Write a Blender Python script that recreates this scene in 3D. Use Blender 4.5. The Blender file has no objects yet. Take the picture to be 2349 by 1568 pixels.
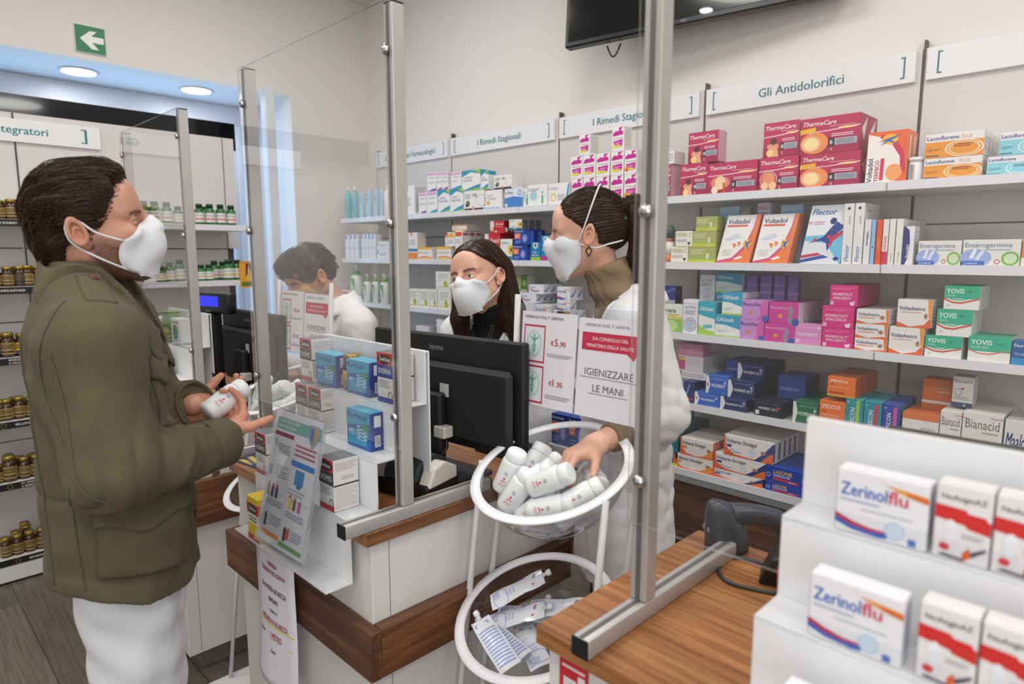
import bpy, bmesh, math, random
import numpy as np
from mathutils import Matrix, Vector
R = math.radians
SC = bpy.context.scene
COL = SC.collection
random.seed(7)

# ------------------------------------------------------------------ camera
cd = bpy.data.cameras.new('camera')
cam = bpy.data.objects.new('camera', cd); COL.objects.link(cam)
cd.sensor_fit = 'HORIZONTAL'; cd.sensor_width = 36.0
cd.lens = 1500.0 * 36.0 / 2349.0
cam.location = (0, 0, 1.6)
cam.rotation_euler = (R(90 - 7.78), 0, R(44.9))
cd.clip_start = 0.02
cd.dof.use_dof = True
cd.dof.focus_distance = 1.9
cd.dof.aperture_fstop = 3.2
SC.camera = cam
# ------------------------------------------------------------------ world, exposure
w = bpy.data.worlds.new('world'); SC.world = w; w.use_nodes = True
w.node_tree.nodes['Background'].inputs[0].default_value = (.75, .86, 1, 1)
w.node_tree.nodes['Background'].inputs[1].default_value = 1.0
SC.view_settings.view_transform = 'Standard'
SC.view_settings.look = 'None'
SC.view_settings.exposure = -1.22
SC.view_settings.gamma = 1.0
SC.view_settings.use_curve_mapping = False
cy = SC.cycles
cy.use_denoising = True
cy.use_adaptive_sampling = True; cy.adaptive_threshold = .02; cy.max_bounces = 9; cy.diffuse_bounces = 4; cy.glossy_bounces = 4
cy.transparent_max_bounces = 24; cy.transmission_bounces = 6
cy.caustics_reflective = False; cy.caustics_refractive = False
cy.sample_clamp_indirect = 4.0


def area(name, loc, size, power, col=(1, .965, .92), rot=(0, 0, 0), sy=None):
    l = bpy.data.lights.new(name, 'AREA'); l.energy = power; l.color = col
    l.shape = 'RECTANGLE' if sy else 'DISK'; l.size = size
    if sy: l.size_y = sy
    o = bpy.data.objects.new(name, l); COL.objects.link(o); o.location = loc; o.rotation_euler = rot
    return o


# ceiling lights of the shop (one lamp in each ceiling fixture, fixtures built below) and an added fill light behind the camera
CEIL = 3.4
FIXT = [(-3.0, 1.5), (-1.5, 1.5), (0.0, 1.5), (1.5, 1.5), (-3.0, -.4), (-1.5, -.4), (0.0, -.4), (1.5, -.4), (-1.5, -2.2), (.6, -2.2)]
for i, (x, y) in enumerate(FIXT):
    area('ceiling_lamp', (x, y, CEIL - .03), .7, 33, (1, .975, .945))
area('fill_light', (2.4, -1.6, 1.7), 3.4, 130, (.93, .96, 1), (R(90), 0, R(60)), 2.4)

# ------------------------------------------------------------------ materials
_M = {}


def lin(h):
    h = h.lstrip('#'); h = h if len(h) == 6 else ''.join(q * 2 for q in h); c = [int(h[i:i + 2], 16) / 255 for i in (0, 2, 4)]
    return tuple(v / 12.92 if v <= .04045 else ((v + .055) / 1.055) ** 2.4 for v in c)


def mat(key, col=None, rough=.5, metal=0, spec=.5, emis=0, noise=0, bump=0, scale=40, coat=0, sss=0, trans=0):
    if key in _M: return _M[key]
    m = bpy.data.materials.new(key); m.use_nodes = True; _M[key] = m
    nt = m.node_tree; b = nt.nodes['Principled BSDF']
    c = lin(col) if isinstance(col, str) else col
    b.inputs['Base Color'].default_value = (*c, 1)
    b.inputs['Roughness'].default_value = rough; b.inputs['Metallic'].default_value = metal
    b.inputs['Specular IOR Level'].default_value = spec
    if coat: b.inputs['Coat Weight'].default_value = coat
    if trans: b.inputs['Transmission Weight'].default_value = trans
    if sss:
        b.inputs['Subsurface Weight'].default_value = sss; b.inputs['Subsurface Radius'].default_value = (.012, .005, .003)
        b.inputs['Subsurface Scale'].default_value = .5
    if emis:
        b.inputs['Emission Color'].default_value = (*c, 1); b.inputs['Emission Strength'].default_value = emis
    if noise or bump:
        tc = nt.nodes.new('ShaderNodeTexCoord'); n = nt.nodes.new('ShaderNodeTexNoise')
        n.inputs['Scale'].default_value = scale; n.inputs['Detail'].default_value = 4
        nt.links.new(tc.outputs['Object'], n.inputs['Vector'])
        if noise:
            mx = nt.nodes.new('ShaderNodeMix'); mx.data_type = 'RGBA'
            mx.inputs['A'].default_value = (*[v * (1 - noise) for v in c], 1); mx.inputs['B'].default_value = (*[min(1, v * (1 + noise)) for v in c], 1)
            nt.links.new(n.outputs['Fac'], mx.inputs['Factor']); nt.links.new(mx.outputs['Result'], b.inputs['Base Color'])
        if bump:
            bp = nt.nodes.new('ShaderNodeBump'); bp.inputs['Strength'].default_value = bump; bp.inputs['Distance'].default_value = .002
            nt.links.new(n.outputs['Fac'], bp.inputs['Height']); nt.links.new(bp.outputs['Normal'], b.inputs['Normal'])
    return m


def paint(h): return mat('paint_' + h.lstrip('#'), h, .42)


def wood(key, c1, c2, c3, axis='X', rough=.38, grain=1.0):
    if key in _M: return _M[key]
    m = bpy.data.materials.new(key); m.use_nodes = True; _M[key] = m
    nt = m.node_tree; N = nt.nodes.new; L = nt.links.new; b = nt.nodes['Principled BSDF']
    tc = N('ShaderNodeTexCoord'); mp = N('ShaderNodeMapping'); L(tc.outputs['Object'], mp.inputs['Vector'])
    s = {'X': (1.2, 22, 22), 'Y': (22, 1.2, 22), 'Z': (22, 22, 1.2)}[axis]
    mp.inputs['Scale'].default_value = [v * grain for v in s]
    n1 = N('ShaderNodeTexNoise'); n1.inputs['Scale'].default_value = 1.6; n1.inputs['Detail'].default_value = 6; n1.inputs['Distortion'].default_value = .8
    n2 = N('ShaderNodeTexNoise'); n2.inputs['Scale'].default_value = 7; n2.inputs['Detail'].default_value = 3
    L(mp.outputs['Vector'], n1.inputs['Vector']); L(mp.outputs['Vector'], n2.inputs['Vector'])
    r = N('ShaderNodeValToRGB'); e = r.color_ramp.elements
    e[0].position = .3; e[0].color = (*lin(c1), 1); e[1].position = .72; e[1].color = (*lin(c3), 1)
    k = e.new(.5); k.color = (*lin(c2), 1)
    L(n1.outputs['Fac'], r.inputs['Fac'])
    mx = N('ShaderNodeMix'); mx.data_type = 'RGBA'; mx.blend_type = 'MULTIPLY'; mx.inputs['Factor'].default_value = .55
    r2 = N('ShaderNodeValToRGB'); r2.color_ramp.elements[0].position = .38; r2.color_ramp.elements[0].color = (.45, .4, .36, 1); r2.color_ramp.elements[1].position = .55
    L(n2.outputs['Fac'], r2.inputs['Fac']); L(r.outputs['Color'], mx.inputs['A']); L(r2.outputs['Color'], mx.inputs['B'])
    L(mx.outputs['Result'], b.inputs['Base Color']); b.inputs['Roughness'].default_value = rough
    return m


def plexi(key, tint=(1, 1, 1), f0=.045, haze=0.0, rough=.02, gz=.9):
    """clear acrylic sheet: passes light straight through, mirror reflection grows at grazing angles"""
    if key in _M: return _M[key]
    m = bpy.data.materials.new(key); m.use_nodes = True; _M[key] = m
    nt = m.node_tree; N = nt.nodes.new; L = nt.links.new
    out = nt.nodes['Material Output']; nt.nodes.remove(nt.nodes['Principled BSDF'])
    t = N('ShaderNodeBsdfTransparent'); t.inputs[0].default_value = (*tint, 1)
    g = N('ShaderNodeBsdfGlossy'); g.inputs['Roughness'].default_value = rough
    lw = N('ShaderNodeLayerWeight'); lw.inputs['Blend'].default_value = .5
    p = N('ShaderNodeMath'); p.operation = 'POWER'; p.inputs[1].default_value = 4.0; L(lw.outputs['Facing'], p.inputs[0])
    ma = N('ShaderNodeMath'); ma.operation = 'MULTIPLY_ADD'; ma.inputs[1].default_value = gz; ma.inputs[2].default_value = f0; L(p.outputs[0], ma.inputs[0])
    mx = N('ShaderNodeMixShader'); L(ma.outputs[0], mx.inputs[0])
    if haze:
        d = N('ShaderNodeBsdfDiffuse'); d.inputs[0].default_value = (.85, .87, .9, 1)
        m2 = N('ShaderNodeMixShader'); m2.inputs[0].default_value = haze; L(t.outputs[0], m2.inputs[1]); L(d.outputs[0], m2.inputs[2]); L(m2.outputs[0], mx.inputs[1])
    else: L(t.outputs[0], mx.inputs[1])
    L(g.outputs[0], mx.inputs[2]); L(mx.outputs[0], out.inputs['Surface'])
    return m


def cr(pts, n):
    """smooth curve through points"""
    p = np.array(pts, float); t = np.linspace(0, len(p) - 1, n); o = []
    for x in t:
        i = min(int(x), len(p) - 2); u = x - i; a, b, c, d = p[max(i - 1, 0)], p[i], p[i + 1], p[min(i + 2, len(p) - 1)]
        o.append(.5 * (2 * b + (c - a) * u + (2 * a - 5 * b + 4 * c - d) * u * u + (3 * b - a - 3 * c + d) * u ** 3))
    return np.array(o)


# ------------------------------------------------------------------ text outlines
_T = {}


def text_mesh(s, flags=''):
    """2-D triangles of a word: verts, faces, width, for a capital height of about 1"""
    k = (s, ''.join(sorted(c for c in flags if c in 'bis')))
    if k in _T: return _T[k]
    cu = bpy.data.curves.new('lettering', 'FONT'); cu.body = s; cu.size = 1.0; cu.resolution_u = 2
    if 'i' in flags: cu.shear = .25
    o = bpy.data.objects.new('lettering', cu)
    me = o.to_mesh()
    v = np.array([x.co[:2] for x in me.vertices]) if len(me.vertices) else np.zeros((0, 2))
    f = [tuple(p.vertices) for p in me.polygons]
    o.to_mesh_clear(); bpy.data.objects.remove(o); bpy.data.curves.remove(cu)
    if len(v):
        x0 = v[:, 0].min(); v[:, 0] -= x0; v /= .729
        if 'b' in flags:      # heavier strokes: the outline printed three times, a hair apart
            n = len(v); v = np.concatenate([v + np.array(d) for d in ((0, 0), (.042, 0), (.021, .012))]); f = f + [tuple(i + n for i in q) for q in f] + [tuple(i + 2 * n for i in q) for q in f]
        wd = v[:, 0].max()
    else: wd = 0
    _T[k] = (v, f, wd)
    return _T[k]


# ------------------------------------------------------------------ mesh builder
class MB:
    def __init__(s): s.v = []; s.f = []; s.m = []; s.sm = []; s.mats = []

    def mi(s, m):
        if isinstance(m, str): m = paint(m)
        if m not in s.mats: s.mats.append(m)
        return s.mats.index(m)

    def add(s, V, F, m, smooth=False, M=None):
        b = len(s.v); k = s.mi(m)
        if M is not None: V = [M @ Vector(p) for p in V]
        s.v.extend(tuple(p) for p in V)
        s.f.extend(tuple(i + b for i in q) for q in F)
        s.m.extend([k] * len(F)); s.sm.extend([smooth] * len(F))
        return s

    def box(s, x0, x1, y0, y1, z0, z1, m, bev=0, seg=1, M=None):
        if not bev:
            V = [(x0, y0, z0), (x1, y0, z0), (x1, y1, z0), (x0, y1, z0), (x0, y0, z1), (x1, y0, z1), (x1, y1, z1), (x0, y1, z1)]
            return s.add(V, [(0, 3, 2, 1), (4, 5, 6, 7), (0, 1, 5, 4), (1, 2, 6, 5), (2, 3, 7, 6), (3, 0, 4, 7)], m, M=M)
        bm = bmesh.new(); bmesh.ops.create_cube(bm, size=1)
        for v in bm.verts: v.co = ((x0 + x1) / 2 + v.co.x * (x1 - x0), (y0 + y1) / 2 + v.co.y * (y1 - y0), (z0 + z1) / 2 + v.co.z * (z1 - z0))
        bmesh.ops.bevel(bm, geom=bm.edges[:], offset=bev, segments=seg, affect='EDGES', profile=.5)
        return s.bm(bm, m, seg > 1, M)

    def bm(s, bm, m, smooth=False, M=None):
        bm.verts.index_update()
        s.add([tuple(v.co) for v in bm.verts], [tuple(v.index for v in f.verts) for f in bm.faces], m, smooth, M); bm.free(); return s

    def lathe(s, prof, m, n=24, M=None, smooth=True, caps=True):
        V = []; F = []
        for r, z in prof:
            for i in range(n):
                a = 2 * math.pi * i / n; V.append((r * math.cos(a), r * math.sin(a), z))
        for j in range(len(prof) - 1):
            for i in range(n):
                k = (i + 1) % n; F.append((j * n + i, j * n + k, (j + 1) * n + k, (j + 1) * n + i))
        if caps:
            F.append(tuple(range(n - 1, -1, -1))); F.append(tuple((len(prof) - 1) * n + i for i in range(n)))
        return s.add(V, F, m, smooth, M)

    def tube(s, pts, r, m, n=10, closed=False, smooth=True, rr=None):
        P = [Vector(p) for p in pts]; V = []; F = []; K = len(P); up = None
        for i, p in enumerate(P):
            a = P[(i - 1) % K] if (closed or i) else P[i]; b = P[(i + 1) % K] if (closed or i < K - 1) else P[i]
            t = (b - a).normalized()
            if up is None: up = t.orthogonal().normalized()
            up = (up - t * up.dot(t)).normalized(); q = t.cross(up); rad = rr[i] if rr else r
            for j in range(n):
                g = 2 * math.pi * j / n; V.append(p + (up * math.cos(g) + q * math.sin(g)) * rad)
        for i in range(K if closed else K - 1):
            for j in range(n):
                k = (j + 1) % n; i2 = (i + 1) % K
                F.append((i * n + j, i * n + k, i2 * n + k, i2 * n + j))
        if not closed: F.append(tuple(range(n - 1, -1, -1))); F.append(tuple((K - 1) * n + j for j in range(n)))
        return s.add(V, F, m, smooth)

    def prism(s, poly, a0, a1, m, axis='y', M=None):
        """extrude a polygon (u,v): axis y -> (u, a, v); x -> (a, u, v); z -> (u, v, a)"""
        n = len(poly)
        g = {'y': lambda u, v, a: (u, a, v), 'x': lambda u, v, a: (a, u, v), 'z': lambda u, v, a: (u, v, a)}[axis]
        V = [g(u, v, a0) for u, v in poly] + [g(u, v, a1) for u, v in poly]
        F = [tuple(range(n)), tuple(range(2 * n - 1, n - 1, -1))] + [(i, i + n, (i + 1) % n + n, (i + 1) % n) for i in range(n)]
        return s.add(V, F, m, M=M)

    def art(s, O, U, V, w, h, ops, lift=.00025, step=.00006):
        """flat printed marks on a face; O lower-left corner, U right, V up, ops in 0..1 of the face"""
        O = Vector(O); U = Vector(U); V = Vector(V); N = U.cross(V); d = lift
        for op in ops:
            k = op[0]; d += step
            P = lambda x, y: O + U * (x * w) + V * (y * h) + N * d
            if k == 'r':
                _, x0, y0, x1, y1, c = op; s.add([P(x0, y0), P(x1, y0), P(x1, y1), P(x0, y1)], [(0, 1, 2, 3)], c)
            elif k == 'p': s.add([P(x, y) for x, y in op[1]], [tuple(range(len(op[1])))], op[2])
            elif k == 'e':
                _, x, y, rx, ry, c = op; n = 20
                s.add([P(x + rx * math.cos(6.28319 * i / n), y + ry * math.sin(6.28319 * i / n)) for i in range(n)], [tuple(range(n))], c)
            elif k == 'o':   # ring
                _, x, y, rx, ry, tk, c = op; n = 24; q = []
                for i in range(n):
                    a = 6.28319 * i / n; q += [P(x + rx * math.cos(a), y + ry * math.sin(a)), P(x + rx * (1 - tk) * math.cos(a), y + ry * (1 - tk) * math.sin(a))]
                s.add(q, [(2 * i, 2 * i + 2 - (2 * n if i == n - 1 else 0), 2 * i + 3 - (2 * n if i == n - 1 else 0), 2 * i + 1) for i in range(n)], c)
            elif k == 'l':   # fine print: k lines of grey bars
                _, x0, y0, x1, y1, nl, c = op; rh = (y1 - y0) / nl; q = random.Random(nl * 7 + int(x0 * 99))
                for i in range(nl):
                    e = x1 - (x1 - x0) * (.25 * q.random() if i % 2 else 0)
                    b = y1 - (i + .8) * rh
                    s.add([P(x0, b), P(e, b), P(e, b + rh * .45), P(x0, b + rh * .45)], [(0, 1, 2, 3)], c)
            elif k == 't':   # text: x, y (baseline), cap height (of h), colour, string, flags, max width (of w)
                _, x, y, ch, c, st = op[:6]; fl = op[6] if len(op) > 6 else ''; mw = op[7] if len(op) > 7 else None
                v, f, wd = text_mesh(st, fl)
                if not len(v): continue
                if 'v' in fl:     # written upwards, ch is a share of the width
                    sy = ch * w; sx = min(sy, mw * h / wd) if mw else sy
                    if 'f' in fl and mw: sx = mw * h / wd
                    pts = [(x * w - q[1] * sy, y * h + q[0] * sx) for q in v]
                else:
                    sy = ch * h; sx = sy
                    if mw and ('f' in fl or wd * sx > mw * w): sx = mw * w / wd
                    ox = x * w - (wd * sx / 2 if 'c' in fl else wd * sx if 'e' in fl else 0)
                    pts = [(ox + q[0] * sx, y * h + q[1] * sy) for q in v]
                n3 = len(pts) // 3 if 'b' in fl else len(pts); s.add([O + U * a + V * b + N * (d + .00002 * (i // n3)) for i, (a, b) in enumerate(pts)], f, c); d += .00005
        return s

    def mesh(s, name):
        me = bpy.data.meshes.new(name); me.from_pydata(s.v, [], s.f)
        for m in s.mats: me.materials.append(m)
        me.polygons.foreach_set('material_index', s.m); me.polygons.foreach_set('use_smooth', s.sm)
        me.update(); return me

    def obj(s, name, parent=None, loc=None, rot=None, bevel=0, seg=2, angle=35):
        o = bpy.data.objects.new(name, s.mesh(name)); COL.objects.link(o)
        if parent: o.parent = parent
        if loc: o.location = loc
        if rot: o.rotation_euler = rot
        if bevel:
            b = o.modifiers.new('bevel', 'BEVEL'); b.width = bevel; b.segments = seg; b.limit_method = 'ANGLE'; b.angle_limit = R(angle)
        return o


def tag(o, label, cat, group=None, kind=None):
    o['label'] = label; o['category'] = cat
    if group: o['group'] = group
    if kind: o['kind'] = kind
    return o


def empty(name, loc, label, cat, group=None, rot=None):
    o = bpy.data.objects.new(name, None); COL.objects.link(o); o.location = loc; o.empty_display_size = .1
    if rot: o.rotation_euler = rot
    return tag(o, label, cat, group)


def struct(o, label=None):
    o['kind'] = 'structure'
    if label: o['label'] = label
    return o


def dup(o, loc=None, label=None, rot=None, parent=None):
    c = o.copy(); COL.objects.link(c); c.parent = parent
    if loc: c.location = loc
    if rot: c.rotation_euler = rot
    if label: c['label'] = label
    for ch in o.children: dup(ch, parent=c)
    return c


def ordinal(i): return ['first', 'second', 'third', 'fourth', 'fifth', 'sixth', 'seventh', 'eighth', 'ninth', 'tenth', 'eleventh', 'twelfth'][i]


ALU = mat('brushed_aluminium', '#bdbbb8', .42, .45)
ALU_EDGE = mat('anodised_slot', '#707073', .45, .4)
STEEL = mat('polished_steel', '#c9c9ca', .18, 1)
WHITE = mat('white_laminate', '#dedcd9', .35)
WHITE2 = mat('white_acrylic', '#e9eaec', .25)
BLACK = mat('black_plastic', '#0f1011', .35)
BLACKM = mat('matt_black_plastic', '#141516', .55)
PLEX = plexi('clear_acrylic')
PLEXE = plexi('acrylic_edge', (.80, .82, .84), .10, .2)
PAPER = mat('paper', '#e8e6ec', .7)

# ------------------------------------------------------------------ the room
XW = -4.38; YW = 2.85
wallm = mat('wall_paint', '#eae6e1', .75, noise=.02, bump=.05, scale=120)
# niche in the left wall with a window at its back; soffit at 2.66, right cheek at y = 2.24
NZ = 2.665; NY = 2.24; NX = -5.05
b = MB()
b.box(XW - .12, XW, NY, YW, 0, CEIL, wallm); b.box(XW - .12, XW, -.25, NY, NZ, CEIL, wallm); b.box(XW - .12, XW, -3.2, -.25, 0, CEIL, wallm)  # unseen last block added to keep the bright pane out of screen reflections
struct(b.obj('wall_left'), 'cream wall above the window niche')
b = MB(); b.box(NX - .1, XW - .12, -3.2, NY + .1, NZ, NZ + .1, mat('niche_window_tint', '#dfe1e6', .6))  # bluish cast of the window light put into the niche colour
b.box(NX - .1, XW - .12, NY, NY + .1, 0, NZ, mat('niche_window_tint'))
struct(b.obj('wall_niche'), 'bluish white soffit and cheek of the window niche')
b = MB(); b.box(XW - .12, 3.0, YW, YW + .12, 0, CEIL, wallm); struct(b.obj('wall_back'), 'off white wall behind the medicine shelves')
b = MB(); b.box(3.0, 3.12, -3.2, YW, 0, CEIL, wallm); struct(b.obj('wall_right'))
b = MB(); b.box(NX - .1, 3.12, -3.3, -3.2, 0, CEIL, wallm); struct(b.obj('wall_front'))
b = MB(); b.box(NX - .1, 3.12, -3.3, YW + .12, CEIL, CEIL + .1, mat('ceiling_paint', '#e4e2df', .8)); struct(b.obj('ceiling'))


def planks():
    m = bpy.data.materials.new('floor_planks'); m.use_nodes = True; nt = m.node_tree; N = nt.nodes.new; L = nt.links.new; p = nt.nodes['Principled BSDF']
    tc = N('ShaderNodeTexCoord'); mp = N('ShaderNodeMapping'); L(tc.outputs['Object'], mp.inputs['Vector'])
    br = N('ShaderNodeTexBrick'); br.offset = .37; br.inputs['Scale'].default_value = 1; br.inputs['Brick Width'].default_value = 1.2; br.inputs['Row Height'].default_value = .2
    br.inputs['Mortar Size'].default_value = .0018; br.inputs['Color1'].default_value = (*lin('#5d564a'), 1); br.inputs['Color2'].default_value = (*lin('#74695a'), 1); br.inputs['Mortar'].default_value = (*lin('#3a352e'), 1)
    L(mp.outputs['Vector'], br.inputs['Vector'])
    m2 = N('ShaderNodeMapping'); m2.inputs['Scale'].default_value = (2, 45, 1); L(tc.outputs['Object'], m2.inputs['Vector'])
    n = N('ShaderNodeTexNoise'); n.inputs['Scale'].default_value = 2; n.inputs['Detail'].default_value = 6; L(m2.outputs['Vector'], n.inputs['Vector'])
    mx = N('ShaderNodeMix'); mx.data_type = 'RGBA'; mx.blend_type = 'OVERLAY'; mx.inputs['Factor'].default_value = .75
    L(br.outputs['Color'], mx.inputs['A']); L(n.outputs['Fac'], mx.inputs['B'])
    hs = N('ShaderNodeHueSaturation'); hs.inputs['Saturation'].default_value = .75; L(mx.outputs['Result'], hs.inputs['Color'])
    L(hs.outputs['Color'], p.inputs['Base Color']); p.inputs['Roughness'].default_value = .45
    bp = N('ShaderNodeBump'); bp.inputs['Strength'].default_value = .15; L(n.outputs['Fac'], bp.inputs['Height']); L(bp.outputs['Normal'], p.inputs['Normal'])
    return m


b = MB(); b.box(NX - .1, 3.12, -3.3, YW + .12, -.1, 0, planks()); struct(b.obj('floor'), 'grey brown wood plank floor')

# window at the back of the niche: white frame, bright daylight pane
fm = mat('window_frame_white', '#dfe3ea', .4)
b = MB()
b.box(NX, NX + .06, -3.2, NY, 2.50, NZ, fm); b.box(NX, NX + .06, 2.06, NY, 0, 2.5, fm); b.box(NX + .06, NX + .09, 2.1, 2.16, 0, 2.52, fm)
win = b.obj('window_frame', bevel=.004)
win.name = 'window_1'; struct(win, 'white window frame at the back of the niche')
b = MB(); b.box(NX - .02, NX, -.25, 2.06, 0, 2.5, mat('daylight_pane', (.42, .68, 1.0), .3, emis=1.9)); pane = b.obj('pane', win)
area('window_light', (NX + .08, 1.0, 1.5), 2.0, 32, (.55, .77, 1), (0, R(-90), 0), 2.0)
# ceiling fixtures
glow = mat('lamp_glow', (1, .97, .93), .5, emis=9)
for i, (x, y) in enumerate(FIXT):
    b = MB(); b.lathe([(.30, -.02), (.30, 0)], WHITE, 32)
    o = tag(b.obj('ceiling_light', None, (x, y, CEIL)), 'round white ceiling light over the shop floor', 'light', 'ceiling lights above the shop')
SPOTS = [(-2.62, -3.02), (-1.56, -3.05), (-2.79, -2.41)]
for x, y in SPOTS:
    b = MB(); b.lathe([(.055, -.012), (.055, 0)], WHITE, 24); o = tag(b.obj('spotlight', None, (x, y, CEIL)), 'small round recessed ceiling spotlight', 'light', 'small ceiling spots')
    g = MB(); g.lathe([(.044, -.016), (.044, -.011)], mat('spot_glow', (1, .98, .95), .5, emis=70), 24); g.obj('lens', o)
# two downlights in the niche soffit
for i, (x, y) in enumerate([(-4.68, 1.06), (-4.66, 1.72)]):
    b = MB(); b.lathe([(.108, -.006), (.108, 0), ], mat('trim_white', '#eef0f4', .4), 36)
    o = tag(b.obj('downlight', None, (x, y, NZ)), ['round glowing downlight in the niche soffit, left one under the green sign', 'round glowing downlight in the niche soffit, right one nearer the corner'][i], 'light', 'niche downlights')
    g = MB(); g.lathe([(.088, -.010), (.088, -.005)], glow, 36); g.obj('diffuser', o)
    area('niche_lamp', (x, y, NZ - .02), .16, 5, (.95, .97, 1))
# green escape sign
b = MB(); b.box(0, .012, 0, .148, 0, .145, paint('#f2f4f2'))
b.art((.012, 0, 0), (0, 1, 0), (0, 0, 1), .148, .145, [('r', .01, .01, .99, .99, '#1d7d4b'),
      ('p', [(.16, .5), (.5, .82), (.72, .82), (.54, .63), (.94, .63), (.94, .40), (.55, .40), (.76, .16), (.53, .16)], '#f4f6f4')])
tag(b.obj('exit_sign', None, (XW, .985, 2.70)), 'green sign with white arrow on the left wall', 'sign')
# television on a swivel bracket
tv = empty('television', (-1.56, 2.665, 2.575), 'black wall television above the shelves, cut by the top edge', 'television', rot=(R(-4), 0, R(9.5)))
b = MB(); b.box(-.62, .62, -.03, .02, 0, .70, BLACK, .006); b.box(-.4, .4, .02, .06, .15, .55, BLACKM)
b.art((-.62, -.03, 0), (1, 0, 0), (0, 0, 1), 1.24, .70, [('t', .47, .012, .016, '#8f9396', 'NEC', 'b')], .001); b.obj('housing', tv)
b = MB(); b.box(-.60, .60, -.032, -.029, .025, .685, mat('tv_glass', '#050607', .12, coat=.3)); b.obj('screen', tv)
b = MB(); b.box(-.05, .05, .06, .15, .25, .45, BLACKM); b.obj('bracket', tv)
b = MB(); b.tube([(-.42 + .07 * i / 8, .03, -.005 - .055 * math.sin(math.pi * i / 8)) for i in range(9)], .004, BLACK, 8); b.obj('cable_loop', tv)

# ------------------------------------------------------------------ three service counters
CT = 1.02
walnut = wood('walnut_top', '#8a5833', '#a56e42', '#bd8753', 'X', .34, .8)
walnut_b = wood('walnut_band', '#4c2f1d', '#6b4429', '#835836', 'X', .4, .9)
walnut_s = wood('walnut_side', '#553520', '#74492c', '#8c5f3a', 'Y', .4, .9)
kick = mat('plinth_grey', '#6f6c68', .5)


def counter(name, x0, x1, yf, yb, label, band=(.70, .81), seam=True):
    c = empty(name, ((x0 + x1) / 2, (yf + yb) / 2, 0), label, 'counter', 'service counters in a row')
    hx = (x1 - x0) / 2; hy = (yb - yf) / 2
    b = MB(); b.box(-hx, hx, -hy, hy, CT - .03, CT, walnut, .0015); b.box(hx - .001, hx + .0006, -hy + .001, hy - .001, CT - .029, CT - .001, walnut_s); b.obj('worktop', c)
    b = MB(); b.box(-hx + .012, hx - .012, -hy + .018, hy - .012, .09, CT - .031, WHITE, .002)
    if seam:
        for s in (-1, 1): b.box(s * (hx - .0122), s * (hx - .0115), -hy + .062, -hy + .064, .1, CT - .03, gapm)
    b.obj('body', c)
    b = MB(); t = .028; z0, z1 = band
    b.box(-hx - t + .005, hx + t - .005, -hy - .012, -hy + .016, z0, z1, walnut_b, .0015)
    f = b.obj('front_band', c)
    for a_, e_ in ((hx - .011, hx + .023), (-hx - .023, -hx + .011)): b = MB(); b.box(a_, e_, -hy + .017, hy - .01, z0, z1, walnut_s, .0015); b.obj('side_band', c)
    b = MB(); b.box(-hx + .06, hx - .06, -hy + .08, hy - .05, 0, .089, kick); b.obj('plinth', c)
    return c


gapm = mat('seam_grey', '#8c8a88', .6)
counter('service_counter', -1.83, -1.125, .70, 1.35, 'middle white counter with walnut band and black monitor')
counter('service_counter', -.65, .45, .705, 1.21, 'near right counter with bare walnut top and barcode scanner')
counter('service_counter', -3.25, -2.455, .74, 1.40, 'far left counter half hidden behind the man in the jacket', (.60, .77))


# ------------------------------------------------------------------ acrylic screens on aluminium posts
def screen(name, xa, xb, yp, y0, y1, label, z1=2.09, plz=1.18, slot=True, bx=None):
    s = empty(name, ((xa + xb) / 2, yp, CT), label, 'screen', 'protective acrylic screens')
    ox = (xa + xb) / 2
    for x in (xa, xb):
        b = MB(); b.box(x - ox - .015, x - ox + .015, -.015, .015, .031, z1 - CT, ALU, .002)
        b.box(x - ox - .004, x - ox + .004, -.0165, -.0149, .031, z1 - CT - .002, ALU_EDGE)
        p = b.obj('post', s)
        b = MB(); b.box(x - ox - .014, x - ox + .014, -.014, .014, z1 - CT, z1 - CT + .003, BLACKM); b.obj('end_cap', p)
        b = MB(); b.box(x - ox - .015, x - ox + .015, y0 - yp, y1 - yp, .0005, .0305, ALU, .003, 2); b.box(x - ox - .004, x - ox + .004, y0 - yp + .001, y1 - yp - .001, .0302, .0312, ALU_EDGE)
        f = b.obj('foot_rail', s)
        for yy in (y0 - yp - .003, y1 - yp + .0005):
            b = MB(); b.box(x - ox - .0145, x - ox + .0145, yy, yy + .0025, .001, .030, BLACKM); b.obj('end_cap', f)
        for zz in (1.25, 1.66, 2.0):
            b = MB(); b.lathe([(.011, 0), (.011, .003), (.0085, .006), (.003, .0085)], STEEL, 16, M=Matrix.Translation((x - ox, -.021, zz - CT)) @ Matrix.Rotation(R(90), 4, 'X')); b.obj('bolt', s)
    a, c = (xa - ox - .02, (bx if bx else xb) - ox + .014)
    b = MB()
    z0, z2 = plz - CT, z1 - CT + .004
    b.add([(a, -.021, z0), (c, -.021, z0), (c, -.021, z2), (a, -.021, z2)], [(0, 1, 2, 3)], PLEX)
    b.add([(a, -.0165, z0), (c, -.0165, z0), (c, -.0165, z2), (a, -.0165, z2)], [(3, 2, 1, 0)], PLEX)
    for q in ([(a, z0), (c, z0)], [(c, z0), (c, z2)], [(c, z2), (a, z2)], [(a, z2), (a, z0)]):
        (u0, w0), (u1, w1) = q
        b.add([(u0, -.021, w0), (u1, -.021, w1), (u1, -.0165, w1), (u0, -.0165, w0)], [(0, 1, 2, 3)], PLEXE)
    b.obj('clear_sheet', s)
    return s


screen('acrylic_screen', -1.823, -1.143, .812, .655, 1.06, 'clear screen on two grey posts above the middle counter')
screen('acrylic_screen', -.548, .40, .848, .69, 1.145, 'large clear screen on the near right counter')
screen('acrylic_screen', -3.13, -2.475, .86, .76, 1.09, 'clear screen on the far counter behind the man', plz=1.25)


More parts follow.
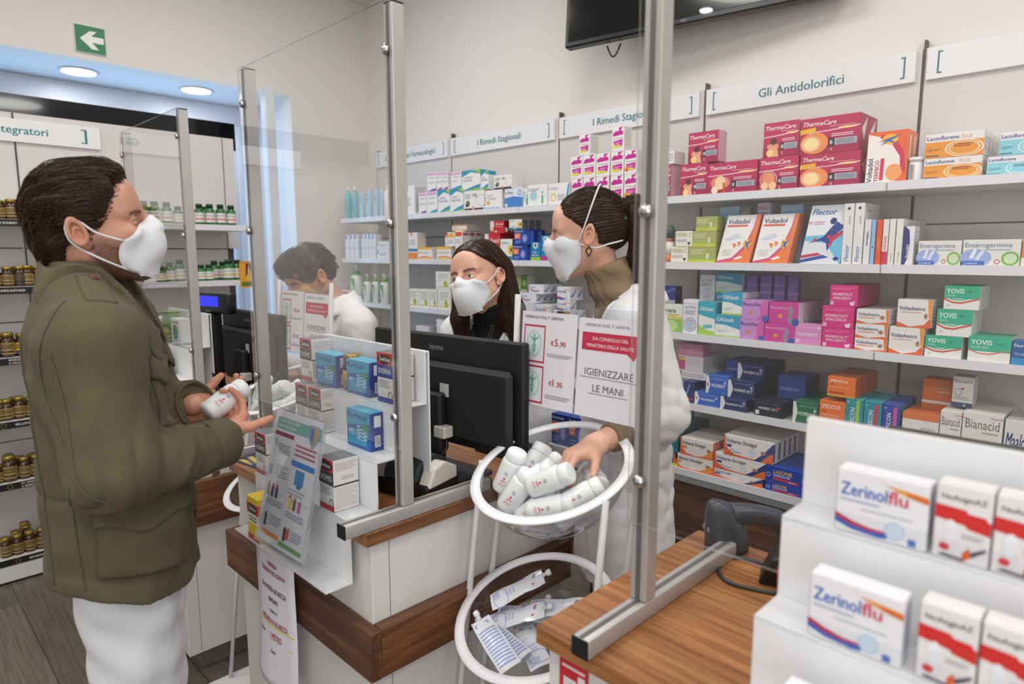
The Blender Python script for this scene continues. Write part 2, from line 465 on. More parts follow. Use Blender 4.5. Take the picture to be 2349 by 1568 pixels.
# ------------------------------------------------------------------ white stepped displays
def stepped(x0, x1, label, s=1):
    x0 *= s; x1 *= s; yp = .89 * s; Z = lambda z: 1.6 + (z - 1.6) * s
    w = x1 - x0; d = empty('step_display', ((x0 + x1) / 2, yp, 0), label, 'display', 'white stepped carton displays')
    h = w / 2; prof = [(0, 1.38), (0, 1.262), (-.066, 1.262), (-.066, 1.152), (-.135, 1.152), (-.135, 1.04), (-.205, 1.04), (-.205, .905), (-.265, .905)]; prof = [(y * s, Z(z)) for y, z in prof]
    t = .004
    def seg(a, c, nm):
        b = MB(); (ya, za), (yb, zb) = a, c
        if abs(ya - yb) < 1e-6: b.box(-h, h, ya, ya + t, min(za, zb), max(za, zb) - (t + .0002 if nm == 'riser' else 0), WHITE2, .0005)
        else: b.box(-h, h, min(ya, yb), max(ya, yb) + t, za - t, za - .0001, WHITE2, .0005)
        return b.obj(nm, d)
    seg(prof[0], prof[1], 'back_panel')
    for i in range(1, 8):
        nm = 'tread' if i % 2 else 'riser'
        seg(prof[i], prof[i + 1], nm)
    b = MB(); b.box(-h, h, .0045, .014, Z(1.38) - .004, Z(1.38), WHITE2, .0008); b.box(-h, h, .010, .014, 1.021, Z(1.38) - .004, WHITE2); b.obj('back_support', d)
    lp = plexi('lip_acrylic', (.985, .985, .99), .02, 0, gz=.12)
    for y, z in [(y * s, Z(z)) for y, z in ((-.066, 1.262), (-.135, 1.152), (-.205, 1.04), (-.265, .905))]:
        b = MB(); b.box(-h, h, y - .002, y - .0005, z - .004, z + .024, lp); b.obj('clear_lip', d)
    return d


stepped(-1.62, -1.165, 'white stepped display on the middle counter with vitamin cartons', 1.017)
stepped(-.325, .23, 'white stepped display in the right foreground with flu cartons', .91)
stepped(-2.86, -2.44, 'white stepped display beside the far black monitor', 1.06)
T = {'T1': (.89 - .066 + .004, 1.262), 'T2': (.89 - .135 + .004, 1.152), 'T3': (.89 - .205 + .004, 1.04), 'T4': (.89 - .265 + .004, .905)}
SW = lambda c1, c2, word, foot: ('#e6e5e4', [('r', 0, .76, 1, 1, c1), ('e', .5, .87, .44, .1, '#1c1718'), ('t', .5, .83, .1, W2, 'Swisse', 'bc', .72), ('r', 0, .5, 1, .76, c2), ('t', .5, .58, .11, '#e9e9ec', word, 'bc', .8), ('l', .1, .3, .8, .46, 4, '#b0aeb2'), ('o', .82, .16, .14, .08, .25, '#77757c'), ('r', 0, 0, 1, .1, foot)], '#dfdedc', '#7d7d80', [('r', 0, .49, 1, .52, '#1c1718'), ('l', .08, .78, .92, .94, 4, '#b9b6b6'), ('l', .3, .6, .8, .68, 2, '#a7a4a8'), ('l', .06, .06, .94, .46, 12, '#c4c1c0')], 'vitamin cartons')
W2 = '#f0efee'
DS2 = {'uomo': SW('#d93a34', '#45444c', 'UOMO', '#c23b3c'), 'donna': SW('#d93a34', '#2c4596', 'DONNA', '#2c4596'),
 'flor': ('#2b62b0', [('p', [(0, .55), (1, .72), (1, 1), (0, 1)], '#3fa6cc'), ('t', .06, .78, .15, '#223a86', 'FlorMidabil', 'b', .86), ('p', [(.05, .08), (.85, .1), (.95, .5), (.1, .5)], '#3d9fc4')] + [('o', .66, .28 + .1 * i, .2, .05, .35, '#c6dbe8') for i in range(4)] + [('t', .1, .4, .1, '#eaf2f8', 'daily', 'b', .4), ('e', .84, .6, .12, .1, '#3f9a5c')], '#27408f', '#49b0cc', [('r', .3, .62, .8, .92, '#e4e6ea'), ('r', .34, .1, .74, .4, '#e4e6ea'), ('l', .38, .12, .7, .38, 6, '#2b2b33')], 'blue probiotic cartons'),
 'swyellow': ('#eac51f', [('r', 0, .62, 1, .86, '#c9302c'), ('e', .5, .74, .44, .11, '#1c1718'), ('t', .5, .70, .1, W2, 'Swisse', 'bc', .7), ('r', 0, .4, 1, .62, '#e9e6dd'), ('l', .15, .44, .85, .58, 2, '#5a565c'), ('r', 0, 0, 1, .12, '#c9302c')], '#e0b818', '#f0d020', [('r', 0, .62, 1, .86, '#c9302c')], 'vitamin cartons')}
NEED = {}
DS_LATE = DS2


def front_cartons(rows, s=1, back=()):
    for des, x, lev, w, h, d, lab, *yaw in rows:
        y, z = T[lev]; x *= s; y *= s; z = 1.6 + (z - 1.6) * s
        if lev in back: y += .030; d = .036
        place(carton_mesh(des, round(w * s, 4), round(h * s, 4), round(d * s, 4)), (x, y, z + .0006), lab, 'carton', DS[des][5], (0, 0, R(yaw[0])) if yaw else None)

# cartons: design, left x, base z, width, height, depth, front y, copies behind, label, options
SHELF = [
 ('tc_neck', -1.603, 1.835, 0.0579, 0.1401, 0.1, 2.515, 0, 'crimson heat wrap carton half hidden behind the aluminium post', {}),
 ('plain_lines', -1.601, 1.9757, 0.0689, 0.0534, 0.09, 2.515, 0, 'plain white carton lying on a crimson carton beside the post', {}),
 ('tc_neck6', -1.497, 1.835, 0.1221, 0.1319, 0.07, 2.515, 0, 'crimson neck wrap carton with figure, bottom of a pair', {}),
 ('tc_neck', -1.466, 1.9675, 0.1347, 0.1232, 0.07, 2.515, 0, 'crimson neck wrap carton standing alone on top of its row', {}),
 ('tc_joint', -1.373, 1.835, 0.2098, 0.1237, 0.08, 2.515, 0, 'wide crimson heat wrap carton with joint picture, single layer', {}),
 ('tc_knee', -1.156, 1.835, 0.1495, 0.1247, 0.08, 2.515, 0, 'crimson heat wrap carton with knees in a circle', {}),
 ('tc_neck', -1.144, 1.9603, 0.1326, 0.1261, 0.08, 2.515, 0, 'crimson neck wrap carton on the knee wrap carton', {}),
 ('tc_back', -1.0, 1.835, 0.2065, 0.1197, 0.1, 2.515, 1, 'wide crimson back wrap carton, lower of the large pair', {}),
 ('tc_back', -1.006, 1.9553, 0.2046, 0.1268, 0.09, 2.515, 1, 'wide crimson back wrap carton, upper of the large pair', {}),
 ('voltermico', -0.775, 1.835, 0.1246, 0.1727, 0.05, 2.515, 1, 'tall white and orange plaster carton beside the crimson stack', {'lean': 3}),
 ('tub', -0.65, 1.835, 0.0462, 0.0784, 0.0, 2.515, 0, 'small white lidded tub before the orange plaster carton', {'kind': 'tub'}),
 ('lacto_o', -0.598, 1.835, 0.1578, 0.0676, 0.055, 2.515, 3, 'white and orange probiotic carton, bottom layer', {}),
 ('lacto_o', -0.599, 1.9032, 0.1587, 0.0755, 0.055, 2.515, 4, 'white and orange probiotic carton, top layer', {}),
 ('lacto_c', -0.427, 1.835, 0.1327, 0.0572, 0.055, 2.515, 2, 'white and cyan probiotic carton, bottom layer', {}),
 ('lacto_c', -0.4, 1.8928, 0.1286, 0.0688, 0.055, 2.515, 3, 'white and cyan probiotic carton, top layer', {}),
 ('spray_blue', -1.609, 1.557, 0.0288, 0.1702, 0, 2.515, 0, 'blue topped amber bottle beside the aluminium post', {'kind': 'bottle'}),
 ('bottle_dark', -1.579, 1.557, 0.0455, 0.1624, 0, 2.515, 0, 'amber bottle with dark round cap and orange foot', {'kind': 'bottle'}),
 ('vivin', -1.533, 1.557, 0.0823, 0.0671, 0.06, 2.515, 0, 'small white carton with green lettering, lower one', {}),
 ('vivin', -1.512, 1.6242, 0.0797, 0.0668, 0.06, 2.515, 0, 'small white carton with green lettering, upper one', {}),
 ('vivin_side', -1.448, 1.557, 0.1243, 0.0666, 0.06, 2.515, 0, 'lime green carton, bottom of three stacked', {}),
 ('vivin_side', -1.431, 1.6242, 0.1068, 0.065, 0.06, 2.515, 0, 'lime green carton, middle of three stacked', {}),
 ('vivin_side', -1.417, 1.6898, 0.096, 0.0577, 0.06, 2.515, 0, 'lime green carton, top of three stacked', {}),
 ('pale_blue', -1.365, 1.557, 0.0876, 0.2339, 0.03, 2.615, 0, 'tall pale blue carton behind the first leaning plaster carton', {}),
 ('grey_slim', -1.273, 1.557, 0.0435, 0.2308, 0.03, 2.615, 0, 'slim grey carton behind the leaning plaster cartons', {}),
 ('omo', -1.201, 1.557, 0.0529, 0.2419, 0.03, 2.615, 0, 'white carton with red heading behind the plaster cartons', {}),
 ('pale_blue', -1.104, 1.557, 0.0856, 0.2283, 0.03, 2.615, 0, 'tall pale blue carton behind the second leaning plaster carton', {}),
 ('voltadol', -1.321, 1.557, 0.1394, 0.1922, 0.02, 2.515, 0, 'leaning white plaster carton with flame corner, left one', {'lean': 9, 'shear': 0.16}),
 ('voltadol', -1.167, 1.557, 0.1375, 0.1905, 0.02, 2.515, 2, 'leaning white plaster carton with flame corner, right one', {'lean': 9, 'shear': 0.14}),
 ('flector', -0.983, 1.557, 0.1421, 0.215, 0.02, 2.515, 0, 'tall white and blue carton with leaping blue figure', {'lean': 6, 'shear': 0.13}),
 ('flector_sp', -0.835, 1.557, 0.0329, 0.215, 0.16, 2.515, 0, 'narrow white carton with blue upright lettering, left one', {}),
 ('flector_sp', -0.799, 1.557, 0.0311, 0.2154, 0.16, 2.515, 0, 'narrow white carton with blue upright lettering, right one', {}),
 ('spine_white', -0.764, 1.557, 0.0204, 0.1571, 0.14, 2.515, 0, 'narrow white upright carton beside the light blue one', {}),
 ('spine_lblue', -0.741, 1.557, 0.0126, 0.1547, 0.14, 2.515, 0, 'narrow light blue upright carton', {}),
 ('spine_orange', -0.725, 1.557, 0.0174, 0.1552, 0.14, 2.515, 0, 'narrow orange red upright carton', {}),
 ('spine_nodol', -0.705, 1.557, 0.0172, 0.1561, 0.14, 2.515, 0, 'narrow white upright carton with red lower half', {}),
 ('spine_dic', -0.685, 1.557, 0.0179, 0.1565, 0.14, 2.515, 0, 'narrow white upright carton, left of a pair with fine lettering', {}),
 ('spine_dic', -0.664, 1.557, 0.0201, 0.1558, 0.14, 2.515, 1, 'narrow white upright carton, right of a pair with fine lettering', {}),
 ('spine_brex', -0.64, 1.557, 0.031, 0.1302, 0.06, 2.515, 0, 'white upright carton with dark blue arc', {}),
 ('entero', -0.595, 1.557, 0.1213, 0.0813, 0.07, 2.515, 1, 'white carton with blue vial picture, left one', {}),
 ('entero', -0.47, 1.557, 0.1485, 0.0833, 0.08, 2.515, 1, 'white carton with blue vial picture, right one', {}),
 ('orange_box', -0.319, 1.557, 0.051, 0.0789, 0.07, 2.515, 0, 'orange carton cut by the right picture edge', {}),
 ('navy_wave', -1.658, 1.3718, 0.0938, 0.077, 0.06, 2.615, 0, "navy carton high beside the pharmacist's sleeve", {'fill': 1.255}),
 ('actigrip', -1.574, 1.255, 0.1074, 0.1194, 0.07, 2.515, 0, "green and white carton beside the pharmacist's sleeve", {}),
 ('actifed', -1.464, 1.255, 0.0703, 0.1458, 0.06, 2.515, 0, 'white syrup carton with pale blue rings, front one', {}),
 ('actifed', -1.454, 1.3942, 0.0682, 0.1095, 0.06, 2.635, 0, 'white syrup carton with pale blue rings, back one', {'fill': 1.255}),
 ('oki_tall', -1.39, 1.255, 0.0756, 0.1401, 0.07, 2.515, 0, 'tall teal and white sachet carton with green foot', {}),
 ('oki', -1.313, 1.255, 0.1098, 0.0917, 0.08, 2.515, 1, 'teal and white sachet carton, bottom of its pair', {}),
 ('oki', -1.285, 1.3473, 0.0872, 0.0922, 0.08, 2.515, 4, 'teal and white sachet carton, top of its pair', {}),
 ('oki', -1.384, 1.4301, 0.1195, 0.0832, 0.06, 2.645, 0, 'teal and white sachet carton high at the back', {'fill': 1.255}),
 ('busco_l', -1.204, 1.255, 0.098, 0.0798, 0.06, 2.515, 1, 'lilac carton, bottom of a pair', {}),
 ('busco_l', -1.199, 1.3354, 0.1061, 0.0775, 0.06, 2.515, 1, 'lilac carton, top of a pair', {}),
 ('busco_m', -1.103, 1.255, 0.1156, 0.0725, 0.06, 2.515, 2, 'magenta carton with grey figure, bottom of a pair', {}),
 ('busco_m', -1.088, 1.3281, 0.113, 0.0828, 0.06, 2.515, 4, 'magenta carton with grey figure, top of a pair', {}),
 ('violet', -1.251, 1.43, 0.0469, 0.0761, 0.03, 2.655, 0, 'small violet carton in the shaded back row, first from the left', {'fill': 1.255}),
 ('violet', -1.191, 1.4293, 0.0474, 0.0762, 0.03, 2.655, 0, 'small violet carton in the shaded back row, second from the left', {'fill': 1.255}),
 ('violet', -1.133, 1.4287, 0.0441, 0.077, 0.03, 2.655, 0, 'small violet carton in the shaded back row, third from the left', {'fill': 1.255}),
 ('violet', -1.076, 1.428, 0.0409, 0.0765, 0.03, 2.655, 0, 'small violet carton in the shaded back row, fourth from the left', {'fill': 1.255}),
 ('moment_p', -0.984, 1.255, 0.0971, 0.0772, 0.07, 2.515, 0, 'light pink painkiller carton beside the magenta tower', {}),
 ('mact_m', -0.884, 1.255, 0.1086, 0.0713, 0.06, 2.515, 2, 'magenta tablet carton, bottom of the tower of three', {}),
 ('mact_m', -0.888, 1.3269, 0.1094, 0.0799, 0.06, 2.515, 2, 'magenta tablet carton, middle of the tower of three', {}),
 ('mact_m', -0.865, 1.4074, 0.0935, 0.0763, 0.05, 2.515, 5, 'magenta tablet carton, top of the tower of three', {}),
 ('voltadv', -0.771, 1.255, 0.1045, 0.0447, 0.09, 2.515, 2, 'small white and orange tablet carton, bottom of three', {}),
 ('voltadv', -0.771, 1.3003, 0.1032, 0.0506, 0.09, 2.515, 2, 'small white and orange tablet carton, middle of three', {}),
 ('voltadv', -0.77, 1.3514, 0.1038, 0.0504, 0.09, 2.515, 2, 'small white and orange tablet carton, top of three', {}),
 ('voltadv_b', -0.661, 1.255, 0.1042, 0.0935, 0.06, 2.515, 2, 'tall white and orange tablet carton, lower one', {}),
 ('voltadv_b', -0.642, 1.3491, 0.1023, 0.0938, 0.05, 2.515, 3, 'tall white and orange tablet carton, upper one', {}),
 ('yovis', -0.552, 1.255, 0.1041, 0.0729, 0.06, 2.515, 1, 'green and white sachet carton with orange wave, bottom layer', {}),
 ('yovis', -0.524, 1.3285, 0.0976, 0.0879, 0.05, 2.515, 2, 'green and white sachet carton with orange wave, middle layer', {}),
 ('yovis', -0.509, 1.417, 0.0969, 0.0768, 0.05, 2.515, 2, 'green and white sachet carton with orange wave, top layer', {}),
 ('yovis_c', -0.431, 1.255, 0.1104, 0.0804, 0.07, 2.515, 1, 'green and white capsule carton with orange wave', {}),
 ('fiorm', -0.318, 1.255, 0.0669, 0.0748, 0.07, 2.515, 0, 'blue carton cut by the right edge beside the green ones', {}),
 ('whitepink', -1.51, 1.0805, 0.1235, 0.0694, 0.07, 2.565, 2, 'white carton with pink and yellow mark behind the sleeve', {}),
 ('pinkbox', -1.513, 1.1505, 0.1232, 0.0532, 0.07, 2.565, 0, 'pale pink carton high behind the sleeve', {}),
 ('plain_lines', -1.489, 1.0486, 0.1172, 0.0314, 0.08, 2.565, 2, 'flat white carton lying behind the sleeve', {}),
 ('mom_navy', -1.448, 0.953, 0.0522, 0.095, 0.1, 2.515, 4, 'navy carton upright beside the sleeve', {}),
 ('mom_blue', -1.393, 0.953, 0.1146, 0.0557, 0.06, 2.515, 2, 'bright blue carton with white end, bottom one', {}),
 ('mom_blue', -1.342, 1.0093, 0.0968, 0.0781, 0.06, 2.515, 3, 'bright blue carton with white end, upper one', {}),
 ('mact_n', -1.274, 0.953, 0.1166, 0.0547, 0.05, 2.515, 1, 'navy carton with white end, bottom one', {}),
 ('mact_n', -1.243, 1.0083, 0.1142, 0.0729, 0.05, 2.515, 5, 'navy carton with white end, upper one', {}),
 ('mact_d', -1.301, 1.0818, 0.0729, 0.0648, 0.05, 2.605, 2, 'dark blue carton high at the back, left one', {'fill': 0.953}),
 ('mact_n', -1.228, 1.0818, 0.1125, 0.0646, 0.05, 2.565, 4, 'navy carton with white end, high on the back stack', {}),
 ('mact_d', -1.074, 1.0187, 0.1095, 0.0924, 0.07, 2.605, 2, 'dark blue carton on the right of the navy stack', {'fill': 0.953}),
 ('mact_k', -1.127, 0.953, 0.1152, 0.0646, 0.06, 2.515, 4, 'black carton with red tablet mark', {}),
 ('momendol', -0.973, 0.953, 0.0922, 0.0804, 0.06, 2.515, 4, 'dark green carton with white end', {}),
 ('spididol', -0.876, 0.953, 0.0905, 0.1019, 0.06, 2.515, 3, 'orange carton, bottom of a pair', {}),
 ('spididol', -0.853, 1.0757, 0.0962, 0.0724, 0.05, 2.515, 5, 'orange carton, top of a pair', {}),
 ('gav_g', -0.785, 0.953, 0.0591, 0.1221, 0.1, 2.515, 1, 'teal upright carton with lime stripe', {}),
 ('gav_r', -0.723, 0.953, 0.0574, 0.1216, 0.1, 2.515, 1, 'teal upright carton with red stripe', {}),
 ('gav_b', -0.662, 0.953, 0.0533, 0.1224, 0.1, 2.515, 1, 'blue upright carton with magenta stripe', {}),
 ('gastro', -0.6, 0.953, 0.1081, 0.1056, 0.09, 2.515, 1, 'orange and white stomach carton, lower one', {}),
 ('gastro_o', -0.569, 1.0797, 0.0874, 0.0855, 0.07, 2.615, 0, 'orange stomach carton, upper one at the back', {'fill': 0.953}),
 ('bian', -0.489, 0.953, 0.0592, 0.1285, 0.07, 2.515, 1, 'white stomach carton with plain lettering, small one', {}),
 ('bian_t', -0.472, 1.089, 0.0583, 0.103, 0.07, 2.565, 0, 'tall white stomach carton with navy foot', {}),
 ('bian', -0.427, 0.953, 0.1073, 0.1354, 0.05, 2.515, 4, 'white stomach carton with plain lettering, wide one', {}),
 ('maalo', -0.315, 0.953, 0.079, 0.1295, 0.05, 2.515, 2, 'low white carton with slanted navy lettering', {}),
 ('teal_dark', -1.532, 0.655, 0.067, 0.1693, 0.09, 2.515, 2, 'dark teal carton beside the white coat, low shelf', {}),
 ('volt_o', -1.486, 0.655, 0.1906, 0.063, 0.05, 2.515, 2, 'white and orange gel carton, bottom layer', {}),
 ('volt_o', -1.453, 0.7186, 0.1547, 0.0766, 0.05, 2.515, 3, 'white and orange gel carton, upper layer', {}),
 ('volt_b', -1.295, 0.655, 0.2186, 0.0374, 0.05, 2.515, 3, 'white and blue gel carton, bottom of three layers', {}),
 ('volt_b', -1.291, 0.693, 0.2238, 0.0678, 0.05, 2.515, 3, 'white and blue gel carton, middle of three layers', {}),
 ('volt_b', -1.249, 0.7614, 0.2095, 0.0871, 0.05, 2.515, 5, 'white and blue gel carton, top of three layers', {}),
 ('lasonil', -1.067, 0.655, 0.1571, 0.0416, 0.05, 2.515, 4, 'royal blue gel carton, bottom layer', {}),
 ('lasonil', -1.067, 0.6972, 0.1544, 0.0604, 0.05, 2.515, 4, 'royal blue gel carton, upper layer', {}),
 ('teal_bottle', -4.19, 1.835, 0.0426, 0.2279, 0, 2.515, 0, 'teal cleanser bottle, leftmost on the top shelf', {'kind': 'bottle'}),
 ('teal_bottle', -4.105, 1.835, 0.0448, 0.2246, 0, 2.515, 0, 'teal cleanser bottle beside the pale blue tubes', {'kind': 'bottle'}),
 ('blue_tube', -4.014, 1.835, 0.0406, 0.1817, 0, 2.515, 0, 'pale blue tube standing on its cap, first of four', {'kind': 'tube'}),
 ('blue_tube', -3.939, 1.835, 0.0508, 0.1852, 0, 2.515, 0, 'pale blue tube standing on its cap, second of four', {'kind': 'tube'}),
 ('blue_tube', -3.838, 1.835, 0.0412, 0.1831, 0, 2.515, 0, 'pale blue tube standing on its cap, third of four', {'kind': 'tube'}),
 ('blue_tube', -3.756, 1.835, 0.0259, 0.1864, 0, 2.515, 0, 'pale blue tube standing on its cap, fourth of four', {'kind': 'tube'}),
 ('pump_white', -3.717, 1.835, 0.061, 0.2335, 0, 2.515, 0, 'white pump bottle beside the pale blue tubes', {'kind': 'pump'}),
 ('pump_white', -3.6, 1.835, 0.0438, 0.2077, 0, 2.515, 0, 'white pump bottle seen behind the panel edge', {'kind': 'pump'}),
 ('white_blue', -3.448, 1.835, 0.0859, 0.1806, 0.09, 2.515, 0, 'white carton with small blue corner beside the aluminium post', {}),
 ('calyptol', -3.323, 1.835, 0.0773, 0.1296, 0.05, 2.515, 1, 'white carton with pink top band, left of the front pair', {}),
 ('calyptol2', -3.24, 1.835, 0.0984, 0.1299, 0.05, 2.515, 1, 'white carton with pink top band, right of the front pair', {}),
 ('calyptol', -3.232, 1.9655, 0.0856, 0.1125, 0.05, 2.515, 0, 'white carton with pink top band in the upper row, first', {}),
 ('calyptol', -3.14, 1.9677, 0.0472, 0.1042, 0.05, 2.515, 0, 'white carton with pink top band in the upper row, second', {}),
 ('calyptol', -3.088, 1.9677, 0.0499, 0.1014, 0.05, 2.515, 0, 'white carton with pink top band in the upper row, third', {}),
 ('calyptol2', -3.009, 1.9661, 0.0914, 0.0935, 0.05, 2.515, 0, 'white carton with pink top band in the upper row, fourth', {}),
 ('euphr', -3.133, 1.835, 0.1112, 0.1321, 0.06, 2.515, 0, 'white carton with teal and lime corners, left of front pair', {}),
 ('euphr', -3.018, 1.835, 0.1168, 0.1305, 0.06, 2.515, 0, 'white carton with teal and lime corners, right of front pair', {}),
 ('euphr', -2.911, 1.9473, 0.1545, 0.1127, 0.06, 2.515, 0, 'wide white carton with teal corners in the upper row', {}),
 ('euphr', -2.753, 1.9473, 0.0615, 0.0993, 0.06, 2.515, 0, 'narrow white carton with teal corners in the upper row', {}),
 ('vis', -2.895, 1.835, 0.17, 0.1117, 0.05, 2.515, 1, 'white eye care carton with purple foot, front one', {}),
 ('vis', -2.645, 1.9395, 0.1398, 0.073, 0.04, 2.515, 2, 'white eye care carton standing in the upper row', {}),
 ('whiteyel', -2.718, 1.835, 0.1344, 0.1039, 0.05, 2.515, 1, 'white carton with small yellow flower beside the eye care carton', {}),
 ('iridina_b', -2.562, 1.835, 0.1349, 0.1019, 0.05, 2.515, 0, 'blue and white eye drop carton', {}),
 ('iridina_g', -2.422, 1.835, 0.0267, 0.0946, 0.05, 2.515, 0, 'narrow white carton with a green letter', {}),
 ('iridina_g', -2.391, 1.835, 0.1381, 0.11, 0.05, 2.515, 0, 'white carton with pale blue disc and green letter', {}),
 ('imida', -2.248, 1.835, 0.1384, 0.1064, 0.05, 2.515, 0, 'white carton with blue stripe beside the pink towers', {}),
 ('slim_blue', -4.196, 1.557, 0.054, 0.1682, 0.05, 2.515, 0, 'slim white carton with blue tab, first of the left three', {}),
 ('slim_blue', -4.134, 1.557, 0.053, 0.1689, 0.05, 2.515, 0, 'slim white carton with blue tab, second of the left three', {}),
 ('slim_blue', -4.075, 1.557, 0.0504, 0.1686, 0.05, 2.515, 0, 'slim white carton with blue tab, third of the left three', {}),
 ('slim_blue', -3.984, 1.557, 0.0394, 0.1687, 0.05, 2.515, 0, 'slim white carton with blue tab, first of the tight four', {}),
 ('slim_blue', -3.939, 1.557, 0.0389, 0.1678, 0.05, 2.515, 0, 'slim white carton with blue tab, second of the tight four', {}),
 ('slim_blue', -3.894, 1.557, 0.0383, 0.167, 0.05, 2.515, 0, 'slim white carton with blue tab, third of the tight four', {}),
 ('slim_blue', -3.85, 1.557, 0.0409, 0.1661, 0.05, 2.515, 0, 'slim white carton with blue tab, fourth of the tight four', {}),
 ('flat_blue', -3.795, 1.557, 0.1399, 0.0655, 0.07, 2.515, 0, 'low white carton with blue tabs, lower one', {}),
 ('flat_blue', -3.792, 1.6231, 0.1396, 0.0514, 0.07, 2.515, 0, 'low white carton with blue tabs, upper one', {}),
 ('white_orange', -3.633, 1.557, 0.1329, 0.1702, 0.07, 2.515, 0, 'white carton with orange and blue foot beside the panel post, left', {}),
 ('white_orange', -3.444, 1.557, 0.0999, 0.1679, 0.07, 2.515, 0, 'white carton with orange and blue foot beside the panel post, right', {}),
 ('oscillo', -3.339, 1.557, 0.1408, 0.0757, 0.06, 2.515, 0, 'low white carton with yellow and orange bands, left one', {}),
 ('oscillo', -3.153, 1.557, 0.1332, 0.0778, 0.06, 2.515, 0, 'low white carton with yellow and orange bands, right one', {}),
 ('or_small', -3.071, 1.6354, 0.0169, 0.0638, 0.05, 2.515, 0, 'narrow white carton with orange top at the stack edge', {}),
 ('or_top', -3.05, 1.6354, 0.0661, 0.0829, 0.05, 2.515, 0, 'small white carton with orange top', {}),
 ('red_top', -2.979, 1.6337, 0.0655, 0.0934, 0.05, 2.515, 2, 'small white carton with red top', {'fill': 1.557}),
 ('oscillo', -3.028, 1.7277, 0.1311, 0.0339, 0.06, 2.535, 1, 'low white carton with yellow and orange bands, highest', {}),
 ('sinecod', -2.722, 1.557, 0.1209, 0.1458, 0.06, 2.515, 1, 'red cough carton with white drop, lower one', {}),
 ('sinecod', -2.676, 1.7034, 0.1073, 0.0682, 0.04, 2.515, 1, 'red cough carton with white drop, upper one', {}),
 ('grintus', -2.597, 1.557, 0.092, 0.1158, 0.07, 2.515, 0, 'white carton with yellow daisy and teal foot, lower one', {}),
 ('grintus', -2.529, 1.7205, 0.0948, 0.0544, 0.05, 2.515, 2, 'white carton with yellow daisy and teal foot, upper one', {}),
 ('bronch', -2.502, 1.557, 0.1101, 0.0833, 0.06, 2.515, 0, 'bright blue chest syrup carton, lower one', {}),
 ('bronch', -2.492, 1.6409, 0.1158, 0.079, 0.06, 2.515, 1, 'bright blue chest syrup carton, upper one', {}),
 ('vicks_g', -2.369, 1.557, 0.0697, 0.0968, 0.05, 2.515, 0, 'blue ointment carton with lime foot', {}),
 ('vicks_m', -2.295, 1.557, 0.065, 0.1297, 0.05, 2.515, 0, 'blue ointment carton with magenta foot beside the white mask', {}),
 ('pump_big', -4.174, 1.255, 0.0929, 0.2532, 0, 2.515, 0, 'large white pump bottle with green collar', {'kind': 'pump'}),
 ('pump_small', -3.998, 1.255, 0.0594, 0.196, 0, 2.515, 0, 'small white pump bottle with green collar, first of three', {'kind': 'pump'}),
 ('pump_small', -3.881, 1.255, 0.0485, 0.1986, 0, 2.515, 0, 'small white pump bottle with green collar, second of three', {'kind': 'pump'}),
 ('pump_small', -3.792, 1.255, 0.0646, 0.199, 0, 2.515, 0, 'small white pump bottle with green collar, third of three', {'kind': 'pump'}),
 ('pump_teal', -3.658, 1.255, 0.0468, 0.2003, 0, 2.515, 0, 'small white pump bottle with teal collar beside the post', {'kind': 'pump'}),
 ('leafy', -3.469, 1.255, 0.1286, 0.1147, 0.06, 2.515, 0, 'white carton with a green leaf beside the post', {}),
 ('leafy', -3.336, 1.255, 0.0999, 0.1174, 0.06, 2.515, 0, 'white carton with a green leaf, second from the post', {}),
 ('leafy', -3.231, 1.255, 0.0751, 0.1198, 0.06, 2.515, 0, 'white carton with a green leaf, third from the post', {}),
 ('leafy', -3.148, 1.255, 0.1164, 0.1231, 0.06, 2.515, 0, 'white carton with a green leaf beside the dark hair', {}),
 ('leafy', -3.165, 1.3787, 0.1358, 0.1078, 0.06, 2.515, 0, 'white carton with a green leaf standing on the others', {}),
 ('greenbox', -2.654, 1.3825, 0.0524, 0.0891, 0.06, 2.615, 1, 'pale green carton at the back, first from the left', {'fill': 1.255}),
 ('greenbox', -2.598, 1.3862, 0.0621, 0.0867, 0.06, 2.615, 0, 'pale green carton at the back, second from the left', {'fill': 1.255}),
 ('greenbox2', -2.531, 1.3897, 0.0402, 0.0849, 0.06, 2.615, 0, 'dark green carton at the back beside the pale green ones', {'fill': 1.255}),
 ('plain_lines', -2.534, 1.3532, 0.0819, 0.0363, 0.06, 2.515, 1, 'low white carton behind the long brown hair', {'fill': 1.255}),
 ('zerinol_s', -2.451, 1.255, 0.1072, 0.0803, 0.07, 2.515, 1, 'low white carton with red and blue swash, bottom layer left', {}),
 ('zerinol', -2.34, 1.255, 0.114, 0.0774, 0.06, 2.515, 2, 'white flu carton with wave, bottom layer', {}),
 ('zerinol', -2.204, 1.255, 0.1095, 0.0554, 0.06, 2.515, 1, 'white flu carton with wave behind the paper sign', {}),
 ('zerinol_s', -2.447, 1.3359, 0.1169, 0.049, 0.05, 2.515, 2, 'low white carton with purple swash, middle layer', {}),
 ('zerinol_s', -2.381, 1.3855, 0.1047, 0.0481, 0.05, 2.515, 2, 'low white carton with purple swash, top layer', {}),
 ('zerinol', -2.183, 1.3606, 0.085, 0.0681, 0.05, 2.515, 1, 'white flu carton with wave beside the grey collar', {'fill': 1.255}),
 ('purple_jar', -3.871, 0.953, 0.0325, 0.123, 0, 2.515, 0, 'purple lidded jar on the low shelf, first of five', {'kind': 'jar'}),
 ('purple_jar', -3.812, 0.953, 0.0322, 0.1278, 0, 2.515, 0, 'purple lidded jar on the low shelf, second of five', {'kind': 'jar'}),
 ('purple_jar', -3.755, 0.953, 0.0319, 0.1325, 0, 2.515, 0, 'purple lidded jar on the low shelf, third of five', {'kind': 'jar'}),
 ('purple_jar', -3.698, 0.953, 0.0316, 0.1371, 0, 2.515, 0, 'purple lidded jar on the low shelf, fourth of five', {'kind': 'jar'}),
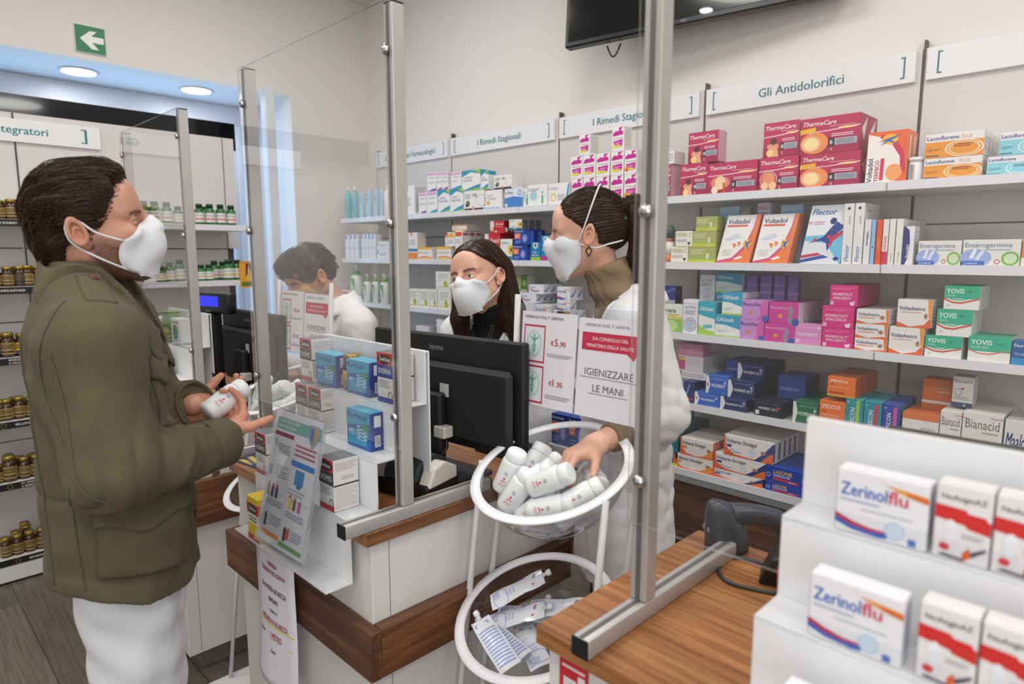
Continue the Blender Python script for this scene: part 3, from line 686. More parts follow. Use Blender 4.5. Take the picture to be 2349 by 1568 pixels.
 ('purple_jar', -3.643, 0.953, 0.0313, 0.1416, 0, 2.515, 0, 'purple lidded jar on the low shelf, fifth of five', {'kind': 'jar'}),
 ('reactine', -3.374, 0.953, 0.1279, 0.1859, 0.05, 2.515, 1, 'white carton with navy lettering and rainbow mark', {}),
 ('whiteblue2', -3.163, 0.953, 0.0664, 0.2436, 0.05, 2.515, 0, 'tall white and blue carton beside the dark hair', {}),
 ('tach', -2.098, 1.835, 0.0699, 0.1192, 0.05, 2.515, 0, 'white and pink sachet carton, bottom layer, first from the left', {}),
 ('tach', -2.023, 1.835, 0.0716, 0.1189, 0.05, 2.515, 0, 'white and pink sachet carton, bottom layer, second from the left', {}),
 ('tach', -1.947, 1.835, 0.073, 0.1168, 0.05, 2.515, 0, 'white and pink sachet carton, bottom layer, third from the left', {}),
 ('tach', -1.863, 1.835, 0.0703, 0.1163, 0.05, 2.515, 0, 'white and pink sachet carton, bottom layer, fourth from the left', {}),
 ('tach', -1.787, 1.835, 0.0714, 0.1162, 0.05, 2.515, 0, 'white and pink sachet carton, bottom layer, fifth from the left', {}),
 ('tach', -2.104, 1.9548, 0.0738, 0.1042, 0.05, 2.515, 0, 'white and pink sachet carton, second layer, first from the left', {}),
 ('tach', -2.027, 1.9545, 0.0734, 0.1046, 0.05, 2.515, 0, 'white and pink sachet carton, second layer, second from the left', {}),
 ('tach', -1.949, 1.9524, 0.0785, 0.105, 0.05, 2.515, 0, 'white and pink sachet carton, second layer, third from the left', {}),
 ('tach', -1.864, 1.9519, 0.0718, 0.1058, 0.05, 2.515, 0, 'white and pink sachet carton, second layer, fourth from the left', {}),
 ('tach', -1.788, 1.9518, 0.0684, 0.1038, 0.05, 2.515, 0, 'white and pink sachet carton, second layer, fifth from the left', {}),
 ('tach', -2.052, 2.0596, 0.0639, 0.095, 0.07, 2.515, 0, 'white and pink sachet carton on top of the left tower', {}),
 ('tach', -1.859, 2.0583, 0.0658, 0.107, 0.06, 2.515, 0, 'white and pink sachet carton on top of the right tower', {}),
]
# ------------------------------------------------------------------ medicine shelving on the back wall
SEAM = [-4.215, -3.36, -2.44, -1.565, -.70, .165, 1.03]
ST = [1.835, 1.557, 1.255, .953, .655]
TEAL = '#2f7c80'
SIGNS = ['Complementari Farmacologici', 'I Rimedi Stagionali', 'I Rimedi Stagionali', 'Gli Antidolorifici', 'Lo Stomaco', '']
UL = ['white shelving bay in the far corner with lotions and skin care', 'white shelving bay behind the long haired pharmacist', 'white shelving bay behind the ponytailed pharmacist',
      'white shelving bay full of pain relief cartons, behind the grey post', 'white shelving bay of stomach remedies at the right', 'white shelving bay cut off by the right picture edge']
gap = mat('slot_dark', '#5a5048', .7)
shade = mat('shelf_back_panel', '#d5d2d0', .5)
for i in range(6):
    x0, x1 = SEAM[i], SEAM[i + 1]
    u = empty('shelving_unit', ((x0 + x1) / 2, 2.81, 0), UL[i], 'shelving', 'shelving bays along the back wall')
    h = (x1 - x0) / 2
    b = MB()
    for z0, z1 in ((.6, 1.235), (1.24, 1.70), (1.705, 2.33)): b.box(-h + .009, h - .002, 0, .03, z0, z1, shade, .002)
    b.obj('back_panel', u)
    b = MB(); b.box(-h + .0005, -h + .008, .004, .035, .58, 2.36 if i else 2.34, mat('walnut_strip', '#7a5d4a', .6) if i == 0 else gap)
    b.obj('upright', u)
    for k, z in enumerate(ST):
        b = MB(); zz = z; b.box(-h + .001, h - .001, -.31, -.002, zz - .028, zz, WHITE, .0015)
        sh = b.obj('shelf', u)
        b = MB(); b.box(-h + .004, h - .004, -.3135, -.3105, zz - .027, zz + .003, mat('price_rail', '#e3e4e8', .2, coat=.3)); b.obj('price_rail', sh)
    b = MB(); b.box(-h + .001, h - .001, -.30, -.001, 0.02, .60, wood('walnut_base', '#3f2a1f', '#5b3d2b', '#76523a', 'X'), .002); b.obj('base_cabinet', u)
    b = MB(); b.box(-h + .001, h - .001, -.312, -.001, .60, .625, mat('rail_grey', '#b5b7ba', .3, .6)); b.obj('base_rail', u)
    if SIGNS[i]:
        w = x1 - x0 - .035; b = MB(); b.box(-w / 2, w / 2, -.016, 0, 2.215, 2.325, WHITE2, .001)
        b.art((-w / 2, -.016, 2.215), (1, 0, 0), (0, 0, 1), w, .11, [('r', .04, .15, .047, .85, TEAL), ('r', .04, .8, .058, .85, TEAL), ('r', .04, .15, .058, .2, TEAL),
              ('r', .953, .15, .96, .85, TEAL), ('r', .942, .8, .96, .85, TEAL), ('r', .942, .15, .96, .2, TEAL), ('t', .5, .34, .34, TEAL, SIGNS[i], 'bc', .70)])
        b.obj('header_sign', u)
W_ = '#eeedeb'; K_ = '#2b2b33'; NV = '#27336b'; GY = '#a9a6ad'
FP = lambda x0, y0, x1, y1, n, c=GY: ('l', x0, y0, x1, y1, n, c)
man = [('e', .28, .30, .17, .10, '#e7a07a'), ('p', [(.14, .0), (.46, .0), (.40, .28), (.18, .28)], '#eab08a'), ('e', .30, .45, .10, .10, '#5b2b33'), ('e', .2, .12, .1, .1, '#ffd98a')]
tcb = lambda pic, n: [('r', 0, .0, 1, .30, '#a81a4c'), ('p', [(0, .60), (.5, .63), (1, .70), (1, .67), (.5, .60), (0, .57)], '#f0c8d2'), ('e', .8, .66, .16, .03, '#ffd9a0')] + pic + [
    ('t', .05, .78, .13, '#f7edf0', 'ThermaCare', 'bi', .88), ('l', .5, .71, .92, .745, 1, '#e9b9c8'), ('r', .5, .40, .96, .55, '#b41f56'), FP(.54, .43, .9, .53, 2, '#f0d0da'),
    ('r', .5, .2, .96, .38, '#aeb3bf'), ('r', .5, .18, .6, .4, K_), ('t', .52, .23, .11, W_, '8', 'b'), FP(.63, .22, .93, .36, 4, '#6c7180'), ('t', .53, .05, .09, '#f4dfe6', n, '')]
wave = lambda c, y=.25: ('p', [(0, y + .12), (.25, y - .02), (.5, y - .04), (.75, y + .06), (1, y + .14), (1, y + .11), (.75, y + .02), (.5, y - .08), (.25, y - .06), (0, y + .08)], c)
dots = [('o', .68, .34, .33, .34, .1, '#f4e2c4'), ('o', .68, .34, .27, .27, .12, '#f0d8b0')]
fig = lambda x, y, s, c='#2c5fa8': [('e', x, y, .9 * s, 1.3 * s, '#f0a22c'), ('e', x, y + 1.2 * s, .22 * s, .4 * s, c), ('p', [(x - .8 * s, y + 1.2 * s), (x, y + .4 * s), (x + .8 * s, y + 1.4 * s), (x + .25 * s, y), (x + .5 * s, y - 1.4 * s), (x, y - .4 * s), (x - .5 * s, y - 1.4 * s), (x - .25 * s, y)], c)]
# design: base colour, front marks, side colour, top colour, side marks, group phrase
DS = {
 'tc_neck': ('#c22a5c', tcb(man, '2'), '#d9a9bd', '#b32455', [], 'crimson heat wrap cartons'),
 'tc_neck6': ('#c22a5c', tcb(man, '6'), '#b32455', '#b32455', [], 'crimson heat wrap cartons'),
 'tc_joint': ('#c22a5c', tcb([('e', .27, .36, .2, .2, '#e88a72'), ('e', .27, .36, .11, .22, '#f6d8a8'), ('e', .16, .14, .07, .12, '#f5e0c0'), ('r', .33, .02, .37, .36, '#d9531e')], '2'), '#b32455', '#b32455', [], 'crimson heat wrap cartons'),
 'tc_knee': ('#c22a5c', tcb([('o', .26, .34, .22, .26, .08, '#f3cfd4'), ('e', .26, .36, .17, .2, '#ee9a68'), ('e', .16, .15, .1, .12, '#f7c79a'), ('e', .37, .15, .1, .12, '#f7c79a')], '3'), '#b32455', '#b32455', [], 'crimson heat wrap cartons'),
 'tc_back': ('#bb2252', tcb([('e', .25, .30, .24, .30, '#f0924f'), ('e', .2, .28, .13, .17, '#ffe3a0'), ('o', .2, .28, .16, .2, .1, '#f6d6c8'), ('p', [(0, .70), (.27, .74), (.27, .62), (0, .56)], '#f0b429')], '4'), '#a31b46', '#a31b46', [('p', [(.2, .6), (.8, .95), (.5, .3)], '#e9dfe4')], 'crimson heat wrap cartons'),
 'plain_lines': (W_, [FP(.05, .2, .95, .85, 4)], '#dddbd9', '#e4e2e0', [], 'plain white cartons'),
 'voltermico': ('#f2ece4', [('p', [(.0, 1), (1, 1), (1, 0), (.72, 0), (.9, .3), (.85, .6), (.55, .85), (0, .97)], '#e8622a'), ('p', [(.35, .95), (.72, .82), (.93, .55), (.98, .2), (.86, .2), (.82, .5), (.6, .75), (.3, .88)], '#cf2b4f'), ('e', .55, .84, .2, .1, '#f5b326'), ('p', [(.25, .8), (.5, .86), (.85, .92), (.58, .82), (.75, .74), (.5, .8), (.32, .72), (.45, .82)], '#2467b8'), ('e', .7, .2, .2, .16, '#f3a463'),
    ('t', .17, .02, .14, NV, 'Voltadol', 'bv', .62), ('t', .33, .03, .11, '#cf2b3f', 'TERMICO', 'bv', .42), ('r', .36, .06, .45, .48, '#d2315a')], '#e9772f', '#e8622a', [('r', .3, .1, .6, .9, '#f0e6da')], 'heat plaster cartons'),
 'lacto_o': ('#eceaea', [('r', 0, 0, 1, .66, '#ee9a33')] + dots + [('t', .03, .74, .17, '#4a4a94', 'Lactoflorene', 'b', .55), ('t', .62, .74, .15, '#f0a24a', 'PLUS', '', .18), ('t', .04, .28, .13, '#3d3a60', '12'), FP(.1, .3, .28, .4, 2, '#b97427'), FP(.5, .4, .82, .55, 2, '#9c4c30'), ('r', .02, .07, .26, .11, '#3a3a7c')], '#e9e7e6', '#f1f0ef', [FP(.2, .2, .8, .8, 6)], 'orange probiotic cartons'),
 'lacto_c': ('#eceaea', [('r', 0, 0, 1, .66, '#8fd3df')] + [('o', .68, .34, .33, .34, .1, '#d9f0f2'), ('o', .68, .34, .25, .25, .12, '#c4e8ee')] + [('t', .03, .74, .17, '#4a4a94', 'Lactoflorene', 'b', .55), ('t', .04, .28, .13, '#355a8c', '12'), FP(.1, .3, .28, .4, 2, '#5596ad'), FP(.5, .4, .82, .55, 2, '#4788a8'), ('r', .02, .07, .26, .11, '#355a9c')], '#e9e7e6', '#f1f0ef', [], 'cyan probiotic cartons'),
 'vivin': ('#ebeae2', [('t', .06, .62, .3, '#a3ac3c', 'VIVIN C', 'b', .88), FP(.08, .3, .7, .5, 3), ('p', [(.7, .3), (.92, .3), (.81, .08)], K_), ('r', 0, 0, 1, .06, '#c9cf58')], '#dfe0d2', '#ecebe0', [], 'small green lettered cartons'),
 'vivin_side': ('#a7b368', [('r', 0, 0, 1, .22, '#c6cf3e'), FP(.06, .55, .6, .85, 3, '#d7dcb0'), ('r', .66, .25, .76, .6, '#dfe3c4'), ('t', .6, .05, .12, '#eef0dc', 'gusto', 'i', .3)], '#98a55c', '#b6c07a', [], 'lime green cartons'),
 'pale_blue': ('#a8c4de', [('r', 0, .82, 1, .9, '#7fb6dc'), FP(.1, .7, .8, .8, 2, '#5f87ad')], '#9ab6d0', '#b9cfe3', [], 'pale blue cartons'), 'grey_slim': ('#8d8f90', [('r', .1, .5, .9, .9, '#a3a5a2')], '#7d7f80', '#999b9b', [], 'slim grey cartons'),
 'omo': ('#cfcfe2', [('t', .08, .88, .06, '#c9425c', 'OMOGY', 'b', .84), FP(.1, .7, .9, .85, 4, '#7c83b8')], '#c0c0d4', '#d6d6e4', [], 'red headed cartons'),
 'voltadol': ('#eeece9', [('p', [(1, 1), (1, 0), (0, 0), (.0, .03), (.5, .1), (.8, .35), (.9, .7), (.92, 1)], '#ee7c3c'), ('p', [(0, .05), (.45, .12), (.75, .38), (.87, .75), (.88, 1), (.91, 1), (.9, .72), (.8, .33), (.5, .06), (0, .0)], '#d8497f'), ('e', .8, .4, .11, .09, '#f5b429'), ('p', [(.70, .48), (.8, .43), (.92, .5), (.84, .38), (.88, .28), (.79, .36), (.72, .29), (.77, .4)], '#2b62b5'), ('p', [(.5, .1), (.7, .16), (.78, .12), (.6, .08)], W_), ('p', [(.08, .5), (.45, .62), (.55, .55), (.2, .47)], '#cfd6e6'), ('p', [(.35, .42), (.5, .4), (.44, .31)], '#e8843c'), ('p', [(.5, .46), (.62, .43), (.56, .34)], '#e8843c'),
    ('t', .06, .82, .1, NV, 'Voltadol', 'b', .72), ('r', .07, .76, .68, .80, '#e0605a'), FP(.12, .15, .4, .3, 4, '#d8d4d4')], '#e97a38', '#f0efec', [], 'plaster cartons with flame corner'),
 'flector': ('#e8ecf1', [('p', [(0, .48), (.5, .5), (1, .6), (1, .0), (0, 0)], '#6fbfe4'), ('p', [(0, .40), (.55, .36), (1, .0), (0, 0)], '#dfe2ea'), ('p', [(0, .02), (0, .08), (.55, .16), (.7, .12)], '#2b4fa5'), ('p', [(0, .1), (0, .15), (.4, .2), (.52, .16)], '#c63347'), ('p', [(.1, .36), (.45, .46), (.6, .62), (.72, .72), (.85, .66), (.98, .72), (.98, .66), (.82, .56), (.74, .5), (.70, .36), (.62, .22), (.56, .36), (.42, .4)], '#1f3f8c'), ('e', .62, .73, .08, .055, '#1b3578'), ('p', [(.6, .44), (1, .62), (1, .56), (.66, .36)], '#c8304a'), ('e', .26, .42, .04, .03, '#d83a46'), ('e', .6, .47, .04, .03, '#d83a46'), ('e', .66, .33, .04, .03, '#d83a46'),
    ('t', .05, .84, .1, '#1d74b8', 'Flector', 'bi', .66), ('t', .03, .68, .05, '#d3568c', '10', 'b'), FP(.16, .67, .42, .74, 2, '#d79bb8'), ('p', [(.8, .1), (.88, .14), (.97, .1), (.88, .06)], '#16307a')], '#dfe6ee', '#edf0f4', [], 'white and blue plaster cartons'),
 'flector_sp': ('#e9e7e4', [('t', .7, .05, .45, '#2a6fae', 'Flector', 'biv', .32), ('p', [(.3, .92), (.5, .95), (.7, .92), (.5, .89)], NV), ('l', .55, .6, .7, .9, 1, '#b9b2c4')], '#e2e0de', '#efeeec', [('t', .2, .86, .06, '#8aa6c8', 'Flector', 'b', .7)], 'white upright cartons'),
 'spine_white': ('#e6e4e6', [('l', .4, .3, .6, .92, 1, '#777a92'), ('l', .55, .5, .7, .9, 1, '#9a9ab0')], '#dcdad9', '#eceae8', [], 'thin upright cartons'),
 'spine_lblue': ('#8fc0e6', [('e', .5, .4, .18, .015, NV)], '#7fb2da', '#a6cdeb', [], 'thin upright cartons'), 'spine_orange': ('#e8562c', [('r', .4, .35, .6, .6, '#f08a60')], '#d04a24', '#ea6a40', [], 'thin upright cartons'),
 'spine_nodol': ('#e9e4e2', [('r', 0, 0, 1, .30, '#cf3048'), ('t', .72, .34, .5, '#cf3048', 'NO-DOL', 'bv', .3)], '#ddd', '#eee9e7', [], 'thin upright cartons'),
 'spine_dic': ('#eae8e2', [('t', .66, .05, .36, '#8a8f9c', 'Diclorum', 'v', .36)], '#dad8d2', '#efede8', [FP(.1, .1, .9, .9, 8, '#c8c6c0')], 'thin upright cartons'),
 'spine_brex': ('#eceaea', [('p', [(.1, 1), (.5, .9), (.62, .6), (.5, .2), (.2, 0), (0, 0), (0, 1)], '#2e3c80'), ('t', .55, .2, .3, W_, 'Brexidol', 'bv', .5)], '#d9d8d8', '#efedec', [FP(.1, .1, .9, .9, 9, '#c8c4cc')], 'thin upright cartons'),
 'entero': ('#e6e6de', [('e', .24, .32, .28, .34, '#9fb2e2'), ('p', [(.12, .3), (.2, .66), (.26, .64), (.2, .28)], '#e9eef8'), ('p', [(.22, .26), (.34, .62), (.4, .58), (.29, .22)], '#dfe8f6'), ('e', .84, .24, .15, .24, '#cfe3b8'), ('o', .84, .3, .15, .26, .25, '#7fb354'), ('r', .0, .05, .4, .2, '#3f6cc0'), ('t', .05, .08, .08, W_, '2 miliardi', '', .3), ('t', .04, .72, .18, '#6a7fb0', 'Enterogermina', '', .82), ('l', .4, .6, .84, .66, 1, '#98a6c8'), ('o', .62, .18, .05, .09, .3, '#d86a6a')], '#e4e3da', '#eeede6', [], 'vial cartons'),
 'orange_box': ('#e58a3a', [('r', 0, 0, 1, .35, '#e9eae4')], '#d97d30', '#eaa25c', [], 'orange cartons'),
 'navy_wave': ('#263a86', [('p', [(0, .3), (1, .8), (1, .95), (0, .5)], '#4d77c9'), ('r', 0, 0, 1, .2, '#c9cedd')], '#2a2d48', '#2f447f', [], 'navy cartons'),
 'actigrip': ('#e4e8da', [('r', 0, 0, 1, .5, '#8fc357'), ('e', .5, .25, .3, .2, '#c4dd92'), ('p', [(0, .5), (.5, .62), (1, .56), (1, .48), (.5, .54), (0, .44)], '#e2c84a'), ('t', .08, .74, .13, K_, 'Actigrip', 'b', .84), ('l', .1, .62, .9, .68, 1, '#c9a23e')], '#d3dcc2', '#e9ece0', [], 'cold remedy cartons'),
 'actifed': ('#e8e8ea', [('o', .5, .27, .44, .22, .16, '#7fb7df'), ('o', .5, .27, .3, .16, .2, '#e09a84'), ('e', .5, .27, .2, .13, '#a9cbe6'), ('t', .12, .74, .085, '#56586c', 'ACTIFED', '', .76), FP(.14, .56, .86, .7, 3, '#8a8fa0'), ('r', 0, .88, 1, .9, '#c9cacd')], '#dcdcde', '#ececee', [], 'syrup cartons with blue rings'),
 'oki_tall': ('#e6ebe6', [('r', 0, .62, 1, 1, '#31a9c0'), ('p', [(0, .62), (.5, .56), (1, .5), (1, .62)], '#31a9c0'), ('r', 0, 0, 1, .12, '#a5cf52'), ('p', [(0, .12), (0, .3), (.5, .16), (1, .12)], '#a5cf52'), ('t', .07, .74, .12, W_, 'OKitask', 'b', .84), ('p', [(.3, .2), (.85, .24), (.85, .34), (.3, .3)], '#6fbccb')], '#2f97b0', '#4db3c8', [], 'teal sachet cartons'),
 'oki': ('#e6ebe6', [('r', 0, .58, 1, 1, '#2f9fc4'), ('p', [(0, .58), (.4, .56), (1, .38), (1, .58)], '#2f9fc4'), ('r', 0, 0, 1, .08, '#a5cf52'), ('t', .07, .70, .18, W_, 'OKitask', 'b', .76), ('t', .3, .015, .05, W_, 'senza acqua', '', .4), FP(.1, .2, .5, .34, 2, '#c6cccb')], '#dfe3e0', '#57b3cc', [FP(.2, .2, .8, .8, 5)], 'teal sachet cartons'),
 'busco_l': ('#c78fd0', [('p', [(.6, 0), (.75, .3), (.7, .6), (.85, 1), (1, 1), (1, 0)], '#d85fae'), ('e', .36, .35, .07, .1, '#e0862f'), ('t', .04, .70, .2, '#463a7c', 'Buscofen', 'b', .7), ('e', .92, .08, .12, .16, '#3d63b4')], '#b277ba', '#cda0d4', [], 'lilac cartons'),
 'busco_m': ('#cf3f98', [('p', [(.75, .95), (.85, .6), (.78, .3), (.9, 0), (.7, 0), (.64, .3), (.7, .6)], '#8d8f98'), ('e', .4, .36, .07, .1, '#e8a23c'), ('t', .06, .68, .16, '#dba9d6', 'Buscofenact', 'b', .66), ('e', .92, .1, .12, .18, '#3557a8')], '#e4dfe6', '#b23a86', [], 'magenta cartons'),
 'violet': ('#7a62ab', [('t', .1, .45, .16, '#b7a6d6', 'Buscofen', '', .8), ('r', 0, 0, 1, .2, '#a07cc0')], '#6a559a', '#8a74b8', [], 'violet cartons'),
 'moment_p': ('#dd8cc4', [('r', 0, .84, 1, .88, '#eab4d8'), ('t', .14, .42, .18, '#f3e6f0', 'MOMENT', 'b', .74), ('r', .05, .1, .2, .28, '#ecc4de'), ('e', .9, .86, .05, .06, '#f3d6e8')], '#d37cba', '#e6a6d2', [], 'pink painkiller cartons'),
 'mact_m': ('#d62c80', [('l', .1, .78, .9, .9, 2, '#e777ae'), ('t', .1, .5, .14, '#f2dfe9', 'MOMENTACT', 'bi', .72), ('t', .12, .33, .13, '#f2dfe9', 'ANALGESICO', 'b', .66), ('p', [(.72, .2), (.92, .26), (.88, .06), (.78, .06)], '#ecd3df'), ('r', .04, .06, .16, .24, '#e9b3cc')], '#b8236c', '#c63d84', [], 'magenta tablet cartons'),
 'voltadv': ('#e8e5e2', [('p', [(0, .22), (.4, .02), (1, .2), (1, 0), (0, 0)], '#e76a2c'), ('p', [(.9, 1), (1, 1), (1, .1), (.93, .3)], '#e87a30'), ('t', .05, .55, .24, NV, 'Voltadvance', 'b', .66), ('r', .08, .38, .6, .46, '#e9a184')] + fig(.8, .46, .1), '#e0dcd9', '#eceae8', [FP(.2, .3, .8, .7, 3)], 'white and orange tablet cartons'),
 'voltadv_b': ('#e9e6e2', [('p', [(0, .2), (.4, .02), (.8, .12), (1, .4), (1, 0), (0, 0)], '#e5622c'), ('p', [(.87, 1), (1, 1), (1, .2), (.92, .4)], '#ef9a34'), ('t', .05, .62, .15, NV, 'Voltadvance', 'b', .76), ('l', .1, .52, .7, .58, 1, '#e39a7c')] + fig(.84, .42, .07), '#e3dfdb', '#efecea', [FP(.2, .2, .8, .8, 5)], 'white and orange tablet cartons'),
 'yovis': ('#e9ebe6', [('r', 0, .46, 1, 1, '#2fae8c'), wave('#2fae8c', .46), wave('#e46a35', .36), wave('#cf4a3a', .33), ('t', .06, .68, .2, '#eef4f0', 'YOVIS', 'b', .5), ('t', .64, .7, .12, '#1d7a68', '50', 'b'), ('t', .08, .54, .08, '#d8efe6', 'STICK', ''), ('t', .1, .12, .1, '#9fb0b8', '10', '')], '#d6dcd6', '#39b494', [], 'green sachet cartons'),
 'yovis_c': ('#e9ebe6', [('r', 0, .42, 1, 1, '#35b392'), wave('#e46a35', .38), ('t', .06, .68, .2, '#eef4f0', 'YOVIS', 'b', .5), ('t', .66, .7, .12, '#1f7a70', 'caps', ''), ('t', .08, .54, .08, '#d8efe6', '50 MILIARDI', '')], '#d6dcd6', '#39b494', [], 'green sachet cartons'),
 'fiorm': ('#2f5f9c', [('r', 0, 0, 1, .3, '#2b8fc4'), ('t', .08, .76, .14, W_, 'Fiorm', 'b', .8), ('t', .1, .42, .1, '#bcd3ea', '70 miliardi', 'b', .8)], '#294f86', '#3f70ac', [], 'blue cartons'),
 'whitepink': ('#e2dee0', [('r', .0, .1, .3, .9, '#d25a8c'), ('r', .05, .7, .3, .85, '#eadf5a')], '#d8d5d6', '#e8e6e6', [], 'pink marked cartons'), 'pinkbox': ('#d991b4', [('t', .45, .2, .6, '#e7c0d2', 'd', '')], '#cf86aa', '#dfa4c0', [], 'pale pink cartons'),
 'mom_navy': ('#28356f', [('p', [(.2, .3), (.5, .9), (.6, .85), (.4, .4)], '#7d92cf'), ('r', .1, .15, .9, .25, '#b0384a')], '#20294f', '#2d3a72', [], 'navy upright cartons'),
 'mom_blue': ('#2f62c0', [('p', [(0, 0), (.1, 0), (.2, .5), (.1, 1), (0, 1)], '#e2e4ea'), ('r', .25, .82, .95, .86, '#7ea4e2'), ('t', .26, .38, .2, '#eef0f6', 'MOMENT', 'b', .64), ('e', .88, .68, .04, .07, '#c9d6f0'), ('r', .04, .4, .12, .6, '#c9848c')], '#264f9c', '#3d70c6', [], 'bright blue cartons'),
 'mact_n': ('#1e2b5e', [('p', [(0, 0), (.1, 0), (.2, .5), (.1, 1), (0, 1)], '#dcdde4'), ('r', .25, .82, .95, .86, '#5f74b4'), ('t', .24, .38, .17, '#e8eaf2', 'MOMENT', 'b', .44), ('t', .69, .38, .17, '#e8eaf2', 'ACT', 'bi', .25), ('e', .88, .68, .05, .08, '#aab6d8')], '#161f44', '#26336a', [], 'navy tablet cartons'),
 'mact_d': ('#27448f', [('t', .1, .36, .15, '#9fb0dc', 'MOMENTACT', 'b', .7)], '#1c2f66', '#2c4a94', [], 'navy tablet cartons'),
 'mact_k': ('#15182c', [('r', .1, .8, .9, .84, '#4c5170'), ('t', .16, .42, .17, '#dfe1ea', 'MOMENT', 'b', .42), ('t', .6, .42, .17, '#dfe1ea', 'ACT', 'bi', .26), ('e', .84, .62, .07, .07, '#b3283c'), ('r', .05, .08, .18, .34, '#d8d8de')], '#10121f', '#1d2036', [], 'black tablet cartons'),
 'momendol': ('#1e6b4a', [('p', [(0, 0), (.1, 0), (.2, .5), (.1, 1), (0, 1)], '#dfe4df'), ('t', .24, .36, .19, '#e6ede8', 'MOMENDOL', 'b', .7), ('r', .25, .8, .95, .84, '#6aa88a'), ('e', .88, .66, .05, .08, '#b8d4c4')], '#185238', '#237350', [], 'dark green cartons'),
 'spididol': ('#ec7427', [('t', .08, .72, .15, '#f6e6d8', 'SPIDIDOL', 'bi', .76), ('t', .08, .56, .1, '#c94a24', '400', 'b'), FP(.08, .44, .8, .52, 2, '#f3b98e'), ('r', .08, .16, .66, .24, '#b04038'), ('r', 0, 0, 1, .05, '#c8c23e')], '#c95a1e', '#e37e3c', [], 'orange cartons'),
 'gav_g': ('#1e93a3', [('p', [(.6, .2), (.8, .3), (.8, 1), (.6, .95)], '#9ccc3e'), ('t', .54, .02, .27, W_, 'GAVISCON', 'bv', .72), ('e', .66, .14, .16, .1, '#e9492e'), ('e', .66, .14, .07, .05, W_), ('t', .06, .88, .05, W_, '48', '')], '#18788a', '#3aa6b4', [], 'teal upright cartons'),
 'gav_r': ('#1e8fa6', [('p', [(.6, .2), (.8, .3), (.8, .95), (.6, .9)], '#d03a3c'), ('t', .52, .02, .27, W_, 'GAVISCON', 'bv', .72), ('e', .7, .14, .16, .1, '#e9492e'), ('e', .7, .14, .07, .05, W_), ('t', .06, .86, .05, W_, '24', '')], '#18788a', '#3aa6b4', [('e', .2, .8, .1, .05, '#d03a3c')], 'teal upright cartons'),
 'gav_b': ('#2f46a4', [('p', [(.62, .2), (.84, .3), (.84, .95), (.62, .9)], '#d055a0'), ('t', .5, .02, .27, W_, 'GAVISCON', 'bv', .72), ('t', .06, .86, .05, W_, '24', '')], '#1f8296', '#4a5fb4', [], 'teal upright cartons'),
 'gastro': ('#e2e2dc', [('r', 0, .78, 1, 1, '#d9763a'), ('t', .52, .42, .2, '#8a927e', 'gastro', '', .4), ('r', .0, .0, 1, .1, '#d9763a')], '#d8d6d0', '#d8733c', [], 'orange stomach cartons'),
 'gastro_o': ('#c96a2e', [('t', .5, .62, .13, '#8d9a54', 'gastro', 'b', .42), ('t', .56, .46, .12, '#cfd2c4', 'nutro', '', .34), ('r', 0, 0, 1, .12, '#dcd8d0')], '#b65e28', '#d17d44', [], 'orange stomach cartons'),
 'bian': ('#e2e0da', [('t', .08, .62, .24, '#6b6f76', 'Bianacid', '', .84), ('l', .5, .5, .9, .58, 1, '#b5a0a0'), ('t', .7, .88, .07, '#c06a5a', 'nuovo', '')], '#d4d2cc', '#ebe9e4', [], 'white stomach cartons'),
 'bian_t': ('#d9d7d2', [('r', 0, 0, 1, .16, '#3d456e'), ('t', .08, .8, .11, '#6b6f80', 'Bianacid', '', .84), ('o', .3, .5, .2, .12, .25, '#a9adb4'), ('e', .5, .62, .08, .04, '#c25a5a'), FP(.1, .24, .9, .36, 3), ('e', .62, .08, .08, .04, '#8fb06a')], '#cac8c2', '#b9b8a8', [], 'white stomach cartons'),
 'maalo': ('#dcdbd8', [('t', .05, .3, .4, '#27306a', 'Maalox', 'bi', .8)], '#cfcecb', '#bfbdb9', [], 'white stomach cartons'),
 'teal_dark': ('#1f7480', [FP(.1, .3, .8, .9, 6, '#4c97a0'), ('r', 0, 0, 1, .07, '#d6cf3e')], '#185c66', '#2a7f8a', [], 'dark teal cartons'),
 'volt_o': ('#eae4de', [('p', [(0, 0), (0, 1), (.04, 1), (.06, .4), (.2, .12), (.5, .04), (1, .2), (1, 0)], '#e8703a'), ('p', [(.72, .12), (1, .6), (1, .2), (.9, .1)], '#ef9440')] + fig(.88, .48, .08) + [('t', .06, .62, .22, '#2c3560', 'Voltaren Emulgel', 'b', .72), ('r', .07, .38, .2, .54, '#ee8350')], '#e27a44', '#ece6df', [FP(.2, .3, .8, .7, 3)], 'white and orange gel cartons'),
 'volt_b': ('#eae6e4', [('p', [(0, 0), (0, 1), (.03, 1), (.05, .4), (.2, .12), (.5, .06), (1, .1), (1, 0)], '#e7673a'), ('p', [(.62, .0), (.8, .4), (1, .98), (1, .2), (.85, 0)], '#33447c'), ('p', [(.75, 0), (.92, .4), (1, .5), (1, 0)], '#e9713c')] + fig(.8, .44, .06) + [('e', .58, .34, .07, .2, '#d4dbe6'), ('t', .05, .64, .2, '#28305c', 'Voltaren Emulgel', 'b', .62), ('r', .06, .42, .16, .56, '#33447c'), ('o', .17, .22, .04, .12, .25, '#5c678c'), ('l', .22, .2, .36, .28, 1, '#7c84a4')], '#dcd3d2', '#ebe6e4', [('r', 0, .1, .3, .9, '#33447c')], 'white and blue gel cartons'),
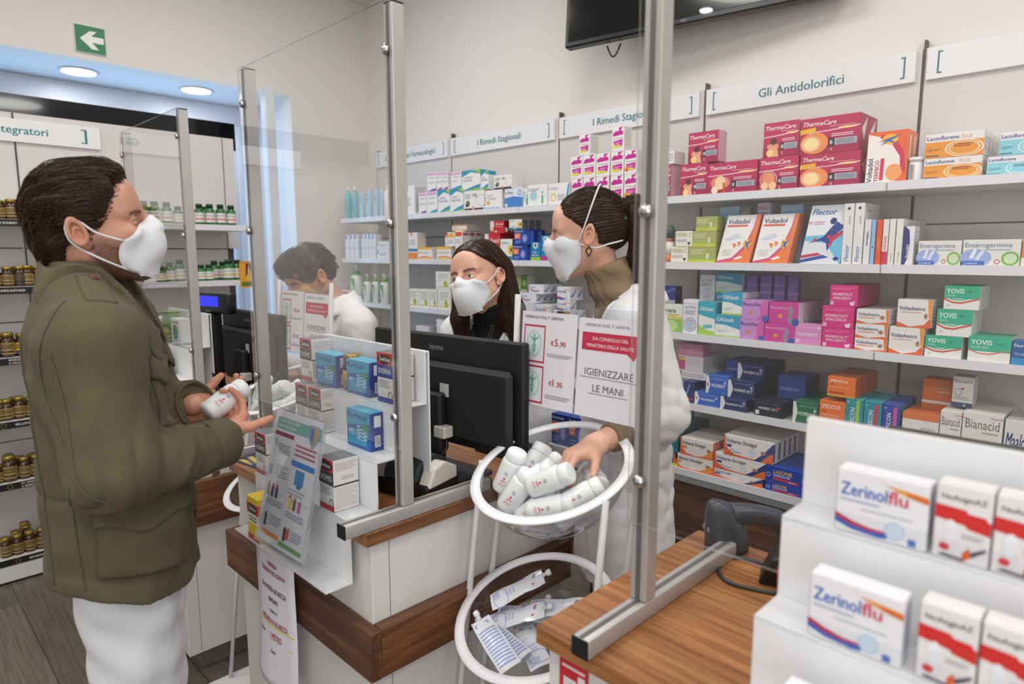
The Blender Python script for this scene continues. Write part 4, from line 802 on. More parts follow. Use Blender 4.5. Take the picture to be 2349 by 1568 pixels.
 'lasonil': ('#1f45a8', [('t', .2, .54, .26, '#f0c23a', 'LASONIL', 'bi', .5), ('t', .2, .34, .16, W_, 'ANTIDOLORE', 'b', .44), ('p', [(.2, .12), (.85, .06), (.85, .22), (.2, .28)], '#cf3748'), ('t', .6, .1, .1, W_, '10% GEL', 'b', .22), ('o', .08, .4, .05, .14, .2, W_), ('o', 1.0, .4, .06, .18, .3, '#7fb3e2')], '#183a8c', '#2850b0', [], 'royal blue gel cartons'),
 'white_blue': (W_, [('r', .06, .86, .2, .98, '#3f8fc8'), FP(.1, .3, .5, .6, 4)], '#dad8d6', '#efeeec', [FP(.1, .1, .9, .95, 12)], 'white skin care cartons'),
 'calyptol': (W_, [('r', .05, .84, .95, .96, '#dba0cd'), FP(.2, .66, .9, .76, 2), ('t', .08, .42, .13, '#9a98b4', 'Calyptol', '', .84), ('p', [(0, 0), (1, 0), (1, .16), (.5, .12), (0, 0)], '#8a5bb4')], '#e6e3e6', '#efedee', [('r', .1, .84, .9, .94, '#dba0cd')], 'pink banded cartons'),
 'calyptol2': (W_, [('r', .05, .84, .95, .96, '#dba0cd'), FP(.2, .66, .9, .76, 2), ('t', .08, .42, .13, '#9a98b4', 'Camilla', '', .84), ('p', [(0, 0), (1, 0), (1, .2), (.5, .12), (0, 0)], '#3a9cc4')], '#e6e3e6', '#efedee', [], 'pink banded cartons'),
 'euphr': (W_, [('p', [(0, 1), (1, 1), (1, .78), (.5, .9), (0, .7)], '#2b9ab4'), ('p', [(.6, 1), (1, 1), (1, .8)], '#a9c93e'), ('p', [(0, 0), (1, 0), (1, .3), (.6, .2)], '#2b9ab4'), ('p', [(.2, 0), (1, 0), (1, .12)], '#a9c93e'), ('t', .08, .46, .13, '#5b7bb0', 'Euphralia', '', .84), FP(.15, .6, .6, .7, 2)], '#dfe5e8', '#e9eef0', [('r', 0, .8, 1, 1, '#2b9ab4')], 'teal cornered cartons'),
 'vis': (W_, [('r', .02, 0, .96, .13, '#43264c'), ('e', .2, .36, .1, .16, '#6a7a3a'), ('e', .14, .28, .06, .08, '#2c2a30'), ('o', .85, .5, .25, .3, .15, '#cfd3da'), ('e', .47, .14, .06, .1, '#d9a58c'), ('t', .42, .66, .2, '#6a5570', 'VIS', 'b'), FP(.06, .6, .36, .86, 4)], '#e4e2e0', '#efeeec', [], 'eye care cartons'),
 'whiteyel': (W_, [('e', .2, .34, .1, .12, '#e9b93a'), ('r', .02, 0, .9, .12, '#9cc3e2'), ('t', .15, .66, .13, '#8b8a96', 'Euvril', '', .6), FP(.2, .5, .7, .6, 2)], '#dedcda', '#efeeec', [], 'eye drop cartons'),
 'iridina_b': ('#dfe6ee', [('r', 0, 0, 1, .52, '#4b86cf'), ('p', [(0, .52), (.5, .6), (1, .52)], '#4b86cf'), ('t', .06, .72, .16, NV, 'iridina', '', .5), ('o', .84, .76, .1, .14, .3, '#4b7fc4'), ('e', .1, .16, .06, .09, W_)], '#d4dbe4', '#e9eef4', [], 'eye drop cartons'),
 'iridina_g': (W_, [('e', .3, .5, .18, .22, '#a7cfe2'), ('t', .7, .12, .62, '#4cae8c', 'i', 'b'), ('r', .62, .0, .92, .05, '#4cae8c'), FP(.04, .7, .6, .85, 2)], '#dedfdd', '#efeeec', [], 'eye drop cartons'),
 'imida': (W_, [('o', .24, .36, .14, .2, .3, '#e2c95a'), ('p', [(.8, 0), (.92, 0), (1, .9), (.95, 1)], '#3f93c4'), ('t', .04, .72, .13, '#7d9ac4', 'imidazyl', '', .56), FP(.45, .2, .8, .5, 4)], '#dedcda', '#efeeec', [], 'eye drop cartons'),
 'slim_blue': ('#e9e9ec', [('r', .1, .82, .5, .98, '#4d9bc8'), FP(.2, .4, .8, .5, 2)], '#d8d7d9', '#efeff1', [], 'slim white cartons'), 'flat_blue': ('#e9e9ec', [('r', .05, .5, .14, .9, '#4d9bc8'), FP(.25, .3, .8, .7, 2)], '#d8d7d9', '#efeff1', [], 'slim white cartons'),
 'white_orange': ('#eae8e6', [('r', 0, 0, 1, .26, '#ec8a3a'), ('r', 0, .3, 1, .4, '#3c78b0'), ('r', .3, .88, .5, 1, '#ec8a3a'), FP(.2, .55, .8, .75, 4)], '#d4c9bd', '#edebe9', [], 'orange footed cartons'),
 'oscillo': ('#ecebe6', [('r', 0, .8, 1, 1, '#f0b83a'), ('p', [(.1, .2), (.5, .3), (1, .2), (1, .12), (.5, .2), (.1, .1)], '#e8662e'), ('p', [(0, 0), (1, 0), (1, .1), (.5, .16), (0, .06)], '#f2c24a'), ('t', .06, .5, .16, '#8a7f8c', 'oscillococcinum', '', .86)], '#dddbd6', '#eeede8', [], 'yellow banded cartons'),
 'or_small': (W_, [('r', 0, .8, 1, .98, '#ec8a3a'), ('r', .2, .3, .8, .4, GY)], '#dddbd8', '#eee', [], 'small orange topped cartons'), 'or_top': (W_, [('r', .06, .64, .94, .92, '#f0b03a'), FP(.1, .2, .9, .5, 3)], '#dddbd8', '#eee', [], 'small orange topped cartons'),
 'red_top': (W_, [('r', .06, .64, .94, .92, '#e5502e'), FP(.1, .2, .9, .5, 3)], '#dddbd8', '#eee', [('r', .1, .7, .9, .85, '#b05a58')], 'small red topped cartons'),
 'sinecod': ('#c9252c', [('p', [(0, 1), (.25, 1), (.3, .6), (.15, .3), (.0, .25)], '#e9dcdc'), ('e', .17, .3, .1, .14, '#ecb46a'), ('t', .4, .66, .2, '#f4e6e6', 'Sinecod', 'b', .56), ('l', .42, .5, .9, .58, 1, '#eab0b0'), ('p', [(.35, .2), (.5, .24), (.5, .12), (.35, .08)], '#f0e2e2')], '#a81e26', '#d23c40', [('e', .5, .3, .3, .2, '#e9e0e0')], 'red cough cartons'),
 'grintus': ('#ebebe4', [('r', 0, 0, 1, .2, '#2c8088'), ('e', .86, .5, .2, .24, '#ecc12e'), ('e', .92, .5, .09, .1, '#7a5a2a'), ('t', .12, .78, .12, '#5d86b8', 'grintuss', 'b', .6), ('p', [(.35, .06), (.5, .16), (.6, .06)], W_), FP(.1, .3, .5, .4, 2, '#c6b84a')], '#6a6d70', '#dedfd8', [], 'yellow daisy cartons'),
 'bronch': ('#2144a4', [('r', 0, .8, 1, 1, '#1a3688'), ('r', .06, .4, .42, .76, '#ec7a4a'), FP(.1, .46, .38, .7, 2, '#f6d2bc'), ('e', .7, .42, .17, .26, '#6f8fe0'), ('e', .7, .4, .06, .14, '#d8a0c8'), ('t', .06, .84, .11, '#dfe6f6', 'Bronchenolo', 'b', .7), FP(.1, .1, .5, .3, 2, '#8aa2e0')], '#17307c', '#2b52b0', [('r', .1, .1, .5, .9, '#4a6cc8')], 'blue chest syrup cartons'),
 'vicks_g': ('#1b7fb8', [('r', 0, 0, 1, .2, '#96c83c'), ('p', [(.25, .95), (.75, .95), (.72, .75), (.5, .62), (.28, .75)], '#e6efe9'), ('p', [(.35, .9), (.65, .9), (.5, .68)], '#16624c'), ('t', .2, .42, .11, W_, 'Vicks', 'b', .6), ('t', .1, .27, .1, W_, 'VapoRub', 'b', .8)], '#15689c', '#2f93c8', [], 'blue ointment cartons'),
 'vicks_m': ('#1d86c0', [('r', 0, 0, 1, .2, '#b0348c'), ('p', [(.25, .95), (.75, .95), (.72, .75), (.5, .62), (.28, .75)], '#e6efe9'), ('p', [(.35, .9), (.65, .9), (.5, .68)], '#16624c'), ('t', .1, .4, .11, W_, 'VapoRub', 'b', .8)], '#15689c', '#2f93c8', [], 'blue ointment cartons'),
 'leafy': ('#ecece4', [('e', .68, .32, .12, .2, '#a8c03a'), ('e', .8, .26, .07, .12, '#bccf62'), FP(.2, .6, .9, .9, 3, '#b9b8ae'), ('r', .1, .12, .9, .16, '#d7b45c'), ('t', .2, .5, .08, '#8b8a82', 'fisiocare', '', .6)], '#dedcd4', '#efeee8', [], 'green leaf cartons'),
 'greenbox': ('#b8c492', [FP(.1, .4, .9, .9, 5, '#8a9a60'), ('r', 0, .9, 1, 1, '#d08a4a')], '#a3b07c', '#c2cc9e', [], 'pale green cartons'), 'greenbox2': ('#4f8a3c', [('e', .5, .5, .3, .2, '#9cc45a'), ('r', 0, 0, 1, .1, '#e6ead8')], '#d8d8d2', '#6a9c50', [], 'pale green cartons'),
 'zerinol': ('#e9e9ee', [('p', [(0, .1), (.4, .05), (.6, .12), (.6, .2), (.4, .14), (0, .24)], '#3f66b8'), ('p', [(0, .24), (.4, .14), (.6, .2), (.4, .22), (0, .32)], '#c33a54'), ('e', .68, .16, .11, .14, '#b8d2ea'), ('t', .06, .58, .2, '#2f5fb4', 'Zerinol', 'b', .5), ('t', .56, .58, .2, '#d14054', 'flu', 'b', .22), ('p', [(.5, .88), (1, .82), (1, .76), (.7, .8)], '#e8a03a')], '#dddde2', '#f0f0f3', [('p', [(.1, .3), (.6, .6), (.9, .9), (.9, .7), (.4, .2)], '#7f7ab4')], 'white flu cartons'),
 'zerinol_s': ('#e9e9ee', [('p', [(.1, .4), (.4, .2), (.7, .3), (.7, .4), (.4, .32), (.1, .52)], '#7a7fc0'), ('p', [(.1, .5), (.4, .34), (.7, .4), (.4, .4), (.1, .6)], '#e09a5a'), ('t', .06, .62, .24, '#5b83c4', 'Zerinol', 'b', .4)], '#dddde2', '#f0f0f3', [('p', [(.1, .3), (.6, .6), (.9, .9), (.9, .7), (.4, .2)], '#7f7ab4')], 'low flu cartons'),
 'reactine': ('#dfdde4', [('t', .1, .64, .18, '#3a3f7c', 'REACTINE', 'bi', .66), ('p', [(.1, .25), (.3, .5), (.5, .25), (.3, .15)], '#e0862f'), ('p', [(.3, .4), (.5, .45), (.6, .3), (.45, .2)], '#7f4f9c'), ('p', [(.25, .2), (.4, .3), (.45, .15)], '#5f9ad0')], '#d2d0d6', '#e6e4ea', [], 'low shelf cartons'), 'whiteblue2': ('#dce0ea', [('p', [(.2, .1), (.9, .4), (.9, .7), (.3, .4)], '#3f78c0'), ('r', 0, .8, 1, 1, '#e9ebf0')], '#cfd2da', '#e4e6ee', [], 'low shelf cartons'),
 'tach': ('#edebe9', [('p', [(.08, .74), (.6, .96), (.92, .99), (.7, .84), (.92, .80), (.92, .66), (.08, .62)], '#c62a96'), ('p', [(.3, .86), (.5, .95), (.62, .86), (.45, .8)], '#edebe9'), ('t', .1, .49, .075, '#b9a9ae', 'TACHIFLUDEC', 'b', .8), ('p', [(.14, .42), (.9, .47), (.86, .2), (.62, .14), (.2, .16)], '#c62a96'), FP(.26, .22, .74, .38, 3, '#e9a8d4'), ('p', [(.14, .12), (.86, .18), (.5, .26)], '#e9d83a'), ('e', .2, .2, .13, .07, '#efe04a')], '#dedbd8', '#efeeec', [FP(.15, .1, .9, .9, 10, '#cbbdb6')], 'white and pink sachet cartons'),
}
TACH = [('e', .18, .22, .16, .09, '#f09a2c'), ('e', .2, .16, .1, .06, '#d94f2a')]
_CM = {}


def carton_mesh(des, w, h, d, shear=0, xtra=()):
    k = (des, w, h, d, shear, bool(xtra))
    if k in _CM: return _CM[k]
    base, front, side, top, sm, grp = DS[des]
    b = MB(); b.box(0, w, 0, d, 0, h, base, min(.0012, w * .04))
    eps = .0002
    b.add([(w + eps, .001, .001), (w + eps, d - .001, .001), (w + eps, d - .001, h - .001), (w + eps, .001, h - .001)], [(0, 1, 2, 3)], side)
    b.add([(.001, .001, h + eps), (w - .001, .001, h + eps), (w - .001, d - .001, h + eps), (.001, d - .001, h + eps)], [(0, 1, 2, 3)], top)
    b.add([(-eps, d - .001, .001), (-eps, .001, .001), (-eps, .001, h - .001), (-eps, d - .001, h - .001)], [(0, 1, 2, 3)], side)
    b.art((0, 0, 0), (1, 0, 0), (0, 0, 1), w, h, list(front) + list(xtra))
    if sm: b.art((w, 0, 0), (0, 1, 0), (0, 0, 1), d, h, sm, .0003)
    if shear: b.v = [(x + z * shear, y, z) for x, y, z in b.v]
    _CM[k] = b.mesh('carton'); return _CM[k]


def place(me, loc, label, cat, grp, rot=None, name='medicine_carton'):
    o = bpy.data.objects.new(name, me); COL.objects.link(o); o.location = loc
    if rot: o.rotation_euler = rot
    return tag(o, label, cat, grp)


BACK = ['directly behind the front one', 'third from the front', 'fourth from the front', 'fifth from the front', 'sixth from the front']
clearw = mat('bottle_clear_plastic', '#dfe6ea', .25)


def bottle(kind, loc, dia, h, label):
    r = dia / 2
    def rect(prof, m, name='body'):
        b = MB(); b.lathe(prof, m, 24); return b
    if kind == 'teal_bottle':
        o = rect([(r * .9, 0), (r, .004), (r, h * .72), (r * .85, h * .80), (r * .35, h * .84), (r * .35, h * .86)], mat('teal_gel', '#7cc4cc', .2, coat=.3))
        o.art((-r * .7, -r * 1.0, h * .1), (1, 0, 0), (0, 0, 1), r * 1.4, h * .5, [('r', 0, .85, .5, 1, '#3f9bd0'), FP(.1, .3, .9, .8, 5, '#4f98a8')])
        t = tag(o.obj('bottle', None, loc), label, 'bottle', 'teal cleanser bottles'); c = rect([(r * .4, h * .86), (r * .42, h * .95), (r * .2, h * .96), (r * .2, h)], '#dfe9ee'); c.obj('cap', t)
    elif kind == 'blue_tube':
        b = MB(); V = []; n = 20; ys = [(0.0, r * .8, r * .8), (.2, r * .95, r * .9), (.6, r, r * .6), (.95, r * 1.02, r * .12), (1, r * 1.02, r * .08)]
        for z, a, c in ys: V += [(a * math.cos(6.28319 * i / n), c * math.sin(6.28319 * i / n), h * (.06 + .94 * z)) for i in range(n)]
        b.add(V, [(j * n + i, j * n + (i + 1) % n, (j + 1) * n + (i + 1) % n, (j + 1) * n + i) for j in range(4) for i in range(n)] + [tuple(4 * n + i for i in range(n))], mat('pale_blue_tube', '#a9d3ea', .22, coat=.4), True)
        b.art((-r * .6, -r * .95, h * .5), (1, 0, 0), (0, .25, .97), r * 1.2, h * .45, [('r', 0, .7, .35, .9, '#3f8fd0'), FP(.1, .2, .9, .6, 3, '#7fa6c4')], .002)
        t = tag(b.obj('tube', None, loc), label, 'tube', 'pale blue tubes'); c = rect([(r * .78, 0), (r * .78, h * .07)], '#d4e6f0'); c.obj('cap', t)
    elif kind.startswith('pump'):
        col, gc = {'pump_white': ('#eceae8', '#eceae8'), 'pump_big': ('#e9ece9', '#66b32e'), 'pump_small': ('#e9ece9', '#66b32e'), 'pump_teal': ('#e9ece9', '#3aaea0')}[kind]
        o = rect([(r * .9, 0), (r, .004), (r, h * .66), (r * .8, h * .72), (r * .4, h * .745)], mat('lotion_white' + col, col, .3))
        if kind != 'pump_white':
            o.art((-r * .62, -r * .98, h * .05), (1, 0, 0), (0, 0, 1), r * 1.3, h * .6, [('p', [(.2, 1), (1, 1), (1, .2), (.8, .6)], '#5cb548'), ('r', .05, .02, .6, .14, '#5cb548') if kind == 'pump_big' else ('r', .05, .1, .3, .14, K_), FP(.05, .3, .6, .5, 4)], .002)
        t = tag(o.obj('pump_bottle', None, loc), label, 'bottle', 'white pump bottles')
        c = rect([(r * .44, h * .73), (r * .46, h * .84), (r * .3, h * .85)], gc); c.obj('collar', t)
        c = MB(); c.lathe([(r * .14, h * .85), (r * .14, h * .96)], '#e9e9e9', 12); c.box(-r * .62, r * .25, -r * .16, r * .16, h * .95, h, '#ececec', .002); c.obj('pump_head', t)
    elif kind == 'tub':
        o = rect([(r * .86, 0), (r * .88, .003), (r * .88, h * .84)], mat('tub_white', '#e6e4e4', .35))
        o.art((-r * .5, -r * .9, h * .1), (1, 0, 0), (0, 0, 1), r, h * .6, [('r', 0, 0, .25, 1, '#6aa0d8'), ('r', .3, 0, .5, 1, '#e8924a')], .001)
        t = tag(o.obj('tub', None, loc), label, 'tub'); c = rect([(r, h * .84), (r, h * .97), (r * .9, h)], '#efeeec'); c.obj('lid', t)
    elif kind == 'purple_jar':
        o = rect([(r * .95, 0), (r * .95, h * .6)], '#4b1f3c'); t = tag(o.obj('jar', None, loc), label, 'jar', 'purple jars'); c = rect([(r, h * .6), (r, h * .95), (r * .9, h)], '#7a3a70'); c.obj('lid', t)
    else:
        o = rect([(r * .92, 0), (r, .004), (r, h * .62), (r * .7, h * .7)], mat('amber', '#8a5a34', .25)); o.lathe([(r * 1.01, h * .02), (r * 1.01, h * .2)], '#e07a30', 24); o.lathe([(r * 1.012, h * .2), (r * 1.012, h * .55)], '#e3dccf', 24)
        t = tag(o.obj('bottle', None, loc), label, 'bottle', 'amber bottles'); c = rect([(r * .95, h * .66), (r * .97, h * .9), (r * .6, h)], '#3f5652' if kind == 'bottle_dark' else '#5f9fd0'); c.obj('cap', t)


for des, x0, z0, w, h, d, y, n, lab, o in SHELF:
    if o.get('kind'): bottle(des, (x0 + w / 2, y + w / 2, z0), w, h, lab); continue
    rot = (R(-o.get('lean', 0)), 0, 0)
    me = carton_mesh(des, w, h / math.cos(rot[0]), d, o.get('shear', 0), TACH if 'fifth' in lab and des == 'tach' else ())
    grp = DS[des][5]
    place(me, (x0, y, z0), lab, 'carton', grp, rot)
    for k in range(min(n, int((2.80 - y) / (d + .0012)) - 1)):
        place(me, (x0, y + (k + 1) * (d + .0012), z0), lab + ', ' + BACK[k], 'carton', grp, rot)
    if o.get('fill'):
        q = z0 - o['fill']; m = max(1, round(q / h)); me = carton_mesh(des, w, q / m - .0008, d)
        for k in range(m): place(me, (x0, y, o['fill'] + k * q / m), lab + (', carried by one below' if m == 1 else [', foot of its stack', ', inside its stack', ', upper inside'][k]), 'carton', grp)

# ------------------------------------------------------------------ cartons on the stepped displays
DS.update(DS2)
DS['coldred'] = ('#e8e6e6', [('t', .1, .8, .075, '#55525c', 'NoAnginAZ', 'b', .8), ('p', [(0, .72), (.55, .70), (.6, .66), (.9, .65), (.95, .6), (1, .6), (1, .42), (.6, .46), (.55, .5), (0, .54)], '#d3302c'), ('e', .3, .42, .12, .12, '#eef0f3'), ('r', .2, .12, .4, .42, '#e4e5ea'), ('e', .22, .17, .1, .05, '#d8414a'), ('p', [(.55, .02), (.7, .1), (.66, .22), (.55, .14)], '#e4622c'), ('p', [(.7, .1), (.95, .22), (.95, .26), (.68, .16)], '#4b4c58'), ('l', .5, .32, .9, .4, 2, '#b9b6be'), ('p', [(.1, .05), (.55, .03), (.6, .06), (.2, .08)], '#3c3c48')], '#dcdadb', '#eceaea', [('l', .2, .2, .8, .8, 8, '#c9c4c6')], 'white and red cold cartons')
DS['zerbig'] = ('#ebebee', [('p', [(0, .14), (.2, .06), (.5, .03), (.6, .05), (.6, .12), (.4, .1), (.2, .13), (0, .22)], '#3565bd'), ('p', [(0, .22), (.2, .13), (.4, .1), (.6, .12), (.6, .15), (.4, .15), (.2, .2), (0, .29)], '#c23350'), ('e', .67, .2, .11, .14, '#bcd6ea'), ('e', .67, .2, .09, .11, '#cfe2f0'), ('t', .05, .60, .21, '#2d66be', 'Zerinol', 'b', .52), ('t', .58, .60, .21, '#d43f52', 'flu', 'b', .25), ('l', .05, .5, .5, .56, 1, '#a9b4cc'), ('l', .3, .40, .85, .45, 1, '#c5c6d0'), ('p', [(.45, .93), (.55, .88), (1, .82), (1, .72), (.75, .78), (.5, .9)], '#eaa235'), ('p', [(.75, .84), (1, .80), (1, .72), (.8, .77)], '#dd6f33'), ('r', .82, .04, .9, .14, '#4f79c6')], '#dedee4', '#f0f0f3', [('l', .1, .2, .9, .9, 7, '#a9a4c4')], 'large white flu cartons')
DS['tachbig'] = DS['tach']
front_cartons([
 ('uomo', -1.628, 'T1', .062, .112, .062, 'red topped mens vitamin carton at the left of the upper tread'),
 ('flor', -1.545, 'T1', .098, .082, .045, 'blue probiotic carton on the upper tread, left of the dark jar', 0),
 ('flor', -1.395, 'T1', .098, .082, .045, 'blue probiotic carton on the upper tread, right of the dark jar', 0),
 ('donna', -1.262, 'T1', .062, .114, .058, 'blue womens vitamin carton at the right of the upper tread'),
 ('uomo', -1.585, 'T2', .062, .112, .062, 'red topped mens vitamin carton on the second tread, left of two'),
 ('uomo', -1.516, 'T2', .062, .112, .062, 'red topped mens vitamin carton on the second tread, right of two'),
 ('flor', -1.335, 'T2', .098, .088, .045, 'blue probiotic carton alone on the second tread'),
 ('uomo', -1.292, 'T3', .062, .115, .062, 'red topped mens vitamin carton standing alone beside the near post'),
 ('uomo', -1.62, 'T3', .062, .108, .062, 'red topped mens vitamin carton behind the tilted leaflet holder'),
 ('swyellow', -1.545, 'T4', .06, .108, .06, 'yellow vitamin carton low behind the leaflet holder'),
], 1.017, ('T2',))
b = MB(); b.lathe([(.021, 0), (.024, .003), (.024, .06), (.017, .072)], mat('amber_glass', '#3a2413', .12, coat=.5), 24); b.lathe([(.0243, .008), (.0243, .05)], '#b8953f', 24)
j = tag(b.obj('jar', None, (-1.442, .872, 1.2568)), 'dark supplement jar with gold lid between two blue cartons', 'jar'); b = MB(); b.lathe([(.021, .072), (.021, .088), (.018, .09)], mat('gold_lid', '#9c8136', .3, .7), 24); b.obj('lid', j)
front_cartons([
 ('zerbig', -.262, 'T1', .098, .078, .03, 'white flu carton with blue lettering on the top tread, foreground'),
 ('coldred', -.158, 'T1', .052, .086, .03, 'white carton with red band on the top tread, left of two'),
 ('coldred', -.104, 'T1', .052, .086, .03, 'white carton with red band on the top tread, right of two'),
 ('tachbig', -.045, 'T1', .08, .100, .05, 'white and magenta carton at the right edge, top tread'),
 ('tachbig', .045, 'T1', .08, .100, .05, 'white and magenta carton past the right edge, top tread'),
 ('zerbig', -.262, 'T2', .098, .078, .03, 'white flu carton with blue lettering on the middle tread'),
 ('coldred', -.150, 'T2', .052, .086, .03, 'white carton with red band on the middle tread, left of two'),
 ('coldred', -.096, 'T2', .052, .086, .03, 'white carton with red band on the middle tread, right of two'),
 ('tachbig', -.02, 'T2', .08, .100, .05, 'white and magenta carton at the right edge, middle tread'),
 ('zerbig', -.262, 'T3', .098, .078, .03, 'white flu carton with blue lettering cut by the bottom edge'),
 ('coldred', -.145, 'T3', .052, .086, .03, 'white carton with red band on the bottom tread'),
], .91)
# cartons on the far counter's display
DS['fg1'] = ('#e4e2e0', [('r', .1, .6, .9, .9, '#c25a62'), FP(.1, .2, .8, .5, 4)], '#d8d6d4', '#e9e7e5', [], 'cartons on the far display')
DS['fg2'] = ('#4f8f5a', [('r', .1, .3, .9, .45, '#b9b04a'), FP(.1, .55, .8, .85, 4, '#8ab48c')], '#7f9a4a', '#a9a447', [], 'cartons on the far display')
DS['fg3'] = ('#e6e8e6', [('e', .5, .45, .3, .3, '#5d9a62'), ('r', .1, .82, .9, .9, '#8a8f98')], '#dcdedc', '#ebecea', [], 'cartons on the far display')
front_cartons([
 ('fg1', -2.83, 'T1', .075, .085, .04, 'white carton with rose panel on the far display'),
 ('fg2', -2.735, 'T1', .075, .115, .04, 'green carton on the far display'),
 ('fg3', -2.64, 'T1', .09, .095, .04, 'white carton with green disc, upper one on the far display'),
 ('fg3', -2.66, 'T2', .09, .095, .04, 'white carton with green disc, lower one on the far display'),
 ('fg1', -2.60, 'T3', .06, .10, .04, 'white carton at the foot of the far display'),
 ('fg1', -2.53, 'T3', .05, .10, .04, 'white carton at the foot of the far display, nearest the post'),
], 1.06)

# jars on the left shelves: kind, x, y, shelf, diameter, height, where
JARS = [
 ('gold', -3.895, 0.51, 0, 0.05, 0.087, 'leftmost'),
 ('gold', -3.895, 0.559, 0, 0.054, 0.094, 'second from the left'),
 ('goldy', -3.895, 0.6, 0, 0.05, 0.092, 'with yellow label beside the dark hair'),
 ('gold', -3.965, 0.53, 0, 0.05, 0.086, 'behind the left pair'),
 ('gold', -3.965, 0.58, 0, 0.05, 0.085, 'behind the second one'),
 ('gold', -3.895, 0.468, 1, 0.05, 0.09, 'cut by the left picture edge'),
 ('gold', -3.895, 0.518, 1, 0.051, 0.094, 'second from the left'),
 ('goldb', -3.895, 0.565, 1, 0.05, 0.096, 'with dark label behind the droppers'),
 ('gold', -3.895, 0.595, 1, 0.05, 0.099, 'before the white seam'),
 ('gold', -3.955, 0.641, 1, 0.05, 0.095, 'behind the seam'),
 ('gold', -3.895, 0.662, 1, 0.051, 0.098, 'beside the jacket collar'),
 ('gold', -3.895, 0.705, 1, 0.05, 0.092, 'touching the jacket collar'),
 ('drop', -3.975, 0.55, 1, 0.034, 0.092, 'left of two'),
 ('drop', -3.975, 0.57, 1, 0.034, 0.09, 'right of two'),
 ('goldu', -3.895, 0.437, 2, 0.05, 0.113, 'cut by the left picture edge'),
 ('gold', -3.895, 0.491, 2, 0.061, 0.117, 'beside the blue and yellow one'),
 ('goldw', -3.895, 0.548, 2, 0.057, 0.11, 'with wide blue and yellow label'),
 ('gold', -3.985, 0.499, 2, 0.05, 0.1, 'behind the front one'),
 ('gold', -3.895, 0.436, 3, 0.05, 0.1, 'leftmost in front'),
 ('gold', -3.895, 0.462, 3, 0.052, 0.102, 'second in front'),
 ('gold', -3.895, 0.511, 3, 0.05, 0.108, 'third in front'),
 ('gold', -3.895, 0.556, 3, 0.05, 0.099, 'beside the jacket sleeve'),
 ('gold', -3.965, 0.459, 3, 0.05, 0.09, 'back left'),
 ('gold', -3.965, 0.503, 3, 0.05, 0.097, 'back middle'),
 ('gold', -3.895, 0.402, 4, 0.05, 0.09, 'leftmost in front'),
 ('goldbig', -3.895, 0.448, 4, 0.063, 0.126, 'large one in front'),
 ('gold', -3.895, 0.506, 4, 0.05, 0.106, 'third in front'),
 ('gold', -3.895, 0.553, 4, 0.05, 0.108, 'beside the jacket'),
 ('gold', -3.975, 0.458, 4, 0.05, 0.114, 'back left'),
 ('gold', -3.975, 0.499, 4, 0.05, 0.094, 'back middle'),
 ('gold', -3.975, 0.553, 4, 0.05, 0.097, 'back right'),
 ('gold', -3.895, 0.401, 5, 0.05, 0.098, 'leftmost in front'),
 ('gold', -3.895, 0.448, 5, 0.05, 0.1, 'second in front'),
 ('gold', -3.895, 0.498, 5, 0.05, 0.103, 'third in front'),
 ('gold', -3.895, 0.546, 5, 0.05, 0.104, 'beside the jacket hem'),
 ('gold', -3.955, 0.45, 5, 0.05, 0.099, 'second row left'),
 ('gold', -4.035, 0.5, 5, 0.05, 0.106, 'back row'),
 ('gold', -3.985, 0.499, 5, 0.05, 0.104, 'second row right'),
 ('green', -3.895, 1.129, 0, 0.05, 0.116, "beside the man's brow"),
 ('green', -3.895, 1.18, 0, 0.057, 0.117, 'first behind the screen'),
 ('green', -3.895, 1.241, 0, 0.054, 0.116, 'second behind the screen'),
 ('greens', -3.895, 1.298, 0, 0.052, 0.096, 'short one behind the screen post'),
 ('green', -3.895, 1.411, 0, 0.051, 0.116, 'first right of the post'),
 ('green', -3.975, 1.468, 0, 0.05, 0.108, 'behind the first two'),
 ('green', -3.895, 1.469, 0, 0.055, 0.117, 'second right of the post'),
 ('green', -3.895, 1.529, 0, 0.054, 0.118, 'third right of the post'),
 ('green', -3.895, 1.589, 0, 0.054, 0.116, 'last at the shelf end'),
 ('greens', -3.895, 1.191, 1, 0.05, 0.082, 'small one beside the white mask'),
 ('green', -3.895, 1.236, 1, 0.05, 0.106, 'first behind the screen'),
 ('green', -3.895, 1.288, 1, 0.053, 0.121, 'second behind the screen'),
 ('greens', -3.895, 1.401, 1, 0.05, 0.091, 'first right of the post'),
 ('greens', -3.895, 1.446, 1, 0.05, 0.092, 'second right of the post'),
 ('green', -3.965, 1.502, 1, 0.053, 0.112, 'tall one behind the small pair'),
 ('green', -3.965, 1.55, 1, 0.05, 0.107, 'tall one in the back'),
 ('green', -3.895, 1.558, 1, 0.062, 0.119, 'tall one in front'),
 ('green', -3.895, 1.61, 1, 0.05, 0.118, 'beside the orange card'),
]
